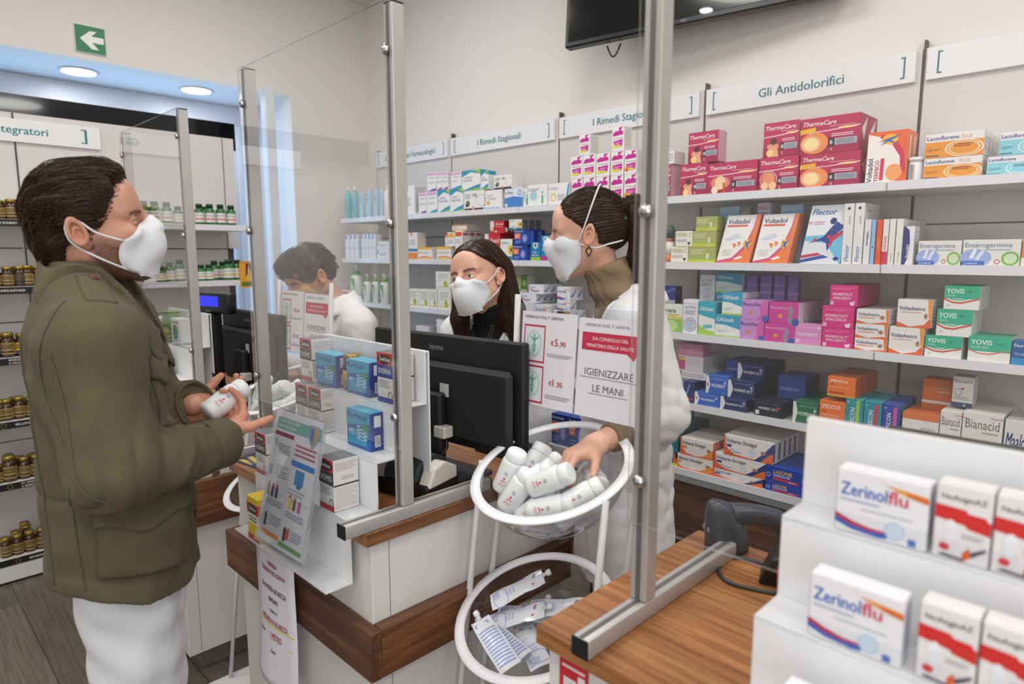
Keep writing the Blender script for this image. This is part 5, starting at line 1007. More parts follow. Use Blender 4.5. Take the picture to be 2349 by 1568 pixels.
# ------------------------------------------------------------------ supplement shelving in front of the window niche
LS = [1.755, 1.44, 1.105, .80, .50, .125]
LNAME = ['top', 'second', 'third', 'fourth', 'fifth', 'lowest']
LT = [['E BUON SONNO'], ['DIFESE IMMUNITARIE'], ['BENESSERE PER', 'E CIRCOLAZIONE'], ['BELLEZZA ED ELASTICITA'], ['IN "LINEA" CON', 'IL BENESSERE'], ['BENESSERE E ENERGIA']]
for i, (y0, y1, lb) in enumerate([(-.10, .645, 'white shelving bay with gold lidded jars and black label strips'), (.645, 1.685, 'white shelving bay with green bottles beyond the man')]):
    u = empty('shelving_unit', (-4.2, (y0 + y1) / 2, 0), lb, 'shelving', 'shelving bays on the left wall'); h = (y1 - y0) / 2
    b = MB(); b.box(-.045, -.032, -h + .001, h - .004 + .05 * i, .1, 2.28, gap); b.obj('backing', u)  # added board, stops window light leaking through the panel gaps
    b = MB()
    for z0, z1 in ((.10, .62), (.625, 1.24), (1.245, 1.62), (1.625, 2.30)): b.box(-.03, 0, -h + .004, h - .0015 + (.07 if i and z0 > 1.6 else 0), z0, z1, shade, .002)
    b.obj('back_panel', u)
    for k, z in enumerate(LS):
        b = MB(); b.box(0.001, .35, -h + .001, h - .001, z - .03, z, WHITE, .0015); sh = b.obj('shelf', u)
        if i == 0:
            b = MB(); b.box(.3505, .3535, -h + .02, h - .015 if k == 1 else h - .03, z - .034, z - .001, '#17181a')
            y_ = {0: .03, 1: .2, 2: .22, 3: .2, 4: .21, 5: .2}[k]; n = len(LT[k])
            for q, s_ in enumerate(LT[k]): b.art((.3535, -h + .02, z - .034), (0, 1, 0), (0, 0, 1), 2 * h - .05, .033, [('t', .765 + (0 if k == 0 else -.03 if k == 1 else .045), .34 if n == 1 else .58 - .46 * q, .34 if n == 1 else .28, '#e4e2de', s_, 'b')])
            b.art((.3535, -h + .02, z - .034), (0, 1, 0), (0, 0, 1), 2 * h - .05, .033, [('o', .745 if k > 2 else .70, .5, .016, .38, .2, '#8a7338')]); b.obj('label_strip', sh)
        else:
            b = MB(); b.box(.3505, .353, -h + .01, h - .01, z - .03, z + .002, mat('price_rail')); b.obj('price_rail', sh)
    b = MB(); b.box(0.001, .352, -h + .002, h - .002, .012, .094, WHITE, .002); b.obj('plinth', u)
    b = MB(); b.box(.001, .004, h - .004, h - .001, .1, 2.30, gap); b.obj('upright', u)
    if i == 0:
        b = MB(); b.box(.001, .017, -1.0 + .12, .75, 2.155, 2.268, WHITE2, .001); b.art((.017, -.88, 2.155), (0, 1, 0), (0, 0, 1), 1.63, .113, [('t', .855, .36, .36, TEAL, 'Gli Integratori', 'be', .36), ('r', .955, .2, .962, .85, TEAL), ('r', .945, .8, .962, .85, TEAL), ('r', .945, .2, .962, .25, TEAL)])
        b.obj('header_sign', u)
# dark glazed band above the shelving, seen against the bright window
b = MB(); b.box(-4.30, -4.27, -1.2, 1.795, 2.24, 2.405, mat('dark_glazing', '#0c0f14', .08, coat=.4)); tag(b.obj('dark_panel'), 'dark glossy panel above the left shelving, below the downlights', 'panel')
for yy, ya in ((1.795, 1.80), ):
    b = MB(); b.box(-4.33, -4.25, 1.86, 1.93, 0, NZ - .001, fm, .003); b.box(-4.33, -4.25, 2.0, 2.06, 0, NZ - .001, fm, .003); struct(b.obj('trim_1', None), 'white window mullion at the niche end')
amb = mat('amber_jar', '#3d2210', .1, coat=.6); gold = mat('gold_cap', '#a98f45', .28, .75); grn = mat('green_bottle', '#1f6a2a', .12, coat=.5); gcap = mat('green_cap', '#173a2a', .45)
_J = {}


def jar(kind, d, h):
    k = (kind, d, h)
    if k in _J: return _J[k]
    r = d / 2; g = kind.startswith('green'); b = MB()
    if kind == 'drop':
        b.lathe([(r * .9, 0), (r, .003), (r, h * .55), (r * .5, h * .62)], mat('dark_vial', '#14100e', .2, coat=.4), 20); c = MB(); c.lathe([(r * .6, h * .6), (r * .6, h * .75), (r * .35, h * .78), (r * .4, h * .96), (r * .2, h)], BLACK, 16)
    elif g:
        b.lathe([(r * .9, 0), (r, .004), (r, h * .62), (r * .93, h * .72), (r * .6, h * .80), (r * .6, h * .81)], grn, 24); b.lathe([(r * 1.006, h * .12), (r * 1.006, h * .58)], '#dcdcd8', 24, caps=False)
        col = '#d9705f' if kind == 'green' and h < .1185 and d > .0501 else '#d8b14a'
        n = 9
        for i in range(n):    # coloured band on the label
            a0, a1 = R(-60 + 120 * i / n), R(-60 + 120 * (i + 1) / n); q = r * 1.012
            b.add([(q * math.cos(a0), q * math.sin(a0), h * .24), (q * math.cos(a1), q * math.sin(a1), h * .24), (q * math.cos(a1), q * math.sin(a1), h * .31), (q * math.cos(a0), q * math.sin(a0), h * .31)], [(0, 1, 2, 3)], col)
            b.add([(q * math.cos(a0), q * math.sin(a0), h * .43), (q * math.cos(a1), q * math.sin(a1), h * .43), (q * math.cos(a1), q * math.sin(a1), h * .46), (q * math.cos(a0), q * math.sin(a0), h * .46)], [(0, 1, 2, 3)], '#9a9c9a')
        c = MB(); c.lathe([(r * .66, h * .81), (r * .68, h * .97), (r * .6, h)], gcap, 24)
    else:
        lab = {'gold': '#9d8350', 'goldy': '#d9c02c', 'goldb': '#4a423a', 'goldu': '#2e4c9c', 'goldw': '#d8ba34', 'goldbig': '#9d8350'}[kind]
        b.lathe([(r * .92, 0), (r, .004), (r, h * .68), (r * .9, h * .76), (r * .72, h * .81)], amb, 24); b.lathe([(r * 1.008, h * .12), (r * 1.008, h * .6)], lab, 24, caps=False)
        q = r * 1.014; n = 8
        for i in range(n):
            a0, a1 = R(-50 + 100 * i / n), R(-50 + 100 * (i + 1) / n)
            for z0, z1, cc in ((.2, .26, '#2a2118'), (.36, .42, '#5b4a28'), (.46, .52, '#5b4a28')) + (((.12, .22, '#2e5aa8'),) if kind in ('goldw', 'goldu') else ()):
                b.add([(q * math.cos(a0), q * math.sin(a0), h * z0), (q * math.cos(a1), q * math.sin(a1), h * z0), (q * math.cos(a1), q * math.sin(a1), h * z1), (q * math.cos(a0), q * math.sin(a0), h * z1)], [(0, 1, 2, 3)], cc)
        c = MB(); c.lathe([(r * .86, h * .81), (r * .88, h * .95), (r * .8, h)], gold, 24)
    _J[k] = (b.mesh('jar'), c.mesh('lid')); return _J[k]


for kind, x, y, sh, d, h, wh in JARS:
    g = kind.startswith('green'); a, c = jar(kind, min(d, .07), h)
    nm = 'supplement_bottle' if g else 'dropper_vial' if kind == 'drop' else 'supplement_jar'
    what = 'green supplement bottle' if g else 'dark dropper vial' if kind == 'drop' else 'amber jar with gold lid'
    o = bpy.data.objects.new(nm, a); COL.objects.link(o); o.location = (x, y, LS[sh] + .0006); o.rotation_euler = (0, 0, R(-12))
    tag(o, f'{what}, {LNAME[sh]} left shelf, {wh}', 'bottle' if g else 'vial' if kind == 'drop' else 'jar', ('green bottles' if g else 'gold lidded jars') + f' on the {LNAME[sh]} left shelf')
    l = bpy.data.objects.new('lid', c); COL.objects.link(l); l.parent = o
b = MB(); b.box(-.002, 0, 0, .085, 0, .155, '#e8a12e'); b.art((0, 0, 0), (0, 1, 0), (0, 0, 1), .085, .155, [('e', .62, .72, .17, .12, '#d9a684'), ('p', [(.4, .3), (.45, .9), (.8, .95), (.95, .6), (.9, .3), (.8, .6), (.6, .84), (.52, .5)], '#3b2418'), ('p', [(.3, .25), (.55, .55), (.8, .5), (.98, .25)], '#e9b23a'), ('r', .1, .06, .9, .22, '#5d7a2c'), ('r', 0, .92, 1, 1, '#d88a20')])
tag(b.obj('shelf_card', None, (-3.845, 1.60, 1.395)), 'orange advertising card at the end of the second left shelf', 'card')
place(carton_mesh('orange_box', .085, .075, .06), (-3.9, 1.105, LS[1] + .0006), 'orange brown carton behind the white mask', 'carton', 'cartons on the second left shelf', (0, 0, R(90)))
place(carton_mesh('swyellow', .05, .07, .05), (-3.9, 1.05, LS[1] + .0006), 'yellow carton behind the jacket collar', 'carton', 'cartons on the second left shelf', (0, 0, R(90)))

# ------------------------------------------------------------------ monitors, scanner, terminal
def monitor(cx, y, z0, w, h, label, rz=0, text=None, foot=True):
    m = empty('monitor', (cx, y, CT), label, 'monitor', 'black computer monitors', (0, 0, R(rz)))
    zb = z0 - CT
    b = MB(); b.box(-w / 2, w / 2, -.008, .018, zb, zb + h, BLACKM, .004); b.box(-w / 2 + .02, w / 2 - .02, -.035, -.008, zb + .02, zb + h * .76, BLACKM, .012)
    if text: b.art((-w / 2, -.0085, zb), (1, 0, 0), (0, 0, 1), w, h, [('t', .42, .86, .055, '#85888c', text, 'b', .3)])
    b.art((-w / 2, -.036, zb), (1, 0, 0), (0, 0, 1), w, h, [('r', .54, .46, .60, .58, '#b9bab8')], .0006)
    b.obj('housing', m)
    b = MB(); b.box(-w / 2 + .01, w / 2 - .01, .018, .0195, zb + .015, zb + h - .01, mat('screen_glass', '#20262e', .15)); b.obj('screen', m)
    if foot:
        b = MB(); b.box(-.045, .045, -.06, -.034, .012, zb + h * .5, BLACKM, .006); b.obj('stand', m)
        b = MB(); b.box(-.12, .12, -.14, .06, .0006, .012, BLACKM, .004); b.obj('base', m)
        b = MB(); b.tube([(.05, -.045, zb + .05), (.07, -.06, zb + .01), (.06, -.08, zb - .03), (-.02, -.09, zb - .05), (-.09, -.08, zb - .07), (-.15, -.07, .01)], .004, BLACK, 8); b.box(.03, .07, -.07, -.036, zb + .03, zb + .06, '#c9c6be', .003); b.obj('cable', m)
    return m


monitor(-1.325, 1.075, 1.103, .55, .285, 'black monitor on the middle counter, seen from behind', 5, 'iiyama')
monitor(-2.56, 1.10, 1.075, .53, .295, 'black monitor on the far counter, seen from behind', 0, 'iiyama')
monitor(-.005, 1.10, 1.035, .56, .30, 'black monitor behind the white display in the right foreground')
# keyboard
b = MB(); b.box(-.15, .15, -.06, .06, .0006, .018, BLACKM, .004); k = tag(b.obj('keyboard', None, (-1.255, 1.315, CT), (R(4), 0, R(2))), 'black keyboard behind the middle monitor', 'keyboard')
b = MB()
for r_ in range(5):
    for c_ in range(14): b.box(-.142 + c_ * .0203, -.142 + c_ * .0203 + .017, -.052 + r_ * .021, -.052 + r_ * .021 + .017, .018, .022, '#1d1e20')
b.obj('keys', k)
# card terminal / label printer
p = empty('label_printer', (-1.265, .93, CT), 'small black and cream printer before the middle monitor', 'printer', rot=(0, 0, R(15)))
b = MB(); b.box(-.085, .085, -.06, .07, .0006, .04, BLACKM, .006); b.obj('base', p)
b = MB(); b.prism([(-.06, .04), (.065, .04), (.065, .075), (.02, .095), (-.03, .09), (-.055, .065)], -.05, .05, mat('slate_plastic', '#2d3538', .4), 'x'); b.obj('lid', p, bevel=.006)
for a_, e_ in ((.051, .086), (-.086, -.051)): b = MB(); b.prism([(-.058, .03), (.06, .03), (.06, .06), (.01, .085), (-.03, .075)], a_, e_, mat('cream_plastic', '#cfc9bb', .45), 'x'); b.obj('side_cover', p, bevel=.005)
b = MB(); b.tube([(-1.29, 1.1, 1.025), (-1.36, 1.04, 1.03), (-1.37, .97, 1.06), (-1.35, .93, 1.03), (-1.34, .88, 1.026)], .0045, BLACK, 8); tag(b.obj('cable', None), 'black cable looping beside the small printer', 'cable')
# small white holder with blue and pink cartons behind the bowl
h = empty('carton_holder', (-1.10, 1.335, CT), 'white tray holding blue and pink cartons behind the bowl', 'tray')
b = MB(); b.box(-.085, .085, 0, .05, .0006, .05, WHITE2, .002); b.box(-.085, .085, .046, .05, .05, .16, WHITE2, .001); b.obj('tray', h)
place(carton_mesh('bronch', .06, .085, .03), (-1.183, 1.345, CT + .051), 'blue chest carton in the white tray, left', 'carton', 'cartons in the white tray')
place(carton_mesh('bronch', .06, .085, .03), (-1.122, 1.345, CT + .051), 'blue chest carton in the white tray, middle', 'carton', 'cartons in the white tray')
DS['pinkgola'] = ('#d98aae', [('r', 0, .8, 1, 1, '#e8e6e8'), ('l', .1, .84, .9, .94, 1, '#55525c'), ('e', .4, .4, .2, .25, '#e9b6cc'), ('e', .7, .3, .15, .2, '#c95a86')], '#c97a9e', '#e9e2e6', [], 'cartons in the white tray')
place(carton_mesh('pinkgola', .06, .085, .03), (-1.061, 1.345, CT + .051), 'pink throat carton in the white tray', 'carton', 'cartons in the white tray')
# customer display pole on the far counter
p = empty('pole_display', (-2.655, .99, CT), 'customer display with blue screen on a black pole', 'display', rot=(0, 0, R(12)))
b = MB(); b.box(-.13, .13, -.02, .02, .345, .425, BLACK, .008, 2); b.art((-.13, -.02, .345), (1, 0, 0), (0, 0, 1), .26, .08, [('t', .44, .06, .1, '#8d9094', 'EPSON', 'b')], .0005); b.obj('head', p)
b = MB(); b.box(-.105, .07, -.0212, -.0202, .372, .412, mat('blue_lcd', '#2a34ff', .3, emis=1.3)); b.obj('lcd', p)
b = MB(); b.box(-.028, .028, -.022, .022, .01, .345, BLACKM, .008, 2); b.obj('pole', p)
b = MB(); b.box(-.09, .09, -.07, .07, .0006, .012, BLACKM, .004); b.obj('base', p)
b = MB()
for q in range(3): b.tube([(-2.70 + .05 * q, 1.05, 1.03), (-2.66 + .05 * q, .98 - .02 * q, 1.10 + .02 * q), (-2.58 + .03 * q, .95, 1.05), (-2.52 + .02 * q, 1.0, 1.026)], .004, BLACK, 6)
tag(b.obj('cable', None), 'tangle of black cables behind the display pole', 'cable', kind='stuff')

# barcode scanner lying on the near counter
slate = mat('scanner_grey', '#3c424c', .32)
CABLE = [(-.50, 1.245, 1.055), (-.47, 1.235, 1.03), (-.42, 1.22, 1.0235), (-.43, 1.15, 1.0235), (-.495, 1.15, 1.0235), (-.535, 1.135, 1.0235), (-.535, 1.08, 1.0235), (-.495, 1.04, 1.0235), (-.42, 1.06, 1.0235)]
s = empty('barcode_scanner', (-.565, 1.165, CT), 'dark grey barcode scanner on the near counter', 'scanner', rot=(0, 0, R(-38)))
b = MB(); V = []; n = 20
prof = [(0, .030, .040, .002), (.02, .033, .043, .0), (.05, .030, .040, -.004), (.075, .026, .034, -.010), (.095, .018, .022, -.020), (.102, .008, .010, -.026)]
for z, a, c, oy in prof: V += [(a * math.cos(6.28319 * i / n), oy + c * math.sin(6.28319 * i / n), .001 + z) for i in range(n)]
m_ = len(prof); b.add(V, [(j * n + i, j * n + (i + 1) % n, (j + 1) * n + (i + 1) % n, (j + 1) * n + i) for j in range(m_ - 1) for i in range(n)] + [tuple(range(n - 1, -1, -1)), tuple((m_ - 1) * n + i for i in range(n))], slate, True)
b.obj('head', s)
b = MB(); b.tube(cr([(0, .01, .070), (.003, .035, .073), (.005, .07, .069), (.007, .10, .058), (.008, .118, .040)], 15), .02, slate, 16, rr=[float(q) for q in np.interp(np.linspace(0, 4, 15), range(5), [.026, .021, .019, .021, .017])]); b.obj('handle', s)
b = MB(); b.lathe([(.009, 0), (.009, .002)], '#8b9096', 16, M=Matrix.Translation((-.002, -.0405, .045)) @ Matrix.Rotation(R(90), 4, 'X') @ Matrix.Scale(1.6, 4, (1, 0, 0))); b.obj('badge', s)
b = MB(); b.lathe([(.034, 0), (.034, .014)], BLACKM, 20, M=Matrix.Translation((0, .001, .0006)) @ Matrix.Scale(1.28, 4, (0, 1, 0))); b.obj('window_bumper', s)
b = MB(); b.tube(cr(CABLE, 48), .0035, '#3a3d40', 8); tag(b.obj('scanner_cable', None), 'coiled grey cable on the near walnut counter', 'cable')
s = empty('scanner_stand', (-.425, 1.125, CT), 'small black device with red window beside the white display', 'scanner', rot=(0, 0, R(20)))
b = MB(); b.prism([(-.05, .0006), (.05, .0006), (.04, .03), (.0, .062), (-.03, .05)], -.035, .035, BLACK, 'y'); b.obj('body', s, bevel=.005)
b = MB(); b.box(-.02, .03, -.0375, -.0352, .012, .04, '#8c1f2a', .001); b.obj('red_window', s)
# leaflet holder tilted in front of the middle counter
lf = empty('leaflet_holder', (-1.345, .612, .945), 'tilted acrylic holder with a pharmacy advice leaflet', 'leaflet holder', rot=(R(-13), R(0), R(2)))
W3 = .205; H3 = .300
b = MB(); b.box(-W3 / 2, W3 / 2, -.001, .0, 0, H3, PAPER)
prod = lambda x, y, c1, c2: [('r', x, y, x + .05, y + .08, c1), ('r', x + .01, y + .08, x + .04, y + .1, c2)]
ops = [('r', .06, .86, .98, .95, '#7fb8aa'), ('t', .09, .915, .026, '#eef4f1', 'COSA POSSO FARE', 'b', .6), ('t', .09, .872, .026, '#eef4f1', 'PER DIFENDERMI', 'b', .6), ('r', .05, .81, .46, .84, '#9c3040'),
 ('p', [(.74, .96), (.94, .96), (.94, .86), (.84, .79), (.74, .86)], '#a9adb8'), ('p', [(.77, .94), (.84, .94), (.84, .82), (.77, .87)], '#5b7fc0'), ('p', [(.84, .94), (.91, .94), (.91, .87), (.84, .82)], '#c9a86a'),
 ('l', .52, .70, .94, .80, 3, '#c06a78'), ('r', .49, .63, .96, .67, '#2f86d8'), ('r', .6, .50, .78, .61, '#3d93cf'), ('r', .66, .48, .74, .5, '#2a62a4'), ('l', .5, .42, .85, .47, 2, '#b6b8c4'),
 ('l', .16, .68, .44, .76, 5, '#a8b8b8'), ('l', .18, .50, .44, .6, 5, '#a8b0b8'), ('l', .08, .28, .44, .33, 3, '#a8b0b8'), ('l', .52, .25, .9, .3, 3, '#a8b0b8'), ('l', .22, .14, .46, .22, 4, '#a8b0b8'), ('l', .7, .1, .92, .18, 4, '#a8b0b8'),
 ('r', .47, .1, .474, .6, '#c9c6d4'), ('r', .05, .385, .95, .388, '#c9c6d4'), ('r', .05, .055, .47, .085, '#ee9a2e'), ('r', .48, .03, .96, .06, '#63a84a')]
for a in (prod(.07, .68, '#bcd6d8', '#7fb0b8'), prod(.06, .5, '#4f9fd8', '#d8ecf4'), prod(.08, .345, '#44403c', '#c23a3c'), prod(.17, .345, '#3c4a6c', '#c23a3c'), prod(.26, .345, '#463a4c', '#c23a3c'), prod(.56, .32, '#e0c24a', '#b04a3a'), prod(.66, .32, '#7a5a34', '#c9a24a'), prod(.76, .32, '#b06a8c', '#d8d0d8'), prod(.12, .12, '#5a4a1e', '#1c1c1c'), prod(.56, .08, '#4a3a1c', '#1c1c1c'), prod(.62, .1, '#c25a4a', '#e0d8d0')): ops += a
b.art((-W3 / 2, -.001, 0), (1, 0, 0), (0, 0, 1), W3, H3, ops); b.obj('leaflet', lf)
b = MB(); b.box(-W3 / 2 - .004, W3 / 2 + .004, .0005, .0025, -.004, H3 + .004, plexi('holder_acrylic', (.96, .97, .98), .06, .02)); b.box(-W3 / 2 - .004, W3 / 2 + .004, -.0045, -.003, -.004, H3 + .003, plexi('holder_acrylic'))
b.box(W3 / 2 + .002, W3 / 2 + .006, -.0045, .0025, -.004, H3 + .003, PLEXE); b.box(-W3 / 2 - .004, W3 / 2 + .004, -.0045, .0025, -.007, -.004, PLEXE); b.obj('acrylic_frame', lf)
b = MB(); b.box(-.06, .06, .004, .006, -.002, .06, plexi('holder_acrylic')); b.obj('rear_hook', lf)
# distance notice hanging below
b = MB(); V = []; nx, nz = 6, 20; W4, H4 = .205, .34
for j in range(nz + 1):
    for i in range(nx + 1):
        u, v = i / nx, j / nz; V.append((-W4 / 2 + u * W4 + .004 * math.sin(v * 5), -.012 * math.sin(u * 3.1416) * (1 - .5 * v) - .012 * (1 - v) ** 2 * (1 + .4 * math.sin(u * 5)), v * H4 + (0.02 * (1 - u) if j == 0 else 0) * 0))
F = [(j * (nx + 1) + i, j * (nx + 1) + i + 1, (j + 1) * (nx + 1) + i + 1, (j + 1) * (nx + 1) + i) for j in range(nz) for i in range(nx)]
b.add(V, F, PAPER, True)
rd, bk = '#b4506c', '#5c5a66'
lines = [('t', .5, .90, .035, rd, 'FARMACIA', 'bc', .5), ('t', .5, .84, .035, rd, 'STAZIONE PORTA GENOVA', 'bc', .9), ('t', .5, .71, .038, bk, 'Per la VOSTRA SICUREZZA', 'bc', .84), ('t', .5, .63, .035, bk, 'INVITIAMO', 'bc', .42), ('t', .5, .555, .026, bk, 'a rispettare la', 'c', .36),
 *[('r', .06 + .11 * i, .448, .17 + .11 * i, .458, '#e6de4a') for i in range(8)], ('t', .5, .465, .04, rd, 'DISTANZA DI SICUREZZA', 'bc', .9), ('r', .42, .335, .9, .345, '#e6de4a'), ('t', .12, .36, .026, bk, 'di almeno', '', .26), ('t', .42, .355, .05, rd, '1 METRO', 'b', .46), ('t', .5, .25, .03, bk, 'Grazie', 'c', .2)]
q = MB(); q.art((0, 0, 0), (1, 0, 0), (0, 0, 1), 1, 1, lines, 0, 0)
def bend(x, y, z): return (-W4 / 2 + x * W4 + .004 * math.sin(z * 5), -.012 * math.sin(x * 3.1416) * (1 - .5 * z) - .012 * (1 - z) ** 2 * (1 + .4 * math.sin(x * 5)) - .0007, z * H4)
b.add([bend(*p) for p in q.v], q.f, rd); k0 = len(b.m) - len(q.m)
for i, mi in enumerate(q.m): b.m[k0 + i] = b.mi(q.mats[mi])
o = tag(b.obj('paper_notice', None, (-1.50, .672, .520), (0, 0, 0)), 'white paper notice on keeping distance, taped to the walnut band', 'notice'); sf = o.modifiers.new('thickness', 'SOLIDIFY'); sf.thickness = .0003; sf.offset = 1
# booklets on the far end of the middle counter
for i in range(2):
    b = MB(); b.box(-.06, .06, -.05, .05, 0, .003, '#33587f'); b.art((-.06, -.05, .003), (1, 0, 0), (0, 1, 0), .12, .1, [('r', .05, .05, .6, .2, '#d9b44a'), ('l', .05, .3, .95, .9, 5, '#8fb4d0')])
    tag(b.obj('booklet', None, (-1.745 + .012 * i, .765 + .012 * i, CT + .0006 + .0034 * i), (0, 0, R(8 - 14 * i))), ['blue leaflet lying lower on the walnut end of the counter', 'blue leaflet lying on top of another on the counter end'][i], 'leaflet')
# red sticker on the near counter
b = MB(); b.box(-.028, .028, -.001, 0, 0, .16, '#c92b34', 0); b.art((-.028, -.001, 0), (1, 0, 0), (0, 0, 1), .056, .16, [('r', .15, .45, .6, .75, '#d9d7d8'), ('r', .66, .4, .9, .82, '#e8e4e4'), ('e', .78, .6, .08, .06, '#c92b34'), ('r', .1, .85, .9, .88, '#eadcdc')])
tag(b.obj('sticker', None, (-.585, .7215, .83)), 'red and white sticker on the white front of the near counter', 'sticker')

# ------------------------------------------------------------------ bowl stands
rimw = mat('white_rim', '#e6e7ea', .35)
bowlm = plexi('bowl_acrylic', (.97, .97, .98), .09, 0)
gel = mat('translucent_white', '#e6eaeb', .3, sss=.3)
TL = R(21)


def bowl_mesh(rad, d):
    b = MB(); n = 48; prof = [(rad * math.cos(a), -d * math.sin(a)) for a in [R(90 * i / 14) for i in range(14)]] + [(.001, -d)]
    b.lathe(prof, bowlm, n, caps=False); return b


def stand(cx, cy, label, sign=True):
    s = empty('bowl_stand', (cx, cy, 0), label, 'stand', 'sanitizer bowl stands')
    Mr = lambda z, dy: Matrix.Translation((0, dy, z)) @ Matrix.Rotation(TL, 4, 'X')
    for nm, z, dy in (('upper_bowl', 1.13, 0), ('lower_bowl', .81, -.05)):
        b = bowl_mesh(.166, .140); b.v = [tuple(Mr(z, dy) @ Vector(p)) for p in b.v]; o = b.obj(nm, s)
        b = MB(); b.lathe([(.163, -.002), (.184, -.002), (.1855, 0), (.184, .003), (.163, .003), (.162, 0), (.163, -.002)], rimw, 64, Mr(z, dy), caps=False); b.obj('rim', o)
    tb = mat('stand_tube', '#cfd0d2', .35)
    for sx in (-1, 1):
        b = MB(); x = sx * .19
        b.tube([(x, .09, 1.50), (x, .075, 1.18), (x, .035, 1.03), (x, -.005, .80), (x, -.05, .40), (x, -.10, .016)], .0075, tb); b.obj('rear_tube', s)
        b = MB(); b.tube([(sx * .180, -.041, 1.116), (sx * .183, -.086, .77), (sx * .184, -.14, .35), (sx * .184, -.18, .016)], .0075, tb); b.obj('front_tube', s)
    b = MB(); b.box(-.21, .21, -.26, -.02, .0, .016, WHITE2, .006); b.obj('base_plate', s)
    return s


S1 = (-.92, 1.045); S2 = (-2.17, 1.04)
stand(*S1, 'white stand with two clear bowls between the counters, in front of the ponytailed pharmacist')
stand(*S2, 'white bowl stand beyond the middle counter, beside the man\'s hands')


def sign(cx, cy, label, z=1.235, yw=0):
    g = empty('price_sign', (cx, cy + .078, z), label, 'sign', 'hand sanitizer price signs', (R(-4), 0, R(yw)))
    w, h = .37, .245
    b = MB()
    b.box(-w / 2, w / 2, -.002, 0, 0, h, plexi('holder_acrylic'))
    b.obj('acrylic_plate', g)
    em = lambda y: [('r', .05, y, .45, y + .40, '#c23a55'), ('r', .07, y + .02, .43, y + .38, '#e6e4ea'), ('e', .25, y + .2, .14, .14, '#b9d8d2'), ('e', .25, y + .2, .115, .115, '#dfe8e6'), ('r', .235, y + .1, .265, y + .3, '#6fb0a0'), ('p', [(.15, y + .29), (.25, y + .25), (.35, y + .29), (.25, y + .21)], '#6fb0a0'), ('o', .25, y + .16, .04, .04, .3, '#6fb0a0')]
    b = MB(); b.box(-w / 2 + .012, -.003, -.004, -.003, .004, h - .018, PAPER)
    b.art((-w / 2 + .012, -.004, .004), (1, 0, 0), (0, 0, 1), w / 2 - .015, h - .022, em(.46) + em(.03) + [('t', .06, .93, .03, '#6f6c78', 'FARMACIA STAZ. P. GENOVA', 'b', .85), ('t', .56, .66, .05, '#c23a55', '€', 'b'), ('t', .63, .66, .075, '#c23a55', '5', 'b'), ('t', .71, .66, .055, '#c23a55', ',90', 'b'), ('l', .5, .54, .95, .58, 2, '#b0aeb8'), ('t', .56, .24, .05, '#c23a55', '€', 'b'), ('t', .63, .24, .075, '#c23a55', '1', 'b'), ('t', .69, .24, .055, '#c23a55', ',95', 'b'), ('l', .5, .1, .95, .15, 2, '#b0aeb8')])
    b.obj('price_sheet', g)
    b = MB(); b.box(.003, w / 2 - .004, -.004, -.003, .004, h - .022, PAPER)
    b.art((.003, -.004, .004), (1, 0, 0), (0, 0, 1), w / 2 - .007, h - .026, [('t', .1, .92, .03, '#6f6c78', 'FARMACIA STAZ. P. GENOVA', 'b', .86), ('r', .06, .68, .92, .86, '#c7364f'), ('p', [(.74, .68), (.88, .68), (.84, .62)], '#c7364f'), ('t', .49, .785, .035, '#f0e2e6', 'DA CONSIGLIO DEL', 'bc', .6), ('t', .49, .715, .035, '#f0e2e6', 'MINISTERO DELLA SALUTE', 'bc', .76), ('t', .49, .43, .075, '#6c6a74', 'IGIENIZZARE', 'c', .84), ('r', .06, .405, .92, .41, '#6c6a74'), ('t', .49, .27, .075, '#6c6a74', 'LE MANI', 'c', .56), ('r', .2, .245, .78, .25, '#6c6a74')])
    b.obj('advice_sheet', g)
    return g


sign(*S1, 'paper sign with prices above the near bowl of sanitizer')
sign(*S2, 'paper sign with prices in front of the young pharmacist')


def gel_mesh():
    b = MB(); b.lathe([(.020, 0), (.0245, .003), (.0258, .010), (.0258, .074), (.0245, .080), (.022, .083)], gel, 28)
    b.art((-.011, -.0256, .020), (1, 0, 0), (0, 0, 1), .022, .042, [('o', .5, .8, .2, .12, .12, '#8a8a92'), ('t', .5, .75, .1, '#6a6a74', 'MJ', 'bc'), ('e', .5, .5, .12, .08, '#d8707a'), ('t', .5, .3, .12, '#d0606c', 'igien', 'bc', .8), ('l', .1, .05, .9, .22, 2, '#e0a0a8')], .0006)
    return b.mesh('bottle')


def cap_mesh():
    b = MB(); b.lathe([(.0232, .0832), (.0238, .0845), (.0232, .100), (.0205, .1045), (.017, .1055)], mat('cap_white', '#e9edee', .3, sss=.2), 28); return b.mesh('cap')


GM, CM_ = gel_mesh(), cap_mesh()


def gelbottle(M, label, group='sanitizer bottles in the bowl'):
    o = bpy.data.objects.new('sanitizer_bottle', GM); COL.objects.link(o); o.matrix_world = M; tag(o, label, 'bottle', group)
    c = bpy.data.objects.new('cap', CM_); COL.objects.link(c); c.parent = o
    return o


def face_cam(M):
    """turn a bottle about its own axis so the printed side faces the customers' side"""
    c = M.inverted() @ Vector((-.2, -.3, 1.6)); return M @ Matrix.Rotation(math.atan2(c.x, -c.y), 4, 'Z')


def pose(c, d, roll=0, k=1.0):
    """bottle with its middle at c and its axis along d"""
    d = Vector(d).normalized(); q = Vector((0, 0, 1)).rotation_difference(d).to_matrix().to_4x4()
    return Matrix.Translation(Vector(c) - d * .053 * k) @ q @ Matrix.Rotation(R(roll), 4, 'Z') @ Matrix.Scale(k, 4)


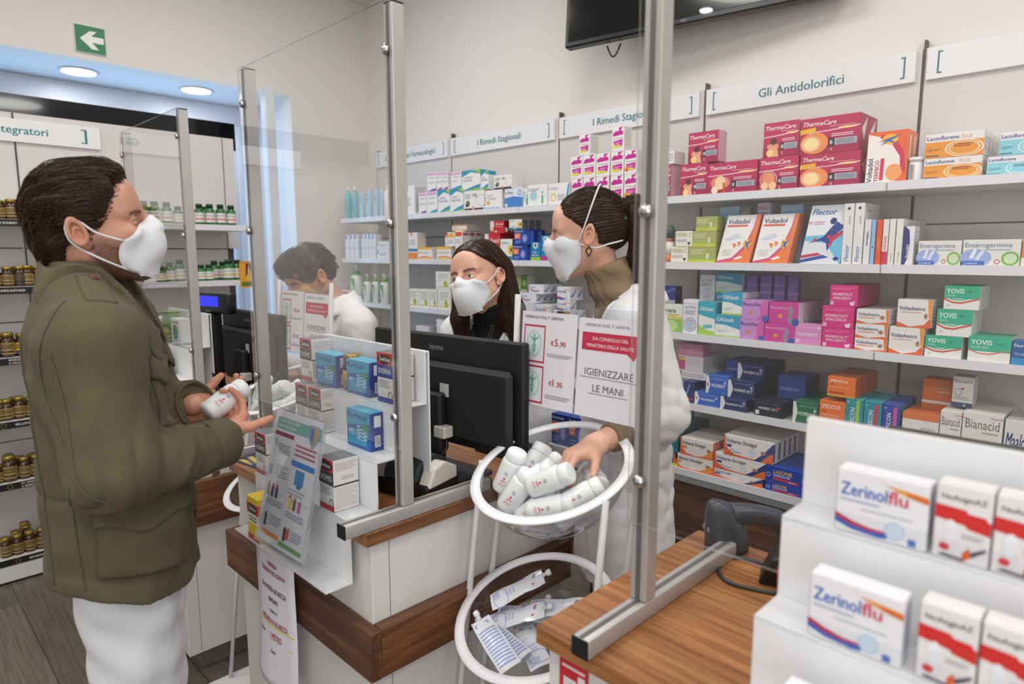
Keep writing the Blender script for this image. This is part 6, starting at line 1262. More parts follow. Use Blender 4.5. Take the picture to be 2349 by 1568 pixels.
BP = [((-.085, -.045, .0), (.35, .45, .8), 'leaning at the left of the heap'), ((-.04, -.075, -.02), (.35, .45, .55), 'with red print at the front left'), ((-.02, -.035, -.01), (.75, .5, .45), 'under the hand, pointing right'), ((.04, -.045, .012), (.85, .42, .35), 'topmost, touched by the hand'),
      ((.01, -.072, -.05), (.5, .55, .35), 'at the front, slanting up'), ((.055, -.075, -.035), (.8, .45, .15), 'front right on its side'), ((.10, -.03, -.025), (.6, .7, .25), 'at the right rim'), ((-.06, .03, -.05), (.2, .9, .2), 'half buried behind the left one'), ((.02, .04, -.06), (.9, .1, .1), 'buried in the middle'), ((-.04, -.04, -.085), (.9, .3, 0), 'at the bottom of the bowl, left'), ((.05, -.01, -.09), (.3, .9, .1), 'at the bottom of the bowl, right'), ((.07, .05, -.045), (.7, -.5, .2), 'at the back right of the bowl'), ((-.09, .03, -.035), (.1, .8, .5), 'at the back left of the bowl')]
for (cx, cy_), nm in ((S1, 'near bowl'), (S2, 'far bowl')):
    Mb = Matrix.Translation((cx, cy_, 1.13)) @ Matrix.Rotation(TL, 4, 'X')
    for c, d, w_ in BP[:13 if nm == 'near bowl' else 9]:
        gelbottle(face_cam(Mb @ pose(c, d, 0, 1.0 if nm == 'near bowl' else 1.05)), f'white sanitizer bottle in the {nm}, {w_}', 'sanitizer bottles in the ' + nm)


def sachet(M, label, back=False):
    b = MB(); nx, ny = 6, 10; w, L = .05, .135; V = []
    f = lambda u, v, s: ((u - .5) * w * (1 - .10 * v ** 3), v * L, s * .008 * math.sin(math.pi * u) * (1 - v) ** .4 * (1 if v < 1 else 0) * min(1, v * 4 + .15) + .002 * math.sin(v * 9 + u * 3))
    for s in (1, -1): V += [f(i / nx, j / ny, s) for j in range(ny + 1) for i in range(nx + 1)]
    q = (nx + 1) * (ny + 1); F = []
    for j in range(ny):
        for i in range(nx):
            a = j * (nx + 1) + i; F.append((a, a + 1, a + nx + 2, a + nx + 1)); F.append((q + a, q + a + nx + 1, q + a + nx + 2, q + a + 1))
    b.add(V, F, mat('sachet_foil', '#e4e6ec', .25, coat=.4), True)
    ops = [('l', .08, .08, .92, .8, 12, '#9aa6d8'), ('r', .1, .86, .8, .93, '#8f9ccf')] if back else [('p', [(0, .56), (1, .6), (1, .70), (0, .68)], '#2f4fb8'), ('t', .2, .60, .05, '#e6eaf4', 'igienizzante', 'b', .6), ('l', .1, .06, .6, .2, 4, '#a9b2de'), ('o', .6, .2, .5, .14, .04, '#4a64c0'), ('t', .3, .82, .06, '#3a56b4', 'amid', 'b', .5), ('e', .25, .86, .05, .02, '#c8404c'), ('e', .75, .8, .05, .02, '#c8404c'), ('l', .3, .3, .7, .5, 3, '#b9c0e0')]
    op2 = []
    for q_ in ops:
        if q_[0] == 'l':
            _, x0, y0, x1, y1, nl, c_ = q_; rh = (y1 - y0) / nl
            for a_ in range(nl):
                for e_ in range(6): u0 = x0 + (x1 - x0) * e_ / 6; op2.append(('r', u0, y0 + a_ * rh, u0 + (x1 - x0) / 6.01, y0 + a_ * rh + rh * .45, c_))
        else: op2.append(q_)
    t = MB(); t.art((0, 0, 0), (1, 0, 0), (0, 1, 0), 1, 1, op2, 0, 0)
    def lay(p): x, y, z = f(p[0], min(.98, p[1]), 1); return (x, y, z + .0007)
    k0 = len(b.m); b.add([lay(p) for p in t.v], t.f, '#2f4fb8')
    for i, mi in enumerate(t.m): b.m[k0 + i] = b.mi(t.mats[mi])
    o = b.obj('gel_sachet'); o.matrix_world = M; tag(o, label, 'sachet', 'gel sachets in the lower bowl')
    c = MB(); c.lathe([(.004, 0), (.004, .012), (.007, .012), (.007, .022)], '#eceef2', 10, Matrix.Translation((0, L - .002, .002)) @ Matrix.Rotation(R(-90), 4, 'X')); c.obj('screw_cap', o)


Ml = Matrix.Translation((S1[0], S1[1] - .05, .81)) @ Matrix.Rotation(TL, 4, 'X')
SP = [((-.11, -.03, .002), -38, 12, 0, 'slanting up to the left with its cap high'), ((-.045, .02, -.03), -62, 5, 0, 'lying across the back with blue band'), ((-.10, -.06, -.03), -50, 8, 0, 'in the middle with a blue arc'), ((-.12, -.02, -.05), -60, 0, 0, 'half hidden at the left'),
      ((.03, -.085, -.035), 85, 6, 1, 'printed side up, cap to the left'), ((.035, -.125, -.02), 72, 14, 1, 'at the front rim, printed side up'), ((.06, -.07, -.06), 60, 0, 0, 'under the printed ones'), ((.0, .05, -.06), -80, 0, 0, 'deep at the back'), ((.08, -.02, -.07), 40, 0, 1, 'at the right under the counter edge'), ((-.02, -.04, -.085), 20, 0, 0, 'at the bottom of the bowl')]
for (c, rz, rx, bk_, w_) in SP:
    sachet(Ml @ Matrix.Translation(c) @ Matrix.Rotation(R(rz), 4, 'Z') @ Matrix.Rotation(R(rx), 4, 'X'), 'white and blue gel sachet ' + w_, bool(bk_))

# ------------------------------------------------------------------ organic shapes: smooth distance fields turned into one continuous mesh
def _a(p): return np.asarray(p, dtype=np.float32)


def cap(a, b, ra, rb=None):
    a = _a(a); b = _a(b); rb = ra if rb is None else rb; d = b - a; dd = float(d @ d) + 1e-12
    def f(P):
        q = P - a; t = np.clip(q @ d / dd, 0, 1)
        return np.linalg.norm(q - t[:, None] * d, axis=1) - (ra + (rb - ra) * t)
    return f


def ell(c, r, M=None):
    c = _a(c); r = _a(r); Rm = None if M is None else _a(M)
    def f(P):
        q = P - c
        if Rm is not None: q = q @ Rm      # columns of M are the ellipsoid axes
        k0 = np.linalg.norm(q / r, axis=1); k1 = np.linalg.norm(q / (r * r), axis=1) + 1e-9
        return k0 * (k0 - 1) / k1
    return f


def rbox(c, h, rad, M=None):
    c = _a(c); h = _a(h); Rm = None if M is None else _a(M)
    def f(P):
        q = P - c
        if Rm is not None: q = q @ Rm
        q = np.abs(q) - h
        return np.linalg.norm(np.maximum(q, 0), axis=1) + np.minimum(q.max(axis=1), 0) - rad
    return f


def smin(a, b, k):
    h = np.clip(.5 + .5 * (b - a) / k, 0, 1); return b + (a - b) * h - k * h * (1 - h)


def smax(a, b, k): return -smin(-a, -b, k)


def union(fs, k=.015):
    def f(P):
        d = fs[0](P)
        for g in fs[1:]:
            kk = k
            if isinstance(g, tuple): g, kk = g
            d = smin(d, g(P), kk)
        return d
    return f


def minus(f, g, k=.008): return lambda P: smax(f(P), -g(P), k)


def loft(tab, cap_lo=None, cap_hi=None, pw=2.3):
    """tab rows: z, centre x, centre y, half x, half y"""
    t = np.array(tab, np.float32)
    def f(P):
        z = P[:, 2]; cx, cy, a, b = [np.interp(z, t[:, 0], t[:, i]) for i in (1, 2, 3, 4)]
        x = np.abs(P[:, 0] - cx) / a; y = np.abs(P[:, 1] - cy) / b
        k = (x ** pw + y ** pw + 1e-9) ** (1 / pw)
        d = (k - 1) * np.minimum(a, b)
        return np.maximum(d, np.maximum(t[0, 0] - z, z - t[-1, 0]))
    return f


_rn = np.random.RandomState(3)
_ND = [(_rn.normal(size=(7, 3)).astype(np.float32), _rn.uniform(0, 6.28, 7).astype(np.float32)) for _ in range(8)]


def noise(P, s, seed=0):
    D, ph = _ND[seed % 8]; q = P * s; v = 0
    for i in range(7): v = v + np.sin(q @ D[i] * (1 + .25 * i) + ph[i] + 1.3 * np.sin(q @ D[(i + 2) % 7] * .7))
    return v / 4.5


_C8 = np.array([(i, j, k) for i in (0, 1) for j in (0, 1) for k in (0, 1)])


def nets(f, lo, hi, h, B=10):
    lo = np.array(lo, float); hi = np.array(hi, float); nb = np.maximum(1, np.ceil((hi - lo) / (h * B)).astype(int)); n = nb * B + 1
    G = np.ones(n, np.float32)
    bi = np.stack(np.meshgrid(*[np.arange(q) for q in nb], indexing='ij'), -1).reshape(-1, 3)
    cen = lo + (bi + .5) * B * h
    d = f(cen.astype(np.float32)); act = np.abs(d) < B * h * 1.5
    for (i, j, k), v in zip(bi[~act], d[~act]): G[i * B:(i + 1) * B + 1, j * B:(j + 1) * B + 1, k * B:(k + 1) * B + 1] = 1 if v > 0 else -1
    r = np.arange(B + 1); off = np.stack(np.meshgrid(r, r, r, indexing='ij'), -1).reshape(-1, 3) * h
    A = bi[act]
    for s in range(0, len(A), 150):
        q = A[s:s + 150]; P = (lo + q[:, None, :] * B * h + off[None]).reshape(-1, 3).astype(np.float32)
        v = f(P).reshape(len(q), B + 1, B + 1, B + 1)
        for (i, j, k), w in zip(q, v): G[i * B:(i + 1) * B + 1, j * B:(j + 1) * B + 1, k * B:(k + 1) * B + 1] = w
    # close the border
    for ax in range(3):
        sl = [slice(None)] * 3
        for e in (0, -1): sl[ax] = e; G[tuple(sl)] = np.maximum(G[tuple(sl)], 1e-4)
    S = G < 0; c = S[:-1, :-1, :-1].astype(np.int8)
    tot = sum(S[i:n[0] - 1 + i, j:n[1] - 1 + j, k:n[2] - 1 + k].astype(np.int8) for i, j, k in _C8)
    cells = np.argwhere((tot > 0) & (tot < 8)); idx = -np.ones(tot.shape, np.int32); idx[tuple(cells.T)] = np.arange(len(cells))
    val = np.stack([G[tuple((cells + o).T)] for o in _C8], 1)
    acc = np.zeros((len(cells), 3)); cnt = np.zeros(len(cells))
    for a in range(8):
        for b in range(a + 1, 8):
            if np.abs(_C8[a] - _C8[b]).sum() != 1: continue
            va, vb = val[:, a], val[:, b]; m = (va < 0) != (vb < 0)
            t = va[m] / (va[m] - vb[m]); acc[m] += _C8[a] + t[:, None] * (_C8[b] - _C8[a]); cnt[m] += 1
    V = lo + (cells + acc / cnt[:, None]) * h
    Fs = []
    for ax in range(3):
        o1, o2 = [q for q in range(3) if q != ax]
        sl0 = [slice(1, n[q] - 1) for q in range(3)]; sl0[ax] = slice(0, n[ax] - 1)
        sl1 = list(sl0); sl1[ax] = slice(1, n[ax])
        a, b = S[tuple(sl0)], S[tuple(sl1)]
        e = np.argwhere(a != b); fl = a[tuple(e.T)]
        base = e.copy(); base[:, o1] += 1; base[:, o2] += 1
        def g(d1, d2):
            q = base.copy(); q[:, o1] += d1; q[:, o2] += d2; return idx[tuple(q.T)]
        quad = np.stack([g(-1, -1), g(0, -1), g(0, 0), g(-1, 0)], 1)
        if ax == 1: fl = ~fl
        quad[~fl] = quad[~fl][:, ::-1]
        Fs.append(quad)
    return V.astype(np.float32), np.concatenate(Fs)


def grad(f, P, e=.0015):
    P = P.astype(np.float32); g = np.stack([f(P + _a(d) * e) - f(P - _a(d) * e) for d in ((1, 0, 0), (0, 1, 0), (0, 0, 1))], 1)
    return g / (np.linalg.norm(g, axis=1, keepdims=True) + 1e-9)


def raw_mesh(name, V, F, m, tint=None, smooth=True):
    me = bpy.data.meshes.new(name); F = np.asarray(F)
    k = F.shape[1]; me.vertices.add(len(V)); me.vertices.foreach_set('co', np.asarray(V, np.float32).ravel())
    me.loops.add(F.size); me.loops.foreach_set('vertex_index', F.ravel().astype(np.int32))
    me.polygons.add(len(F)); me.polygons.foreach_set('loop_start', np.arange(0, F.size, k, dtype=np.int32))
    me.polygons.foreach_set('use_smooth', np.ones(len(F), bool) if smooth else np.zeros(len(F), bool))
    me.update(calc_edges=True); me.validate()
    if m: me.materials.append(m)
    if tint is not None:
        at = me.color_attributes.new('tint', 'FLOAT_COLOR', 'POINT'); at.data.foreach_set('color', np.concatenate([tint, np.ones((len(V), 1))], 1).astype(np.float32).ravel())
    return me


def solid(name, f, lo, hi, h, m, parent=None, tint=None):
    V, F = nets(f, lo, hi, h); me = raw_mesh(name, V, F, m, tint(V) if tint else None)
    o = bpy.data.objects.new(name, me); COL.objects.link(o)
    if parent: put(o, parent)
    return o


def put(o, parent):
    """parent a part built in world coordinates"""
    o.parent = parent; o.matrix_parent_inverse = parent.matrix_world.inverted()


def join_raw(parts):
    V = []; F = []; n = 0
    for v, f in parts: V.append(v); F.append(f + n); n += len(v)
    return np.concatenate(V), np.concatenate(F)


def drop(f, P, n, far=.15, steps=24):
    """slide points along -n (towards the body) until they lie on f = 0"""
    P = P.astype(np.float32) + n.astype(np.float32) * far
    for _ in range(steps): P = P - n.astype(np.float32) * np.clip(f(P), -.01, .03)[:, None] * .9
    return P


def patch(name, f, quad, n, m, parent, th=.003, nu=16, nv=12, edge=None, lift=0, shape=None, wob=0):
    """cloth patch lying on surface f. quad: four 3-D corners (lower-left, lower-right, upper-right, upper-left) roughly near the surface, n: outward direction"""
    c = [np.array(q, float) for q in quad]; n = np.array(n, float); n /= np.linalg.norm(n)
    u, v = np.meshgrid(np.linspace(0, 1, nu + 1), np.linspace(0, 1, nv + 1)); u = u.ravel()[:, None]; v = v.ravel()[:, None]
    vb = v
    if shape is not None: vb = shape(u, v)
    P = c[0] * (1 - u) * (1 - vb) + c[1] * u * (1 - vb) + c[2] * u * vb + c[3] * (1 - u) * vb
    Q = drop(f, P, np.broadcast_to(n, P.shape)); g = grad(f, Q, .004)
    ed = np.minimum(1, np.minimum(np.minimum(u, 1 - u) * nu / 1.0, np.minimum(v, 1 - v) * nv / 1.0)) if edge is None else edge(u, v)
    O = Q + g * (lift * (1.15 - v) + th * (.55 + .45 * ed) + wob * noise(Q.astype(np.float32), 60, 2)[:, None]); I = Q - g * .004
    N = len(O); q = np.arange(N).reshape(nv + 1, nu + 1)
    F = [np.stack([q[:-1, :-1], q[:-1, 1:], q[1:, 1:], q[1:, :-1]], -1).reshape(-1, 4)]
    F.append(F[0][:, ::-1] + N)
    ring = np.concatenate([q[0, :], q[1:, -1], q[-1, -2::-1], q[-2:0:-1, 0]]); r2 = np.roll(ring, -1)
    F.append(np.stack([r2, ring, ring + N, r2 + N], 1))
    V = np.concatenate([O, I]); F = np.concatenate(F)
    e1 = c[1] - c[0]; e2 = c[3] - c[0]
    if np.dot(np.cross(e1, e2), n) < 0: F = F[:, ::-1]
    o = bpy.data.objects.new(name, raw_mesh(name, V, F, m)); COL.objects.link(o); put(o, parent); return o


def strands(name, f, roots, flow, m, parent, L=.08, steps=9, r=.0009, lift=.002, seed=1, jit=.25):
    """hair strands that follow the direction field over surface f"""
    rs = np.random.RandomState(seed); P = np.array(roots, np.float32); n = len(P); pts = [P]
    Ls = L * rs.uniform(.6, 1.25, n)[:, None]; J = rs.normal(size=(n, 3)) * jit; lf = lift * rs.uniform(.2, 1.6, n)[:, None]
    for k in range(steps):
        g = grad(f, P); d = flow(P) + J * (.6 + .4 * math.sin(k)); d = d - g * (d * g).sum(1, keepdims=True); d /= np.linalg.norm(d, axis=1, keepdims=True) + 1e-6
        P = (P + d * Ls / steps).astype(np.float32); g = grad(f, P); P = (P - g * (f(P)[:, None] - lf * (1 + .5 * k / steps))).astype(np.float32); pts.append(P)
    K = len(pts); A = np.stack(pts, 1)      # n,K,3
    T = np.gradient(A, axis=1); T /= np.linalg.norm(T, axis=2, keepdims=True) + 1e-9
    ref = np.broadcast_to(_a((.3, .5, .8)), T.shape); U = np.cross(T, ref); U /= np.linalg.norm(U, axis=2, keepdims=True) + 1e-9; W = np.cross(T, U)
    rad = (r * np.sin(np.linspace(.35, 2.9, K)))[None, :, None]
    ring = np.stack([A + U * rad, A + (-.5 * U + .87 * W) * rad, A + (-.5 * U - .87 * W) * rad], 2)   # n,K,3,3
    V = ring.reshape(-1, 3); i = np.arange(n)[:, None, None] * K * 3; k = np.arange(K - 1)[None, :, None] * 3; j = np.arange(3)[None, None, :]; j2 = (j + 1) % 3
    F = np.stack([i + k + j, i + k + j2, i + k + 3 + j2, i + k + 3 + j], -1).reshape(-1, 4)
    o = bpy.data.objects.new(name, raw_mesh(name, V, F, m)); COL.objects.link(o); put(o, parent); return o


def skin(key, base, rough=.46):
    m = mat(key, base, rough, sss=.12)
    nt = m.node_tree; p = nt.nodes['Principled BSDF']; at = nt.nodes.new('ShaderNodeAttribute'); at.attribute_name = 'tint'
    mx = nt.nodes.new('ShaderNodeMix'); mx.data_type = 'RGBA'; mx.blend_type = 'MULTIPLY'; mx.inputs['Factor'].default_value = 1; mx.inputs['A'].default_value = (*lin(base), 1)
    n = nt.nodes.new('ShaderNodeTexNoise'); n.inputs['Scale'].default_value = 900; n.inputs['Detail'].default_value = 2; tc = nt.nodes.new('ShaderNodeTexCoord'); nt.links.new(tc.outputs['Object'], n.inputs['Vector'])
    bp = nt.nodes.new('ShaderNodeBump'); bp.inputs['Strength'].default_value = .12; bp.inputs['Distance'].default_value = .0006; nt.links.new(n.outputs['Fac'], bp.inputs['Height']); nt.links.new(bp.outputs['Normal'], p.inputs['Normal'])
    nt.links.new(at.outputs['Color'], mx.inputs['B']); nt.links.new(mx.outputs['Result'], p.inputs['Base Color'])
    return m


# ------------------------------------------------------------------ heads and hands
class Fr:
    """local frame: x forward, y left, z up; yaw = heading of forward (deg from +X), pitch > 0 looks up, roll > 0 tips towards own right"""
    def __init__(s, o, fwd, pitch=0, roll=0, k=1.0):
        f = np.array([fwd[0], fwd[1], 0.]); f /= np.linalg.norm(f); u = np.array([0, 0, 1.]); l = np.cross(u, f)
        a = R(pitch); f, u = f * math.cos(a) + u * math.sin(a), u * math.cos(a) - f * math.sin(a)
        a = R(roll); u, l = u * math.cos(a) - l * math.sin(a), l * math.cos(a) + u * math.sin(a)
        s.M = np.stack([f, l, u], 1).astype(np.float32) * k; s.o = np.array(o, np.float32); s.k = k; s.I = np.linalg.inv(s.M).astype(np.float32)
    def w(s, p): return s.o + s.M @ _a(p)
    def ws(s, P): return s.o + np.asarray(P, np.float32) @ s.M.T
    def l(s, P): return (P - s.o) @ s.I.T
    def d(s, v): return s.M @ _a(v) / s.k
    def f(s, g): return lambda P: g((P - s.o) @ s.I.T) * s.k


def head_sdf(male=True, eye=1.0, jaw=1.0):
    """head in its own frame, origin between the ears; eye = how far the lids are open"""
    sg = (1, -1); fs = [ell((-.004, 0, .032), (.087, .0755, .079)) if male else ell((-.010, 0, .034), (.093, .0755, .087))]
    fs += [(ell((.034, 0, -.040), (.058, .054 * jaw, .072)), .03), (ell((.012, 0, -.035), (.06, .062 * jaw, .05)), .03)]
    for s in sg:
        fs += [(cap((-.004, s * .056 * jaw, -.045), (.064, s * .016, -.100), .017, .014), .025), (ell((.064, s * .043, -.018), (.024, .02, .017)), .022), (cap((.078, s * .012, .024), (.070, s * .046, .022), .0115 if male else .009, .009), .018)]
    fs += [(ell((.074, 0, -.100), (.020, .022 if male else .017, .017)), .02), (ell((.072, 0, .05), (.02, .05, .035)), .03)]
    fs += [(cap((.088, 0, .020), (.113, 0, -.018), .0075, .0105), .012), (ell((.104, .011, -.024), (.010, .008, .007)), .008), (ell((.104, -.011, -.024), (.010, .008, .007)), .008), (ell((.088, 0, -.058), (.015, .024, .012)), .015)]
    base = union(fs, .03)
    nk = cap((-.022, 0, -.055), (-.050, 0, -.17), .052 if male else .044, .056 if male else .046)
    def f(P):
        d = smin(base(P), nk(P), .03)
        for s in sg:
            d = smax(d, -ell((.091, s * .032, .004), (.013, .018, .0115))(P), .012)
            e = np.linalg.norm(P - _a((.0745, s * .0315, .003)), axis=1)
            lid = e - .0142
            zc = P[:, 2] - .003 + .0022 - .10 * (s * P[:, 1] - .0315); yy = (s * P[:, 1] - .0315)
            slit = (np.abs(zc) / (.0062 * max(eye, .02)) + (yy / .0125) ** 2 - 1) * .004
            slit = np.where(P[:, 0] > .075, slit, .01)
            lid = smax(lid, -slit, .0012) if eye > .05 else lid + .0006 * np.exp(-(zc / .0012) ** 2)
            lid = np.maximum(lid, -(e - .0121))
            d = smin(d, lid, .004)
            # ear
            q = P * _a((1, s, 1)) - _a((-.008, .0755, -.002)); ca, sa = math.cos(.22), math.sin(.22)
            x = q[:, 0] * ca + q[:, 2] * sa; z = -q[:, 0] * sa + q[:, 2] * ca; y = q[:, 1] - .008 + .35 * x
            o = np.sqrt((x / .0140) ** 2 + (z / (.030 - .006 * (z < 0))) ** 2)
            rim = np.sqrt(((o - .88) * .0165) ** 2 + (y - .004) ** 2) - .0036
            bowl = np.maximum((o - .92) * .014, np.abs(y + .0045) - .0025)
            inner = np.sqrt(((np.sqrt(((x - .001) / .0085) ** 2 + ((z + .002) / .014) ** 2) - .9) * .008) ** 2 + (y - .0005) ** 2) - .0022 + .02 * np.clip(x - .004, 0, .01)
            lobe = ell((.003, -.002, -.026), (.0085, .005, .0095))(np.stack([x, y, z], 1))
            ear = smin(smin(smin(rim, bowl, .004), inner, .003), lobe, .004)
            d = smin(d, ear, .006)
        return d
    return f


def head_tint(fr, beard=0, brow='#3a2a20', bz=.0235, blush=.12, shut=True):
    bc = np.array(lin(brow)); 
    def t(V):
        q = fr.l(V.astype(np.float32)); n = len(V); T = np.ones((n, 3)); ay = np.abs(q[:, 1])
        def mix(w, c): T[:] = T * (1 - w[:, None]) + np.array(c) * w[:, None]
        mix(blush * np.exp(-((q[:, 0] - .075) ** 2 / .0008 + (ay - .045) ** 2 / .0005 + (q[:, 2] + .022) ** 2 / .0005)), (1, .55, .5))
        mix(.35 * np.exp(-((q[:, 0] + .01) ** 2 / .0009 + (ay - .085) ** 2 / .0002 + q[:, 2] ** 2 / .0012)), (1, .62, .55))
        eb = np.exp(-(((q[:, 2] - (bz - 6 * (ay - .032) ** 2 + .05 * (ay - .03))) / .0038) ** 4)) * (ay > .012) * (ay < .052) * (q[:, 0] > .05)
        mix(.8 * eb, bc * 1.6)
        if beard:
            w = np.clip((-.012 - q[:, 2] - np.maximum(0, q[:, 0] - .025) * .7) / .018, 0, 1) * np.clip((.145 + q[:, 2]) / .02, 0, 1) * np.clip((q[:, 0] + .008) / .016, 0, 1)
            mix(beard * w * (.85 + .15 * np.random.RandomState(1).uniform(-1, 1, n)), (.16, .13, .12))
        lid = np.exp(-(((q[:, 0] - .086) ** 2 + (ay - .0315) ** 2 * .5 + (q[:, 2] - .003) ** 2) / .00025)); mix(.28 * lid, (.78, .5, .46)); zc = q[:, 2] - .003 + .0022 - .10 * (ay - .0315) + 14 * (ay - .0315) ** 2 * (1 if shut else -1); near = (q[:, 0] > .077) * np.exp(-((ay - .0315) / .0125) ** 6)
        if shut: mix(.85 * near * np.exp(-((zc + .0012) / .0013) ** 2), (.16, .10, .09))
        else: mix(.8 * near * np.exp(-((q[:, 2] - .0068 + 14 * (ay - .0315) ** 2) / .0012) ** 2), (.14, .09, .08))
        return T
    return t


def eyes(fr, m_iris, parent, look=(1, 0, 0), r=.0124):
    lk = _a(look) / np.linalg.norm(look)
    for s in (1, -1):
        b = MB(); n = 24; V = []; F = []; c = fr.w((.0745, s * .0315, .003)); d = Vector(fr.d(lk)); q = Vector((0, 0, 1)).rotation_difference(d).to_matrix().to_4x4()
        M = Matrix.Translation(Vector(c)) @ q
        pr = [(r * math.sin(a), r * math.cos(a)) for a in (math.pi * .999, 2.4, 1.9, 1.4, 1.0, .75, .56, .48)]
        b.lathe([(x, z) for x, z in pr], mat('sclera', '#e9e2dc', .12, coat=.5), n, M)
        b.lathe([(r * math.sin(.48), r * math.cos(.48) + .0001), (r * math.sin(.22), r * math.cos(.22) + .0001)], m_iris, n, M, caps=False)
        b.lathe([(r * math.sin(.22), r * math.cos(.22) + .0002), (.0001, r + .0004)], mat('pupil', '#060505', .05, coat=1), n, M)
        o = b.obj('eye'); put(o, parent)


def hand_sdf(wrist, d, n, thumb, curls, spread=.0, tc=(.5, .5), k=1.0, thumb_dir=None):
    """wrist point, finger direction d, palm normal n (out of the palm), thumb = +1 if thumb side is d x n; curls: four (a, b, c) bends in degrees"""
    w = np.array(wrist, float); d = np.array(d, float); d /= np.linalg.norm(d); n = np.array(n, float); n -= d * (n @ d); n /= np.linalg.norm(n); s = np.cross(d, n) * thumb
    P = lambda a, b, c: w + (d * a + s * b + n * c) * k
    fs = [ell(P(.050, .002, -.002), (.050 * k, .038 * k, .0155 * k), np.stack([d, s, n], 1)), (cap(P(-.04, 0, -.002), P(.015, 0, -.001), .0235 * k, .026 * k), .02), (ell(P(.030, .026, .010), (.032 * k, .017 * k, .014 * k), np.stack([d, s, n], 1)), .018)]
    for b in (.027, .010, -.008, -.024): fs.append((cap(P(.03, b * .7, -.001), P(.085 - abs(b - .005) * .28, b, -.003), .011 * k, .0098 * k), .010))
    for i, (b, L, r) in enumerate(((.027, .074, .0092), (.010, .082, .0096), (-.008, .076, .0090), (-.024, .060, .0078))):
        a0 = P(.085 - abs(b - .005) * .28, b, -.003); sp = spread * (b - .003) / .027
        dd = d * math.cos(sp) + s * math.sin(sp); acc = 0; pts = [a0]
        for c, fr_ in zip(curls[i], (.45, .31, .24)):
            acc += R(c); v = dd * math.cos(acc) + n * math.sin(acc); pts.append(pts[-1] + v * L * fr_ * k)
        fs.append((cap(pts[0], pts[1], r * k, r * .93 * k), .007)); fs.append((cap(pts[1], pts[2], r * .95 * k, r * .88 * k), .003)); fs.append((cap(pts[2], pts[3], r * .88 * k, r * .74 * k), .003))
    td = np.array(thumb_dir, float) if thumb_dir is not None else d * .62 + s * .72 + n * .35
    td /= np.linalg.norm(td); a0 = P(.022, .026, .006); a1 = a0 + td * .036 * k
    t2 = td * math.cos(tc[0]) + (d * .7 + n * .7) * math.sin(tc[0]); t2 /= np.linalg.norm(t2); a2 = a1 + t2 * .028 * k
    t3 = t2 * math.cos(tc[1]) + (d * .6 - s * .3 + n * .5) * math.sin(tc[1]); t3 /= np.linalg.norm(t3); a3 = a2 + t3 * .021 * k
    fs += [(cap(a0, a1, .0155 * k, .0115 * k), .012), (cap(a1, a2, .0110 * k, .0100 * k), .004), (cap(a2, a3, .0100 * k, .0078 * k), .004)]
    return union(fs, .01)


def grid_part(name, P, m, parent, th=0, two=False):
    """P: (rows, cols, 3) points -> smooth sheet"""
    r, c, _ = P.shape; q = np.arange(r * c).reshape(r, c); F = np.stack([q[:-1, :-1], q[:-1, 1:], q[1:, 1:], q[1:, :-1]], -1).reshape(-1, 4)
    o = bpy.data.objects.new(name, raw_mesh(name, P.reshape(-1, 3), F, m)); COL.objects.link(o)
    if th: s = o.modifiers.new('thickness', 'SOLIDIFY'); s.thickness = th; s.offset = 0
    put(o, parent); return o


def mask_part(fr, ridge, side, wid, m, parent, bulge=.012, f=None, seam=True, name='face_mask'):
    """folded respirator: ridge = centre line (x, z), side = edge on the cheek (x, z), wid = half width of that edge"""
    nv, nu = 25, 14; Rg = cr(ridge, nv); Sd = cr(side, nv); rows = []
    for j in range(nv):
        row = []
        for s in (-1, 1):
            us = np.linspace(1, 0, nu) if s < 0 else np.linspace(0, 1, nu)[1:]
            for u in us:
                v = j / (nv - 1); x, z = Rg[j] * (1 - u) + Sd[j] * u
                b = bulge * math.sin(math.pi * min(1, u * 1.05)) * (.35 + .65 * math.sin(math.pi * v))
                y = wid * u ** .8 + b * .6
                row.append((x + b * .55, s * y, z))
        rows.append(row)
    P = fr.ws(np.array(rows).reshape(-1, 3)).reshape(nv, -1, 3)
    if f is not None:
        E = np.zeros(P.shape[:2], bool); E[:, 0] = E[:, -1] = True; E[0] = True; E[-1, :4] = True; E[-1, -4:] = True
        sh = P.shape; Q = P.reshape(-1, 3).astype(np.float32); E = E.ravel()
        def push(Q, n_, c):
            for _ in range(n_):
                d = f(Q); g = grad(f, Q, .003); mv = np.where(E, np.clip(.0028 - d, -.006, .01), np.clip(c - d, 0, .01)); Q = Q + g * mv[:, None]
            return Q
        Q = push(Q, 10, .007); P = Q.reshape(sh)
        for _ in range(10):
            S = P.copy(); S[1:-1, 1:-1] = .5 * P[1:-1, 1:-1] + .125 * (P[:-2, 1:-1] + P[2:, 1:-1] + P[1:-1, :-2] + P[1:-1, 2:]); P = S
        P = push(P.reshape(-1, 3).astype(np.float32), 4, .0045).reshape(sh)
    o = grid_part(name, P, m, parent, .0012)
    if seam:
        b = MB(); k = nu - 1; b.tube([tuple(P[j, k] + fr.d((.0006, 0, 0))) for j in range(nv)], .0011, m, 6)
        b.tube([tuple(q) for q in P[0]], .0014, m, 6); b.tube([tuple(q) for q in P[-1]], .0014, m, 6); b.tube([tuple(q) for q in P[:, 0]], .0013, m, 6); b.tube([tuple(q) for q in P[:, -1]], .0013, m, 6)
        e = b.obj('mask_seam'); e.parent = o
    return o, P


def strap(pts, m, parent, r=.0022, n=22, name='ear_loop'):
    c = cr(pts, n); b = MB(); b.tube([tuple(p) for p in c], r, m, 8); o = b.obj(name); put(o, parent); return o


MASKM = mat('mask_white', '#e3e5e8', .7, bump=.05, scale=700)
HAIRK = {}


def hairmat(key, c, rough=.42):
    m = mat(key, c, rough, noise=.35, scale=260, spec=.35); return m

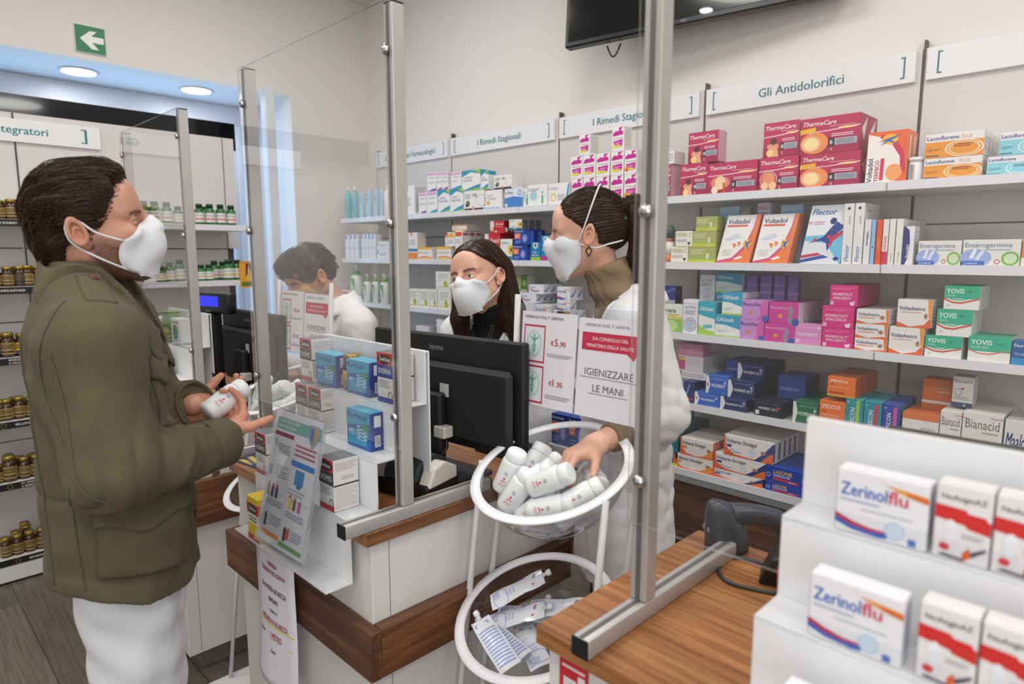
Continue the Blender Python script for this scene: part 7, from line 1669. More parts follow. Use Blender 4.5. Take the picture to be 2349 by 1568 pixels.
# ------------------------------------------------------------------ customer in the olive field jacket
SKIN = skin('skin_warm', '#c8937a'); SKINF = skin('skin_fair', '#dcab93')
olive = mat('olive_canvas', '#565039', .88, noise=.38, bump=.12, scale=14)
nt_ = olive.node_tree; _tc = nt_.nodes.new('ShaderNodeTexCoord'); _n2 = nt_.nodes.new('ShaderNodeTexNoise'); _n2.inputs['Scale'].default_value = 900; nt_.links.new(_tc.outputs['Object'], _n2.inputs['Vector'])
_b2 = nt_.nodes.new('ShaderNodeBump'); _b2.inputs['Strength'].default_value = .18; _b2.inputs['Distance'].default_value = .001; nt_.links.new(_n2.outputs['Fac'], _b2.inputs['Height']); nt_.links.new(_b2.outputs['Normal'], nt_.nodes['Principled BSDF'].inputs['Normal'])
stitch = mat('olive_seam', '#57543f', .9); button = mat('brown_button', '#5a3a2c', .35)
whitepants = mat('white_denim', '#dcdde2', .8, bump=.08, scale=500)
man = empty('person', (-1.5, .33, 0), 'man in olive field jacket and white trousers holding a white bottle, white mask', 'person')
bpy.context.view_layer.update()
B = Fr((-1.5, .33, 0), (.43, .90)); HF = Fr((-1.503, .338, 1.650), (.391, .92), 9, 8, .98)
SH, EL, WR = (-1.325, .292, 1.445), (-1.262, .288, 1.215), (-1.372, .510, 1.205)
SHL = B.w((.0, .19, 1.445)); ELL = B.w((-.03, .235, 1.19)); WRL = np.array((-1.478, .498, 1.270))
headm = HF.f(head_sdf(True, .42, 1.03))
hr = hand_sdf((-1.378, .520, 1.200), (-.62, .60, .50), (-.25, -.50, .83), 1, [(35, 35, 20), (38, 40, 25), (42, 42, 25), (48, 45, 25)], .12, (.15, .1), .93, (.30, .90, .12))
hl = hand_sdf((-1.492, .496, 1.246), (.06, .95, .20), (.64, -.18, .75), -1, [(30, 35, 25), (32, 38, 25), (34, 40, 25), (38, 42, 25)], .05, (.25, .2), .95, (-.25, .80, .62))
farm_r = cap(np.array(EL) * .3 + np.array(WR) * .7, (-1.375, .522, 1.207), .031, .026); farm_l = cap(ELL * .3 + WRL * .7, (-1.490, .505, 1.268), .031, .026)
trunk = union([B.f(loft([(.78, .02, 0, .06, .10), (.9, .02, 0, .075, .12), (1.1, .0, 0, .085, .14), (1.35, 0, 0, .09, .16), (1.47, -.01, 0, .06, .12), (1.50, -.01, 0, .05, .06)])), cap(SH, EL, .042, .038), cap(EL, WR, .038, .026), cap(SHL, ELL, .042, .038), cap(ELL, WRL, .038, .026),
               cap(B.w((.03, .065, .88)), B.w((.03, .065, .48)), .055, .04), cap(B.w((.03, .065, .48)), B.w((.01, .07, .08)), .04, .03), cap(B.w((.03, -.065, .88)), B.w((.03, -.065, .48)), .055, .04), cap(B.w((.03, -.065, .48)), B.w((.01, -.07, .08)), .04, .03)], .03)
tintm = head_tint(HF, .95, '#2e2118', .0205, .12, False)


def tint_man(V):
    T = tintm(V); d = np.minimum(np.abs(hr(V)), np.abs(hl(V))) < .02; T[d] = T[d] * np.array((1.0, .88, .84)); return T


lo = HF.o - .18; hi = HF.o + .18
Vb, Fb = join_raw([nets(headm, (lo[0], lo[1], 1.44), (hi[0], hi[1], 1.80), .0016), nets(union([hr, farm_r]), (-1.50, .44, 1.12), (-1.28, .72, 1.33), .0021), nets(union([hl, farm_l]), (-1.60, .42, 1.17), (-1.38, .70, 1.38), .0021), nets(trunk, (-1.9, 0, .04), (-1.1, .7, 1.55), .011)])
o = bpy.data.objects.new('body', raw_mesh('body', Vb, Fb, SKIN, tint_man(Vb))); COL.objects.link(o); put(o, man)
eyes(HF, mat('iris_brown', '#3a2416', .1, coat=.6), man, (1, .1, -.15), .0122)
# jacket
tor = B.f(loft([(.905, .024, 0, .132, .205), (1.0, .024, 0, .130, .200), (1.12, .024, 0, .127, .192), (1.26, .022, 0, .126, .196), (1.38, .010, 0, .118, .205), (1.45, .0, 0, .100, .19), (1.50, -.008, 0, .078, .15), (1.54, -.012, 0, .062, .10), (1.585, -.012, 0, .054, .066)]))
arm_r = [(cap((-1.40, .30, 1.50), SH, .052, .072), .05), (cap(SH, EL, .076, .066), .035), (cap(EL, WR, .066, .049), .03)]
arm_l = [(cap(B.w((0, .08, 1.50)), SHL, .052, .070), .05), (cap(SHL, ELL, .074, .064), .035), (cap(ELL, WRL, .064, .049), .03)]
jb = union([tor] + arm_r + arm_l, .03); EL_, WR_ = np.array(EL), np.array(WR)
axf = (WR_ - EL_) / np.linalg.norm(WR_ - EL_); axu = (EL_ - np.array(SH)) / np.linalg.norm(EL_ - np.array(SH)); axl = (WRL - ELL) / np.linalg.norm(WRL - ELL)


def jacket(P):
    d = jb(P)
    e = np.exp(-((P - _a(EL)) ** 2).sum(1) / .011); w = P @ _a(axf) * 120 + 2.2 * np.sin(P @ _a((30, 10, 22))) + P @ _a(axu) * 40
    fold = (np.abs(np.sin(w * .5)) ** .7 - .6)
    d = d - .0105 * e * fold
    fa = np.exp(-((P - _a(EL_ * .45 + WR_ * .55)) ** 2).sum(1) / .012); d = d - .0055 * fa * np.sin(P @ _a(axf) * 95 + 2 * noise(P, 26, 3))
    sh = np.exp(-((P - _a((-1.36, .36, 1.36))) ** 2).sum(1) / .02); d = d - .004 * sh * noise(P * _a((1, 1, .4)), 30, 5)
    d = d - .0042 * noise(P, 9, 1) - .0032 * noise(P * _a((1, 1, .55)), 24, 2)
    seam = np.abs(P[:, 2] - (1.16 + .004 * noise(P, 12, 6))) ; d = d + .0022 * np.exp(-(seam / .005) ** 2) * (np.abs(jb(P)) < .03)
    zh = .985 - .37 * np.clip((P - _a((-1.5, .33, 0))) @ _a((.43, .90, 0)) + .01, 0, 1) - .006 * noise(P, 14, 4)
    hem = np.clip((zh + .035 - P[:, 2]) / .006, 0, 1); d = d - .002 * hem; d = smax(d, zh - P[:, 2], .006)
    # cut the cuffs flat and the neck open
    d = smax(d, (P - _a(WR_ + axf * .012)) @ _a(axf) * np.where(((P - _a(WR_)) ** 2).sum(1) < .02, 1, 0) - np.where(((P - _a(WR_)) ** 2).sum(1) < .02, 0, 1), .004)
    d = smax(d, (P - _a(WRL + axl * .004)) @ _a(axl) * np.where(((P - _a(WRL)) ** 2).sum(1) < .02, 1, 0) - np.where(((P - _a(WRL)) ** 2).sum(1) < .02, 0, 1), .004)
    return d


jk = solid('jacket', jacket, (-1.85, .02, .895), (-1.14, .64, 1.60), .0046, olive, man)
# collar, epaulette, pockets, placket, seams
ctr = lambda a, x, y: None
cp = []
nc = 40
for j, (zt, rr) in enumerate(((0, .0), (.35, .010), (.7, .016), (1, .021))):
    row = []
    for i in range(nc + 1):
        a = R(-160 + 320 * i / nc)       # angle from the back, open at the throat
        fr_ = (1 - math.cos(a)) / 2; rad = (.058 + .016 * fr_, .066 + .004 * fr_)
        bx = -.016 - rad[0] * math.cos(a) + .028 * fr_ ** 2; by = rad[1] * math.sin(a)
        ztop = 1.585 - .070 * fr_ - .075 * fr_ ** 3; g = (.0, -.2, .45, 1)[j]     # stand, crown of the fold, fall
        drop_ = (.040, .0, .012, .048 + .045 * fr_ ** 2)[j]; out = (.0, .003, .010, .016 + .034 * fr_ ** 1.5)[j]
        row.append(B.w((bx - out * math.cos(a) * .9 + .01 * fr_ * g, by + out * math.sin(a) * 1.05, ztop - drop_)))
    cp.append(row)
cp = np.array(cp); cp2 = np.stack([cr(cp[:, i], 14) for i in range(nc + 1)], 1); Q = cp2.reshape(-1, 3).astype(np.float32); vv = np.repeat(np.linspace(0, 1, 14), nc + 1)
for _ in range(5):
    d = jacket(Q); g = grad(jacket, Q, .004); Q = Q + g * (np.clip(.006 + .004 * (vv < .8) - d, 0, .012) * (vv > .3))[:, None]
cp2 = Q.reshape(cp2.shape)
grid_part('collar', cp2, olive, man, .005)
rgt = np.array((.977, -.2, .05)); frt = np.array((.75, .62, 0.1))
patch('epaulette', jacket, [(-1.335, .282, 1.475), (-1.322, .325, 1.475), (-1.405, .330, 1.54), (-1.405, .285, 1.55)], (.75, -.1, .75), olive, man, .004)
W_px = lambda p: np.array(p)
torj = lambda P: tor(P) - .0042 * noise(P, 9, 1) - .0032 * noise(P * _a((1, 1, .55)), 24, 2)
patch('hip_pocket', torj, [(-1.317, .262, 1.018), (-1.366, .424, .985), (-1.365, .426, 1.12), (-1.314, .270, 1.150)], rgt, olive, man, .013, 18, 18)
fl = patch('pocket_flap', torj, [(-1.316, .262, 1.105), (-1.366, .428, 1.092), (-1.366, .432, 1.150), (-1.313, .266, 1.178)], rgt, olive, man, .005, 20, 12, lift=.013, shape=lambda u, v: v - (1 - v) * (.32 * np.exp(-((u - .5) / .22) ** 2) - .12), wob=.0015)
patch('chest_pocket', jacket, [(-1.366, .362, 1.262), (-1.41, .452, 1.262), (-1.415, .452, 1.385), (-1.362, .366, 1.395)], frt, olive, man, .006, 14, 14)
patch('pocket_flap', jacket, [(-1.364, .356, 1.360), (-1.41, .455, 1.352), (-1.416, .455, 1.395), (-1.36, .362, 1.425)], frt, olive, man, .005, 16, 10, lift=.006, shape=lambda u, v: v - (1 - v) * .3 * np.exp(-((u - .5) / .25) ** 2), wob=.002)
patch('placket', jacket, [B.w((.16, -.035, .948)), B.w((.16, .02, .948)), B.w((.14, .02, 1.44)), B.w((.14, -.035, 1.44))], B.d((1, -.15, 0)), olive, man, .005, 6, 40, wob=.001)


def surf_line(pts, f, n, off=.001, k=40):
    c = cr(pts, k); q = drop(f, np.array(c), np.broadcast_to(np.array(n, float) / np.linalg.norm(n), c.shape)); g = grad(f, q, .004); return q + g * off


def seamline(name, pts, n, r=.0016, m=stitch, f=jacket):
    q = surf_line(pts, f, n); b = MB(); b.tube([tuple(p) for p in q], r, m, 6); o = b.obj(name); put(o, jk)


seamline('armhole_seam', [(-1.35, .265, 1.515), (-1.335, .225, 1.44), (-1.34, .222, 1.36), (-1.33, .25, 1.28)], (.9, -.45, .1))
seamline('armhole_seam', [(-1.37, .34, 1.52), (-1.345, .365, 1.46), (-1.35, .372, 1.38), (-1.34, .35, 1.30)], (.8, .6, .1))
seamline('sleeve_seam', [(-1.30, .235, 1.44), (-1.275, .24, 1.34), (-1.25, .25, 1.24), (-1.23, .29, 1.185)], (.7, -.7, 0))
seamline('back_seam', [(-1.42, .19, 1.46), (-1.40, .19, 1.3), (-1.385, .195, 1.1), (-1.38, .2, 1.0)], (.5, -.86, 0))
seamline('side_seam', [(-1.335, .235, 1.22), (-1.325, .235, 1.1), (-1.318, .24, 1.0)], (.97, -.2, 0))
for p, n in (((-1.395, .45, 1.285), frt), (B.w((.15, -.01, 1.33)), B.d((1, -.1, 0))), (B.w((.16, -.012, 1.19)), B.d((1, -.1, 0))), (B.w((.16, -.012, 1.05)), B.d((1, -.1, 0))), ((-1.395, .31, 1.535), (.6, 0, .8)), ((-1.335, .465, 1.192), (.8, .1, -.5))):
    n = np.array(n, float); n /= np.linalg.norm(n); q = drop(jacket, np.array([p], float), n[None])[0] + n * (.0062 if p[2] < 1.5 else .006)
    b = MB(); b.lathe([(.0075, 0), (.0085, .0015), (.0075, .003), (.005, .0022), (.0001, .0022)], button, 16, Matrix.Translation(Vector(q)) @ Vector((0, 0, 1)).rotation_difference(Vector(n)).to_matrix().to_4x4()); o = b.obj('button'); o.parent = jk
for c_, ax_ in ((WR_, axf), (WRL, axl)):
    b = MB(); b.lathe([(.049, -.048), (.0525, -.045), (.0525, .010), (.0505, .013), (.046, .012), (.044, -.02)], olive, 40, Matrix.Translation(Vector(c_)) @ Vector((0, 0, 1)).rotation_difference(Vector(ax_)).to_matrix().to_4x4(), caps=False)
    b.v = [tuple(np.array(p) + .0028 * np.array((1, 1, 1)) * float(noise(np.array([p], np.float32), 30, 2)[0])) for p in b.v]; o = b.obj('cuff'); put(o, man)
# dark shirt at the throat
sh_ = solid('shirt', B.f(loft([(1.38, .03, 0, .07, .10), (1.46, .02, 0, .066, .085), (1.545, .004, 0, .052, .06)])), (-1.65, .15, 1.37), (-1.35, .55, 1.56), .008, mat('dark_shirt', '#1c1c20', .8), man)
# trousers and shoes


def pants(P):
    d = None
    for s in (1, -1):
        g = union([cap(B.w((.035, s * .062, .90)), B.w((.03, s * .062, .50)), .088, .066), (cap(B.w((.03, s * .062, .50)), B.w((.01, s * .07, .09)), .066, .056), .05)], .03)(P)
        d = g if d is None else smin(d, g, .03)
    d = smin(d, B.f(ell((.025, 0, .96), (.09, .14, .09)))(P), .05)
    d = d - .005 * noise(P * _a((1, 1, .45)), 19, 3) - .003 * np.sin(P[:, 2] * 60 + P @ _a((40, 25, 0))) - .002 * np.sin(P[:, 2] * 70 + 3 * noise(P, 12, 4)) * np.exp(-((P[:, 2] - .5) / .12) ** 2)
    return np.maximum(d, .06 - P[:, 2])


tr = solid('trousers', pants, (-1.80, .10, .04), (-1.20, .58, 1.05), .008, whitepants, man)
for s in (1, -1):
    c = B.f(union([ell((.06, s * .07, .045), (.14, .048, .042)), (ell((-.02, s * .07, .06), (.06, .045, .058)), .03)], .02))
    solid('shoe', lambda P, c=c: np.maximum(c(P), .001 - P[:, 2]), (-1.85, .0, -.005), (-1.15, .75, .13), .008, mat('brown_shoe', '#4a3326', .5), man)
# hair: swept back, dark brown
HM = hairmat('hair_dark_brown', '#2b1d14')
_hc = union([ell((-.008, 0, .040), (.0925, .083, .080)), (ell((.045, 0, .088), (.046, .052, .028)), .03), (ell((-.066, 0, -.026), (.032, .064, .060)), .03), (ell((.0, 0, .094), (.06, .05, .028)), .03)], .03)


def hair_l(P):
    d = _hc(P); x, y, z = P.T; ay = np.abs(y)
    d = d - .0035 * np.sin(y * 260 + 2.2 * np.sin(x * 34 + z * 20) + z * 60) * np.exp(-((z - .06) / .08) ** 2) - .004 * noise(P * _a((.6, 1.3, 1)), 42, 1)
    # face and ear cut-outs
    front = x - (.078 - .40 * np.clip(.075 - z, 0, .03) - .25 * np.clip(ay - .03, 0, 1) - .75 * np.clip(.045 - z, 0, .065))
    d = smax(d, front, .006)
    d = smax(d, .02 * (1 - ((x + .010) / .021) ** 2 - ((z + .004) / .033) ** 2) * (ay > .05) - 1 * (ay <= .05), .004)
    d = smax(d, np.minimum(np.minimum(x + .030, -.030 - z), ay - .045), .004)
    d = np.maximum(d, -(z + .085 + .03 * noise(P, 60, 2)))
    return d


hairm = HF.f(hair_l); hr_o = solid('hair', hairm, HF.o - .16, HF.o + .17, .0026, HM, man)
Vh = np.array([v.co for v in hr_o.data.vertices], np.float32); rs = np.random.RandomState(5); qh = HF.l(Vh)
top = rs.choice(np.where((qh[:, 2] > -.01) & (qh[:, 0] > -.09))[0], 2600); low = rs.choice(np.where(qh[:, 2] < .02)[0], 1500)
fl_top = lambda P: (lambda q: HF.ws(np.stack([-.85 - .2 * (q[:, 0] < 0), .25 * np.sign(q[:, 1]) + 0 * q[:, 0], .25 - 9 * np.clip(.05 - q[:, 0], 0, .13)], 1)) - HF.o)(HF.l(P))
strands('hair_strands', hairm, Vh[np.concatenate([top, low])], fl_top, hairmat('hair_brown_light', '#3d2a1d'), hr_o, .065, 9, .00065, .003, 3, .32)
# mask
mo, MP = mask_part(HF, [(.104, .004), (.118, -.010), (.131, -.026), (.132, -.044), (.128, -.066), (.108, -.090), (.086, -.112)], [(.062, -.026), (.052, -.036), (.046, -.050), (.044, -.062), (.047, -.078), (.054, -.090), (.062, -.100)], .062, MASKM, man, .012, headm)
for s, k in ((-1, 0), (1, -1)):
    e = lambda p: HF.w((p[0], s * p[1], p[2]))
    strap([MP[1, k], e((.02, .078, -.006)), e((-.004, .083, .022)), e((-.024, .082, .018)), e((-.027, .079, -.01)), e((-.012, .080, -.032)), e((.022, .073, -.062)), MP[-3, k]], MASKM, man)
# the bottle in his hand
bo = face_cam(Matrix.Translation(Vector((-1.447, .512, 1.252))) @ Vector((0, 0, 1)).rotation_difference(Vector((-.1, .80, .42))).to_matrix().to_4x4())
gelbottle(bo, 'white sanitizer bottle held by the man in the jacket', 'sanitizer bottle in hand')

# ------------------------------------------------------------------ pharmacists in white coats
COAT = mat('coat_white', '#e6e7ea', .75, bump=.06, scale=420); COATSEAM = mat('coat_seam', '#cfd0d4', .8)


def coat(who, Bf, rows, arms, zlo, extra=None, folds=(), hem=True):
    t = Bf.f(loft(rows)); jb_ = union([t] + arms, .03)
    def f(P):
        d = jb_(P) - .0045 * noise(P * _a((1, 1, .5)), 13, 2) - .002 * noise(P * _a((1, 1, .7)), 32, 5)
        for c, s_, dr, amp, fq in folds:
            e = np.exp(-((P - _a(c)) ** 2).sum(1) / s_); d = d - amp * e * (np.abs(np.sin(P @ _a(dr) * fq + 1.5 * noise(P, 18, 3))) ** .8 - .5)
        d = np.maximum(d, zlo - P[:, 2])
        return extra(P, d) if extra else d
    return f


def lapels(Bf, f, zc, zt, who, w=.05, x0=.10):
    """two turned-down lapels with a collar behind the neck"""
    for s in (1, -1):
        q = [Bf.w((x0 + .02, s * .004, zc)), Bf.w((x0, s * (.03 + w), zc + .07)), Bf.w((x0 - .08, s * .085, zt - .005)), Bf.w((x0 - .05, s * .048, zt))]
        patch('lapel', f, q, Bf.d((1, s * .25, .25)), COAT, who, .004, 10, 14, lift=.003)


def collar_ring(Bf, who, zc, rx, ry, cx, m, name='collar', h=.035, out=.022, a1=140):
    n = 30; rows = []
    for j in range(8):
        v = j / 7; row = []
        for i in range(n + 1):
            a = R(-a1 + 2 * a1 * i / n); k = (1 - math.cos(a)) / 2
            o_ = out * v ** 1.3 * (1 + .8 * k); z = zc + .012 - h * v ** 1.6 * (1 + .6 * k) - .045 * k ** 1.5 + .006 * math.sin(math.pi * v)
            row.append(Bf.w((cx - (rx + o_) * math.cos(a), (ry + o_) * math.sin(a), z)))
        rows.append(row)
    return grid_part(name, np.array(rows), m, who, .004)


def person_body(who, parts, m, tint):
    V, F = join_raw(parts); o = bpy.data.objects.new('body', raw_mesh('body', V, F, m, tint(V))); COL.objects.link(o); put(o, who); return o


def legs(who, Bf, top, m, shoe='#2a2a2c'):
    fs = [cap(Bf.w((0, s * .07, top)), Bf.w((.01, s * .075, .46)), .075, .058) for s in (1, -1)] + [cap(Bf.w((.01, s * .075, .46)), Bf.w((-.01, s * .075, .08)), .058, .042) for s in (1, -1)]
    f = lambda P: np.maximum(union(fs, .02)(P), .06 - P[:, 2]); o = Bf.o
    solid('trousers', f, (o[0] - .22, o[1] - .22, .04), (o[0] + .22, o[1] + .22, top + .09), .012, m, who)
    for s in (1, -1):
        g = Bf.f(union([ell((.05, s * .075, .035), (.12, .04, .033)), (ell((-.02, s * .075, .05), (.05, .038, .045)), .02)], .02)); solid('shoe', lambda P, g=g: np.maximum(g(P), .001 - P[:, 2]), (o[0] - .25, o[1] - .25, -.006), (o[0] + .25, o[1] + .25, .11), .009, mat('shoe' + shoe, shoe, .5), who)


def box_around(c, r): c = np.array(c); return c - r, c + r


DARKT = mat('dark_trousers', '#23242a', .8)
# ---------------------------------------------- long haired pharmacist behind the middle monitor
w1 = empty('person', (-1.56, 1.475, 0), 'young woman with long brown hair, white coat and black turtleneck behind the monitor', 'person'); bpy.context.view_layer.update()
H1 = Fr((-1.546, 1.403, 1.516), (.174, -.985), 4, 12, .945); B1 = Fr((-1.560, 1.475, 0), (.22, -.975))
h1 = H1.f(head_sdf(False, .85, .95)); tr1 = union([B1.f(loft([(.55, 0, 0, .07, .12), (.9, 0, 0, .09, .15), (1.1, 0, 0, .075, .12), (1.28, 0, 0, .06, .12), (1.36, -.01, 0, .03, .04)])), cap(B1.w((0, .15, 1.31)), B1.w((0, .19, 1.08)), .035, .03), cap(B1.w((0, .19, 1.08)), B1.w((.05, .2, .85)), .03, .025), cap(B1.w((0, -.15, 1.31)), B1.w((0, -.19, 1.08)), .035, .03), cap(B1.w((0, -.19, 1.08)), B1.w((.05, -.2, .85)), .03, .025), cap(B1.w((0, .07, .75)), B1.w((0, .075, .08)), .05, .03), cap(B1.w((0, -.07, .75)), B1.w((0, -.075, .08)), .05, .03)], .03)
h1a = union([hand_sdf(B1.w((.05, .2, .85)), B1.d((.1, 0, -1)), B1.d((0, -1, 0)), 1, [(20, 25, 15)] * 4, .1, k=.85)], .01); h1b = union([hand_sdf(B1.w((.05, -.2, .85)), B1.d((.1, 0, -1)), B1.d((0, 1, 0)), -1, [(20, 25, 15)] * 4, .1, k=.85)], .01)
a, b_ = box_around(H1.o, .17)
person_body(w1, [nets(h1, (a[0], a[1], H1.o[2] - .106), b_, .0014), nets(tr1, (-1.95, 1.15, .05), (-1.2, 1.80, 1.40), .012)] + [nets(g, *box_around(c, .15), .003) for g, c in ((h1a, B1.w((.06, .2, .78))), (h1b, B1.w((.06, -.2, .78))))], SKINF, head_tint(H1, 0, '#3a2518', .0225, .25, False))
eyes(H1, mat('iris_dark', '#2a1810', .08, coat=.8), w1, (1, -.25, .03), .0125)
arms1 = []
for s in (1, -1): arms1 += [(cap(B1.w((-.01, s * .06, 1.385)), B1.w((-.01, s * .145, 1.335)), .035, .055), .05), (cap(B1.w((-.01, s * .150, 1.32)), B1.w((0, s * .195, 1.09)), .062, .054), .03), (cap(B1.w((0, s * .195, 1.09)), B1.w((.05, s * .2, .88)), .054, .042), .03)]
cf1 = coat(w1, B1, [(.62, 0, 0, .12, .19), (.9, 0, 0, .115, .175), (1.1, .0, 0, .098, .15), (1.26, .0, 0, .105, .165), (1.34, -.01, 0, .08, .14), (1.40, -.02, 0, .055, .07)], arms1, .62,
           lambda P, d: smax(d, -(B1.f(lambda q: np.maximum(np.abs(q[:, 1]) - .55 * np.clip(q[:, 2] - 1.20, 0, .3) - .002, .045 - q[:, 0]))(P)), .006), [(B1.w((.08, .08, 1.2)), .02, B1.d((.2, 1, .6)), .004, 60)])
solid('lab_coat', cf1, (-1.93, 1.1, .61), (-1.18, 1.83, 1.44), .006, COAT, w1)
blk = mat('black_knit', '#0d0d0f', .85, bump=.2, scale=600)
ts1 = union([B1.f(loft([(1.0, 0, 0, .085, .13), (1.26, .0, 0, .094, .15), (1.335, -.005, 0, .066, .11), (1.375, -.005, 0, .05, .058)])), (cap(B1.w((-.005, 0, 1.34)), H1.w((-.030, 0, -.085)), .058, .0525), .03)], .03)
def ts1f(P): return np.maximum(ts1(P) - .0012 * np.sin(P[:, 2] * 420) * np.exp(-((P[:, 2] - 1.40) / .03) ** 2), (P - _a(H1.w((-.03, 0, -.088)))) @ _a(H1.d((.3, 0, 1))))
solid('turtleneck', ts1f, (-1.83, 1.2, 1.0), (-1.28, 1.73, 1.47), .005, blk, w1)
for s in (1, -1):
    q = [B1.w((.115, s * .006, 1.19)), B1.w((.105, s * .085, 1.27)), B1.w((.02, s * .085, 1.385)), B1.w((.045, s * .054, 1.385))]
    patch('lapel', cf1, q, B1.d((1, s * .3, .35)), COAT, w1, .004, 10, 14, lift=.004)
collar_ring(B1, w1, 1.398, .060, .066, -.01, COAT, h=.03, out=.02, a1=118)
# necklace and pin
b = MB(); pts = surf_line([B1.w((.05, .045, 1.37)), B1.w((.085, .03, 1.32)), B1.w((.10, .0, 1.285)), B1.w((.085, -.03, 1.32)), B1.w((.05, -.045, 1.37))], ts1f, B1.d((1, 0, .2)), .001); b.tube([tuple(p) for p in pts], .0009, STEEL, 6)
pts = surf_line([B1.w((.05, .04, 1.37)), B1.w((.085, .024, 1.33)), B1.w((.10, .0, 1.305)), B1.w((.085, -.024, 1.33)), B1.w((.05, -.04, 1.37))], ts1f, B1.d((1, 0, .2)), .001); b.tube([tuple(p) for p in pts], .0008, STEEL, 6)
ce = surf_line([B1.w((.10, 0, 1.285)), B1.w((.10, 0, 1.25))], ts1f, B1.d((1, 0, .2)), .0025, 6); b.tube([tuple(p) for p in ce], .0016, STEEL, 6); rr_ = B1.d((0, .007, 0)); b.tube([tuple(ce[3] - rr_), tuple(ce[3] + rr_)], .0014, STEEL, 6)
o = b.obj('necklace'); put(o, w1)
pn = surf_line([B1.w((.11, .05, 1.235)), B1.w((.11, .06, 1.235))], cf1, B1.d((1, .2, .2)), .006, 3)[1]
b = MB(); b.box(-.010, .010, -.002, .001, -.010, .010, mat('gold_pin', '#b98a3a', .25, .9), .001, M=Matrix.Translation(Vector(pn)) @ Matrix.Rotation(R(20), 4, 'Z') @ Matrix.Rotation(R(40), 4, 'Y')); b.box(-.007, .007, -.003, -.002, -.002, .002, '#c23038', M=Matrix.Translation(Vector(pn)) @ Matrix.Rotation(R(20), 4, 'Z') @ Matrix.Rotation(R(40), 4, 'Y')); o = b.obj('pin'); put(o, w1)
# hair
hb1 = union([ell((-.012, 0, .042), (.102, .086, .094)), (ell((-.065, 0, -.06), (.045, .080, .12)), .04), (cap((-.04, .074, .03), (-.050, .088, -.12), .030, .034), .03), (cap((-.05, .088, -.12), (-.035, .105, -.26), .034, .016), .02), (cap((.0, -.082, .02), (.012, -.094, -.12), .020, .027), .02), (cap((.012, -.094, -.12), (.0, -.10, -.30), .027, .018), .02), (ell((-.07, 0, -.20), (.03, .09, .10)), .04)], .02)


def hair1(P):
    d = hb1(P); x, y, z = P.T; ay = np.abs(y - .006)
    d = d - .0012 * np.sin(x * 190 + 1.5 * np.sin(z * 25)) + .004 * np.exp(-(ay / .004) ** 2) * np.clip((z - .05) / .03, 0, 1)
    up = np.clip((z - .015) / .075, 0, 1); lim = np.where(y > 0, -.018, .050) * (1 - up) + .088 * up - .12 * np.clip(ay - .03, 0, .04)
    lim = lim + .12 * np.clip(-.10 - z, 0, .5); d = smax(d, (x - lim) * .8, .006)
    oval = ((y - .004) / .064) ** 2 + ((z + .02) / .098) ** 2 - 1; d = smax(d, -np.maximum(oval * .03, .02 - x), .005)
    return d


hm1 = H1.f(hair1); HM1 = hairmat('hair_chestnut', '#2a1a12', .35)
ho = solid('hair', hm1, H1.o - np.array((.17, .17, .32)), H1.o + np.array((.17, .17, .15)), .0028, HM1, w1)
Vh = np.array([v.co for v in ho.data.vertices], np.float32); q1 = H1.l(Vh); rs = np.random.RandomState(8)
rt_ = Vh[rs.choice(len(Vh), 2600)]
def fl1(P):
    q = H1.l(P); sd = np.sign(q[:, 1] - .006); u = np.clip((q[:, 2] - .03) / .06, 0, 1)
    return H1.ws(np.stack([-.35 * u, sd * u, -1.1 + .6 * u], 1)) - H1.o
strands('hair_strands', hm1, rt_, fl1, hairmat('hair_chestnut_light', '#452c1e', .32), ho, .11, 10, .0007, .0018, 4, .12)
m1, MP1 = mask_part(H1, [(.106, -.004), (.120, -.020), (.132, -.042), (.131, -.064), (.117, -.092), (.090, -.122)], [(.058, -.024), (.045, -.036), (.038, -.050), (.038, -.066), (.044, -.088), (.056, -.108)], .066, MASKM, w1, .014, h1)
for s, k in ((-1, 0), (1, -1)):
    e = lambda p: H1.w((p[0], s * p[1], p[2]))
    strap([MP1[2, k], e((.015, .078, .0)), e((-.004, .084, .025)), e((-.024, .083, .016)), e((-.026, .080, -.012)), e((-.010, .081, -.034)), e((.018, .076, -.06)), MP1[-4, k]], MASKM, w1, .0018)
b = MB(); b.lathe([(.0001, -.003), (.003, 0), (.0001, .003)], STEEL, 10, Matrix.Translation(Vector(H1.w((-.004, .086, -.030))))); o = b.obj('earring'); put(o, w1)
legs(w1, B1, .72, DARKT)

# ---------------------------------------------- ponytailed pharmacist reaching into the bowl
w2 = empty('person', (-.992, 1.392, 0), 'woman with brown ponytail in white coat, reaching into the bowl of bottles', 'person'); bpy.context.view_layer.update()
H2 = Fr((-1.038, 1.313, 1.644), (-.83, -.56), -6, -2, .90); B2 = Fr((-.978, 1.405, 0), (-.66, -.75))
S2_, E2, W2_ = np.array((-.905, 1.330, 1.425)), np.array((-.835, 1.352, 1.215)), np.array((-.862, 1.165, 1.180))
S2f, E2f, W2f = B2.w((-.01, -.155, 1.42)), B2.w((-.0, -.185, 1.19)), B2.w((.04, -.19, .97))
h2 = H2.f(head_sdf(False, .02, .93)); hd2 = hand_sdf((-.866, 1.140, 1.176), (-.30, -.92, -.26), (.25, .15, -.95), 1, [(28, 38, 22), (32, 42, 25), (36, 44, 25), (42, 46, 25)], .25, (.3, .2), .88)
far2 = hand_sdf(W2f, B2.d((.1, 0, -1)), B2.d((0, 1, 0)), -1, [(20, 25, 15)] * 4, .1, k=.85)
fore2 = cap(E2 * .5 + W2_ * .5, (-.866, 1.140, 1.176), .030, .0225)
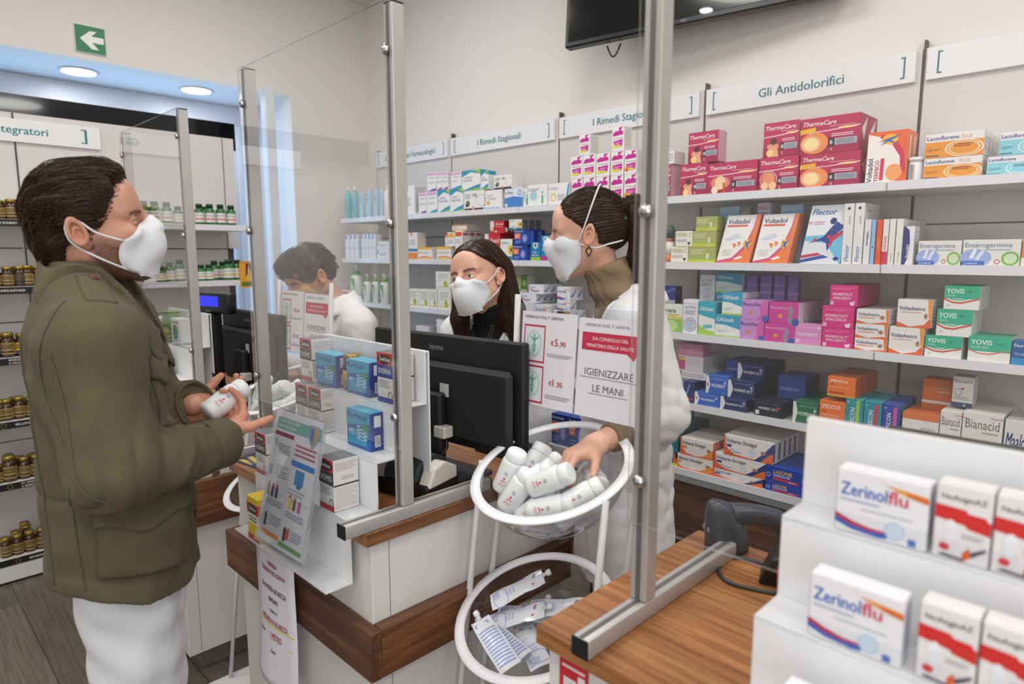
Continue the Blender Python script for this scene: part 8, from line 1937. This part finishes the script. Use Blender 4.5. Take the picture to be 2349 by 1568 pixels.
tr2 = union([B2.f(loft([(.6, 0, 0, .07, .12), (.9, 0, 0, .085, .14), (1.15, 0, 0, .075, .12), (1.35, 0, 0, .06, .11), (1.45, -.01, 0, .035, .045)])), cap(S2_, E2, .035, .03), cap(E2, W2_, .03, .022), cap(S2f, E2f, .035, .03), cap(E2f, W2f, .03, .022), cap(B2.w((0, .07, .8)), B2.w((0, .075, .08)), .05, .03), cap(B2.w((0, -.07, .8)), B2.w((0, -.075, .08)), .05, .03)], .03)
a, b_ = box_around(H2.o, .17); tint2 = head_tint(H2, 0, '#4a3020', .0225, .2)
person_body(w2, [nets(h2, (a[0], a[1], H2.o[2] - .125), b_, .0018), nets(tr2, (-1.35, 1.1, .05), (-.6, 1.75, 1.50), .012), nets(union([hd2, fore2]), (-1.02, .95, 1.05), (-.76, 1.30, 1.30), .0020), nets(far2, *box_around(W2f - np.array((0, 0, .07)), .14), .0035)], SKINF, tint2)
eyes(H2, mat('iris_dark'), w2, (1, 0, -.5), .0108)
arms2 = [(cap(B2.w((-.01, .05, 1.475)), S2_, .04, .058), .05), (cap(S2_, E2, .068, .062), .03), (cap(E2, W2_ + np.array((.0, .06, .02)), .062, .050), .03), (cap(B2.w((-.01, -.05, 1.475)), S2f, .04, .058), .05), (cap(S2f, E2f, .064, .056), .03), (cap(E2f, W2f, .056, .045), .03)]
ax2 = (W2_ - E2) / np.linalg.norm(W2_ - E2)
def cut2(P, d):
    loc = ((P - _a(W2_)) ** 2).sum(1) < .012
    d = np.where(loc, np.maximum(d, (P - _a(W2_ - ax2 * .055)) @ _a(ax2)), d)
    v = B2.f(lambda q: np.maximum(np.abs(q[:, 1]) - .45 * np.clip(q[:, 2] - 1.28, 0, .3) - .002, .04 - q[:, 0]))(P)
    return smax(d, -v, .006)
cf2 = coat(w2, B2, [(.77, 0, 0, .128, .180), (.95, 0, 0, .122, .172), (1.12, .0, 0, .112, .155), (1.30, .0, 0, .112, .165), (1.40, -.012, 0, .090, .145), (1.47, -.02, 0, .062, .085), (1.51, -.02, 0, .05, .06)], arms2, .77, cut2,
           [(E2, .012, ax2, .010, 70), (E2 * .4 + W2_ * .6, .01, ax2, .007, 80), (B2.w((-.08, .12, 1.15)), .03, (.3, .2, 1), .008, 55), (B2.w((0, .15, .95)), .05, (1, -.8, .15), .005, 40)])
solid('lab_coat', cf2, (-1.35, .98, .76), (-.6, 1.78, 1.56), .0055, COAT, w2)
collar_ring(B2, w2, 1.505, .064, .070, -.012, COAT, h=.036, out=.026, a1=128)
for s in (1, -1): patch('lapel', cf2, [B2.w((.12, s * .008, 1.27)), B2.w((.11, s * .085, 1.36)), B2.w((.02, s * .09, 1.49)), B2.w((.045, s * .056, 1.49))], B2.d((1, s * .3, .35)), COAT, w2, .004, 10, 14, lift=.004)
beige = mat('beige_knit', '#8a765c', .9, bump=.3, scale=260)
nk2 = union([cap(B2.w((.005, 0, 1.45)), H2.w((-.038, 0, -.085)), .068, .060), (B2.f(loft([(1.2, .01, 0, .09, .12), (1.42, .01, 0, .075, .11), (1.49, .0, 0, .055, .07)])), .03)], .03)
def nk2f(P): return np.maximum(nk2(P) - .0018 * np.sin((P - _a(B2.o)) @ _a(B2.d((0, 1, .0))) * 380) - .003 * np.sin(P[:, 2] * 110 + noise(P, 10, 1)), (P - _a(H2.w((-.03, 0, -.088)))) @ _a(H2.d((.28, 0, 1))))
solid('roll_neck', nk2f, (-1.2, 1.15, 1.2), (-.8, 1.6, 1.62), .0045, beige, w2)
slv = cap(E2 * .35 + W2_ * .65, W2_ - ax2 * .012, .041, .034); solid('sweater_cuff', lambda P: smax(slv(P) - .0015 * noise(P, 60, 1), (P - _a(W2_ - ax2 * .012)) @ _a(ax2), .004), *box_around(W2_, .12), .004, beige, w2)
b = MB()
for i in range(26):
    g = 6.28319 * i / 26; c = np.array(W2_) + ax2 * .012; u = np.cross(ax2, (0, 0, 1)); u /= np.linalg.norm(u); v = np.cross(u, ax2); p = c + (u * math.cos(g) + v * math.sin(g)) * .0255
    b.lathe([(.0001, -.0026), (.0022, -.0012), (.0022, .0012), (.0001, .0026)], mat('silver_bead', '#8d8a86', .3, .8), 8, Matrix.Translation(Vector(p)))
o = b.obj('bracelet'); put(o, w2)
hb2 = union([ell((-.012, 0, .036), (.1005, .0815, .0925)), (ell((-.070, 0, .015), (.040, .055, .055)), .03)], .02)
tail = union([cap((-.100, 0, .060), (-.128, .004, .058), .017, .030), (cap((-.128, .004, .058), (-.150, .006, -.005), .030, .038), .02), (cap((-.150, .006, -.005), (-.142, .006, -.075), .038, .033), .02), (cap((-.142, .006, -.075), (-.118, .006, -.128), .033, .013), .02)], .015)


def hair2(P):
    x, y, z = P.T; ay = np.abs(y); d = hb2(P)
    d = d - .0014 * np.sin(np.arctan2(z - .05, ay + .02) * 70 + 1.2 * np.sin(x * 40))
    lim = .088 - .25 * ay - .5 * np.clip(ay - .04, 0, 1) - .9 * np.clip(.07 - z, 0, .1); lim = np.where(z < .012, np.minimum(lim, -.022), lim); d = smax(d, (x - lim) * .75, .005)
    d = np.maximum(d, -(z + .055 - .35 * (x + .06)) * .8); d = smax(d, .02 * (1 - ((x + .010) / .021) ** 2 - ((z + .004) / .033) ** 2) * (ay > .05) - 1 * (ay <= .05), .004)
    t = tail(P) - .0025 * np.sin(y * 330 + 2 * np.sin(z * 40)) - .004 * noise(P * _a((1, 1, .3)), 55, 3)
    return np.minimum(d, t)


hm2 = H2.f(hair2); HM2 = hairmat('hair_brown', '#3a2417', .35); ho = solid('hair', hm2, H2.o - .19, H2.o + .16, .0026, HM2, w2)
Vh = np.array([v.co for v in ho.data.vertices], np.float32); q2 = H2.l(Vh); rs = np.random.RandomState(9); ist = q2[:, 0] < -.118
def fl2(P): return H2.ws(np.tile(_a((-1, 0, .25)), (len(P), 1))) - H2.o
def fl2t(P):
    q = H2.l(P); return H2.ws(np.stack([np.where(q[:, 2] > .02, -.5, .25), 0 * q[:, 0], -1 + 0 * q[:, 0]], 1)) - H2.o
HL2 = hairmat('hair_brown_light', '#54351f', .3)
strands('hair_strands', hm2, Vh[rs.choice(np.where(~ist)[0], 1500)], fl2, HL2, ho, .06, 8, .0006, .0009, 4, .12)
strands('ponytail_strands', hm2, Vh[rs.choice(np.where(ist)[0], 1200)], fl2t, HL2, ho, .10, 9, .0007, .003, 5, .18)
b = MB(); c = H2.w((-.106, .001, .060)); ax = Vector(H2.d((1, 0, -.1))); M = Matrix.Translation(Vector(c)) @ Vector((0, 0, 1)).rotation_difference(ax).to_matrix().to_4x4()
b.tube([tuple(M @ Vector((.019 * math.cos(g), .019 * math.sin(g), .003 * math.sin(5 * g)))) for g in [6.28319 * i / 20 for i in range(20)]], .0085, mat('black_band', '#0c0c0e', .8), 8, closed=True); o = b.obj('hair_tie'); put(o, w2)
b = MB(); b.box(-.02, .02, -.004, .004, -.006, .006, mat('teal_clip', '#1f5a4a', .4), .002, M=Matrix.Translation(Vector(H2.w((-.098, .034, .046)))) @ Matrix.Rotation(R(60), 4, 'Y')); o = b.obj('hair_clip'); put(o, w2)
m2, MP2 = mask_part(H2, [(.107, -.004), (.124, -.012), (.136, -.026), (.130, -.046), (.112, -.078), (.088, -.110), (.074, -.122)], [(.022, -.012), (.020, -.026), (.020, -.044), (.022, -.062), (.030, -.082), (.044, -.100), (.056, -.112)], .070, MASKM, w2, .012, h2)
for s, k in ((1, -1), (-1, 0)):
    e = lambda p: H2.w((p[0], s * p[1], p[2]))
    strap([MP2[1, k], e((.0, .084, .028)), e((-.022, .0865, .075)), e((-.040, .068, .115)), e((-.046, .03, .130)), e((-.047, .0, .132))], MASKM, w2, .002)
    strap([MP2[3, k], e((-.02, .080, -.036)), e((-.055, .076, -.030)), e((-.085, .055, -.026)), e((-.097, .02, -.024)), e((-.099, 0, -.024))], MASKM, w2, .002)
b = MB(); c = Vector(H2.w((-.004, .086, -.042))); M = Matrix.Translation(c) @ Matrix.Rotation(R(33), 4, 'Z')
b.prism([(0, .012), (.009, 0), (0, -.016), (-.009, 0)], -.001, .001, mat('dark_enamel', '#2c2c38', .3, .5), 'y', M); b.prism([(0, .006), (.005, 0), (0, -.009), (-.005, 0)], -.0016, -.001, mat('gold_pin'), 'y', M); b.tube([tuple(c + Vector((0, 0, .012))), tuple(c + Vector((0, 0, .022)))], .0008, STEEL, 6); o = b.obj('earring'); put(o, w2)
legs(w2, B2, .80, DARKT)

# ---------------------------------------------- young pharmacist bowing over the far counter
ym = empty('person', (-2.62, 1.45, 0), 'young man with tousled dark hair bowing his head, white coat, behind the far bowl', 'person'); bpy.context.view_layer.update()
H3 = Fr((-2.60, 1.385, 1.490), (.0, -1.0), -27, 6, 1.04); B3 = Fr((-2.50, 1.47, 0), (-.15, -.99))
h3 = H3.f(head_sdf(True, .02, 1.0)); arms3 = []; sk3 = []
for s in (1, -1):
    a_, e_, w_ = B3.w((.0, s * .175, 1.30)), B3.w((.03, s * .215, 1.06)), B3.w((.20, s * .12, 1.12))
    arms3 += [(cap(B3.w((-.01, s * .06, 1.37)), a_, .045, .066), .05), (cap(a_, e_, .072, .060), .03), (cap(e_, w_, .060, .047), .03)]; sk3 += [cap(a_, e_, .04, .034), cap(e_, w_, .034, .026)]
hd3 = [hand_sdf(B3.w((.20, s * .12, 1.12)), B3.d((1, -s * .3, -.1)), (0, 0, -1), -s, [(20, 25, 15)] * 4, .1, k=.92) for s in (1, -1)]
tr3 = union([B3.f(loft([(.6, 0, 0, .08, .13), (.9, 0, 0, .09, .15), (1.2, 0, 0, .085, .15), (1.34, -.01, 0, .05, .07)])), cap(B3.w((.0, 0, 1.33)), H3.w((-.03, 0, -.08)), .055, .054)] + sk3 + [cap(B3.w((0, s * .08, .75)), B3.w((0, s * .08, .08)), .055, .034) for s in (1, -1)], .03)
a, b_ = box_around(H3.o, .18)
person_body(ym, [nets(h3, a, b_, .0022), nets(tr3, (-2.9, 1.15, .05), (-2.1, 1.8, 1.46), .012)] + [nets(g, *box_around(B3.w((.28, s * .1, 1.12)), .16), .0035) for g, s in zip(hd3, (1, -1))], SKIN, head_tint(H3, .5, '#2a2018'))
eyes(H3, mat('iris_brown'), ym, (1, 0, -.6), .0108)
cf3 = coat(ym, B3, [(.55, 0, 0, .13, .20), (.9, 0, 0, .125, .19), (1.15, .0, 0, .115, .18), (1.28, -.0, 0, .105, .17), (1.35, -.02, 0, .075, .12), (1.41, -.02, 0, .058, .066)], arms3, .55, None, [(B3.w((.0, .19, 1.15)), .02, (.3, .2, 1), .006, 60)])
solid('lab_coat', cf3, (-2.95, 1.12, .54), (-2.05, 1.85, 1.46), .0065, COAT, ym)
collar_ring(B3, ym, 1.425, .060, .070, .012, COAT, h=.045, out=.03, a1=150)
hb3 = union([ell((-.012, 0, .046), (.102, .084, .090)), (ell((.05, 0, .085), (.055, .06, .035)), .03), (ell((-.07, 0, -.0), (.035, .064, .05)), .03)], .03)
def hair3(P):
    d = hb3(P); x, y, z = P.T; ay = np.abs(y); d = d - .004 * noise(P * _a((.6, 1.3, 1)), 48, 2) - .0022 * np.sin(y * 240 + x * 60 + 2 * np.sin(z * 40))
    d = smax(d, x - (.095 - .2 * ay - .75 * np.clip(.055 - z, 0, .065)), .006)
    d = smax(d, .02 * (1 - ((x + .010) / .021) ** 2 - ((z + .004) / .033) ** 2) * (ay > .05) - 1 * (ay <= .05), .004)
    d = smax(d, np.minimum(np.minimum(x + .030, -.030 - z), ay - .045), .004)
    return np.maximum(d, -(z + .075 + .02 * noise(P, 60, 2)))
hm3 = H3.f(hair3); ho = solid('hair', hm3, H3.o - .17, H3.o + .17, .003, hairmat('hair_ash_brown', '#3a322c', .5), ym)
Vh = np.array([v.co for v in ho.data.vertices], np.float32); q3 = H3.l(Vh); rs = np.random.RandomState(4); sel = np.where(q3[:, 2] > .0)[0]
def fl3(P):
    q = H3.l(P); return H3.ws(np.stack([.9 * np.sign(q[:, 0] + .02), .5 * np.sign(q[:, 1]), -.2 + 0 * q[:, 0]], 1)) - H3.o
strands('hair_strands', hm3, Vh[rs.choice(sel, 1500)], fl3, hairmat('hair_ash_light', '#4d443c', .5), ho, .07, 9, .0007, .007, 6, .5)
orange = mat('orange_mask', '#d99a35', .6)
m3, MP3 = mask_part(H3, [(.108, .002), (.124, -.014), (.134, -.038), (.128, -.066), (.104, -.096), (.082, -.116)], [(.05, -.016), (.044, -.03), (.04, -.05), (.04, -.066), (.046, -.086), (.056, -.102)], .066, orange, ym, .012, h3)
for s, k in ((1, -1), (-1, 0)):
    e = lambda p: H3.w((p[0], s * p[1], p[2]))
    strap([MP3[1, k], e((.01, .083, .0)), e((-.008, .085, .024)), e((-.026, .083, .016)), e((-.026, .08, -.014)), e((-.010, .081, -.036)), e((.02, .074, -.066)), MP3[-3, k]], orange, ym, .0022)
legs(ym, B3, .72, DARKT)
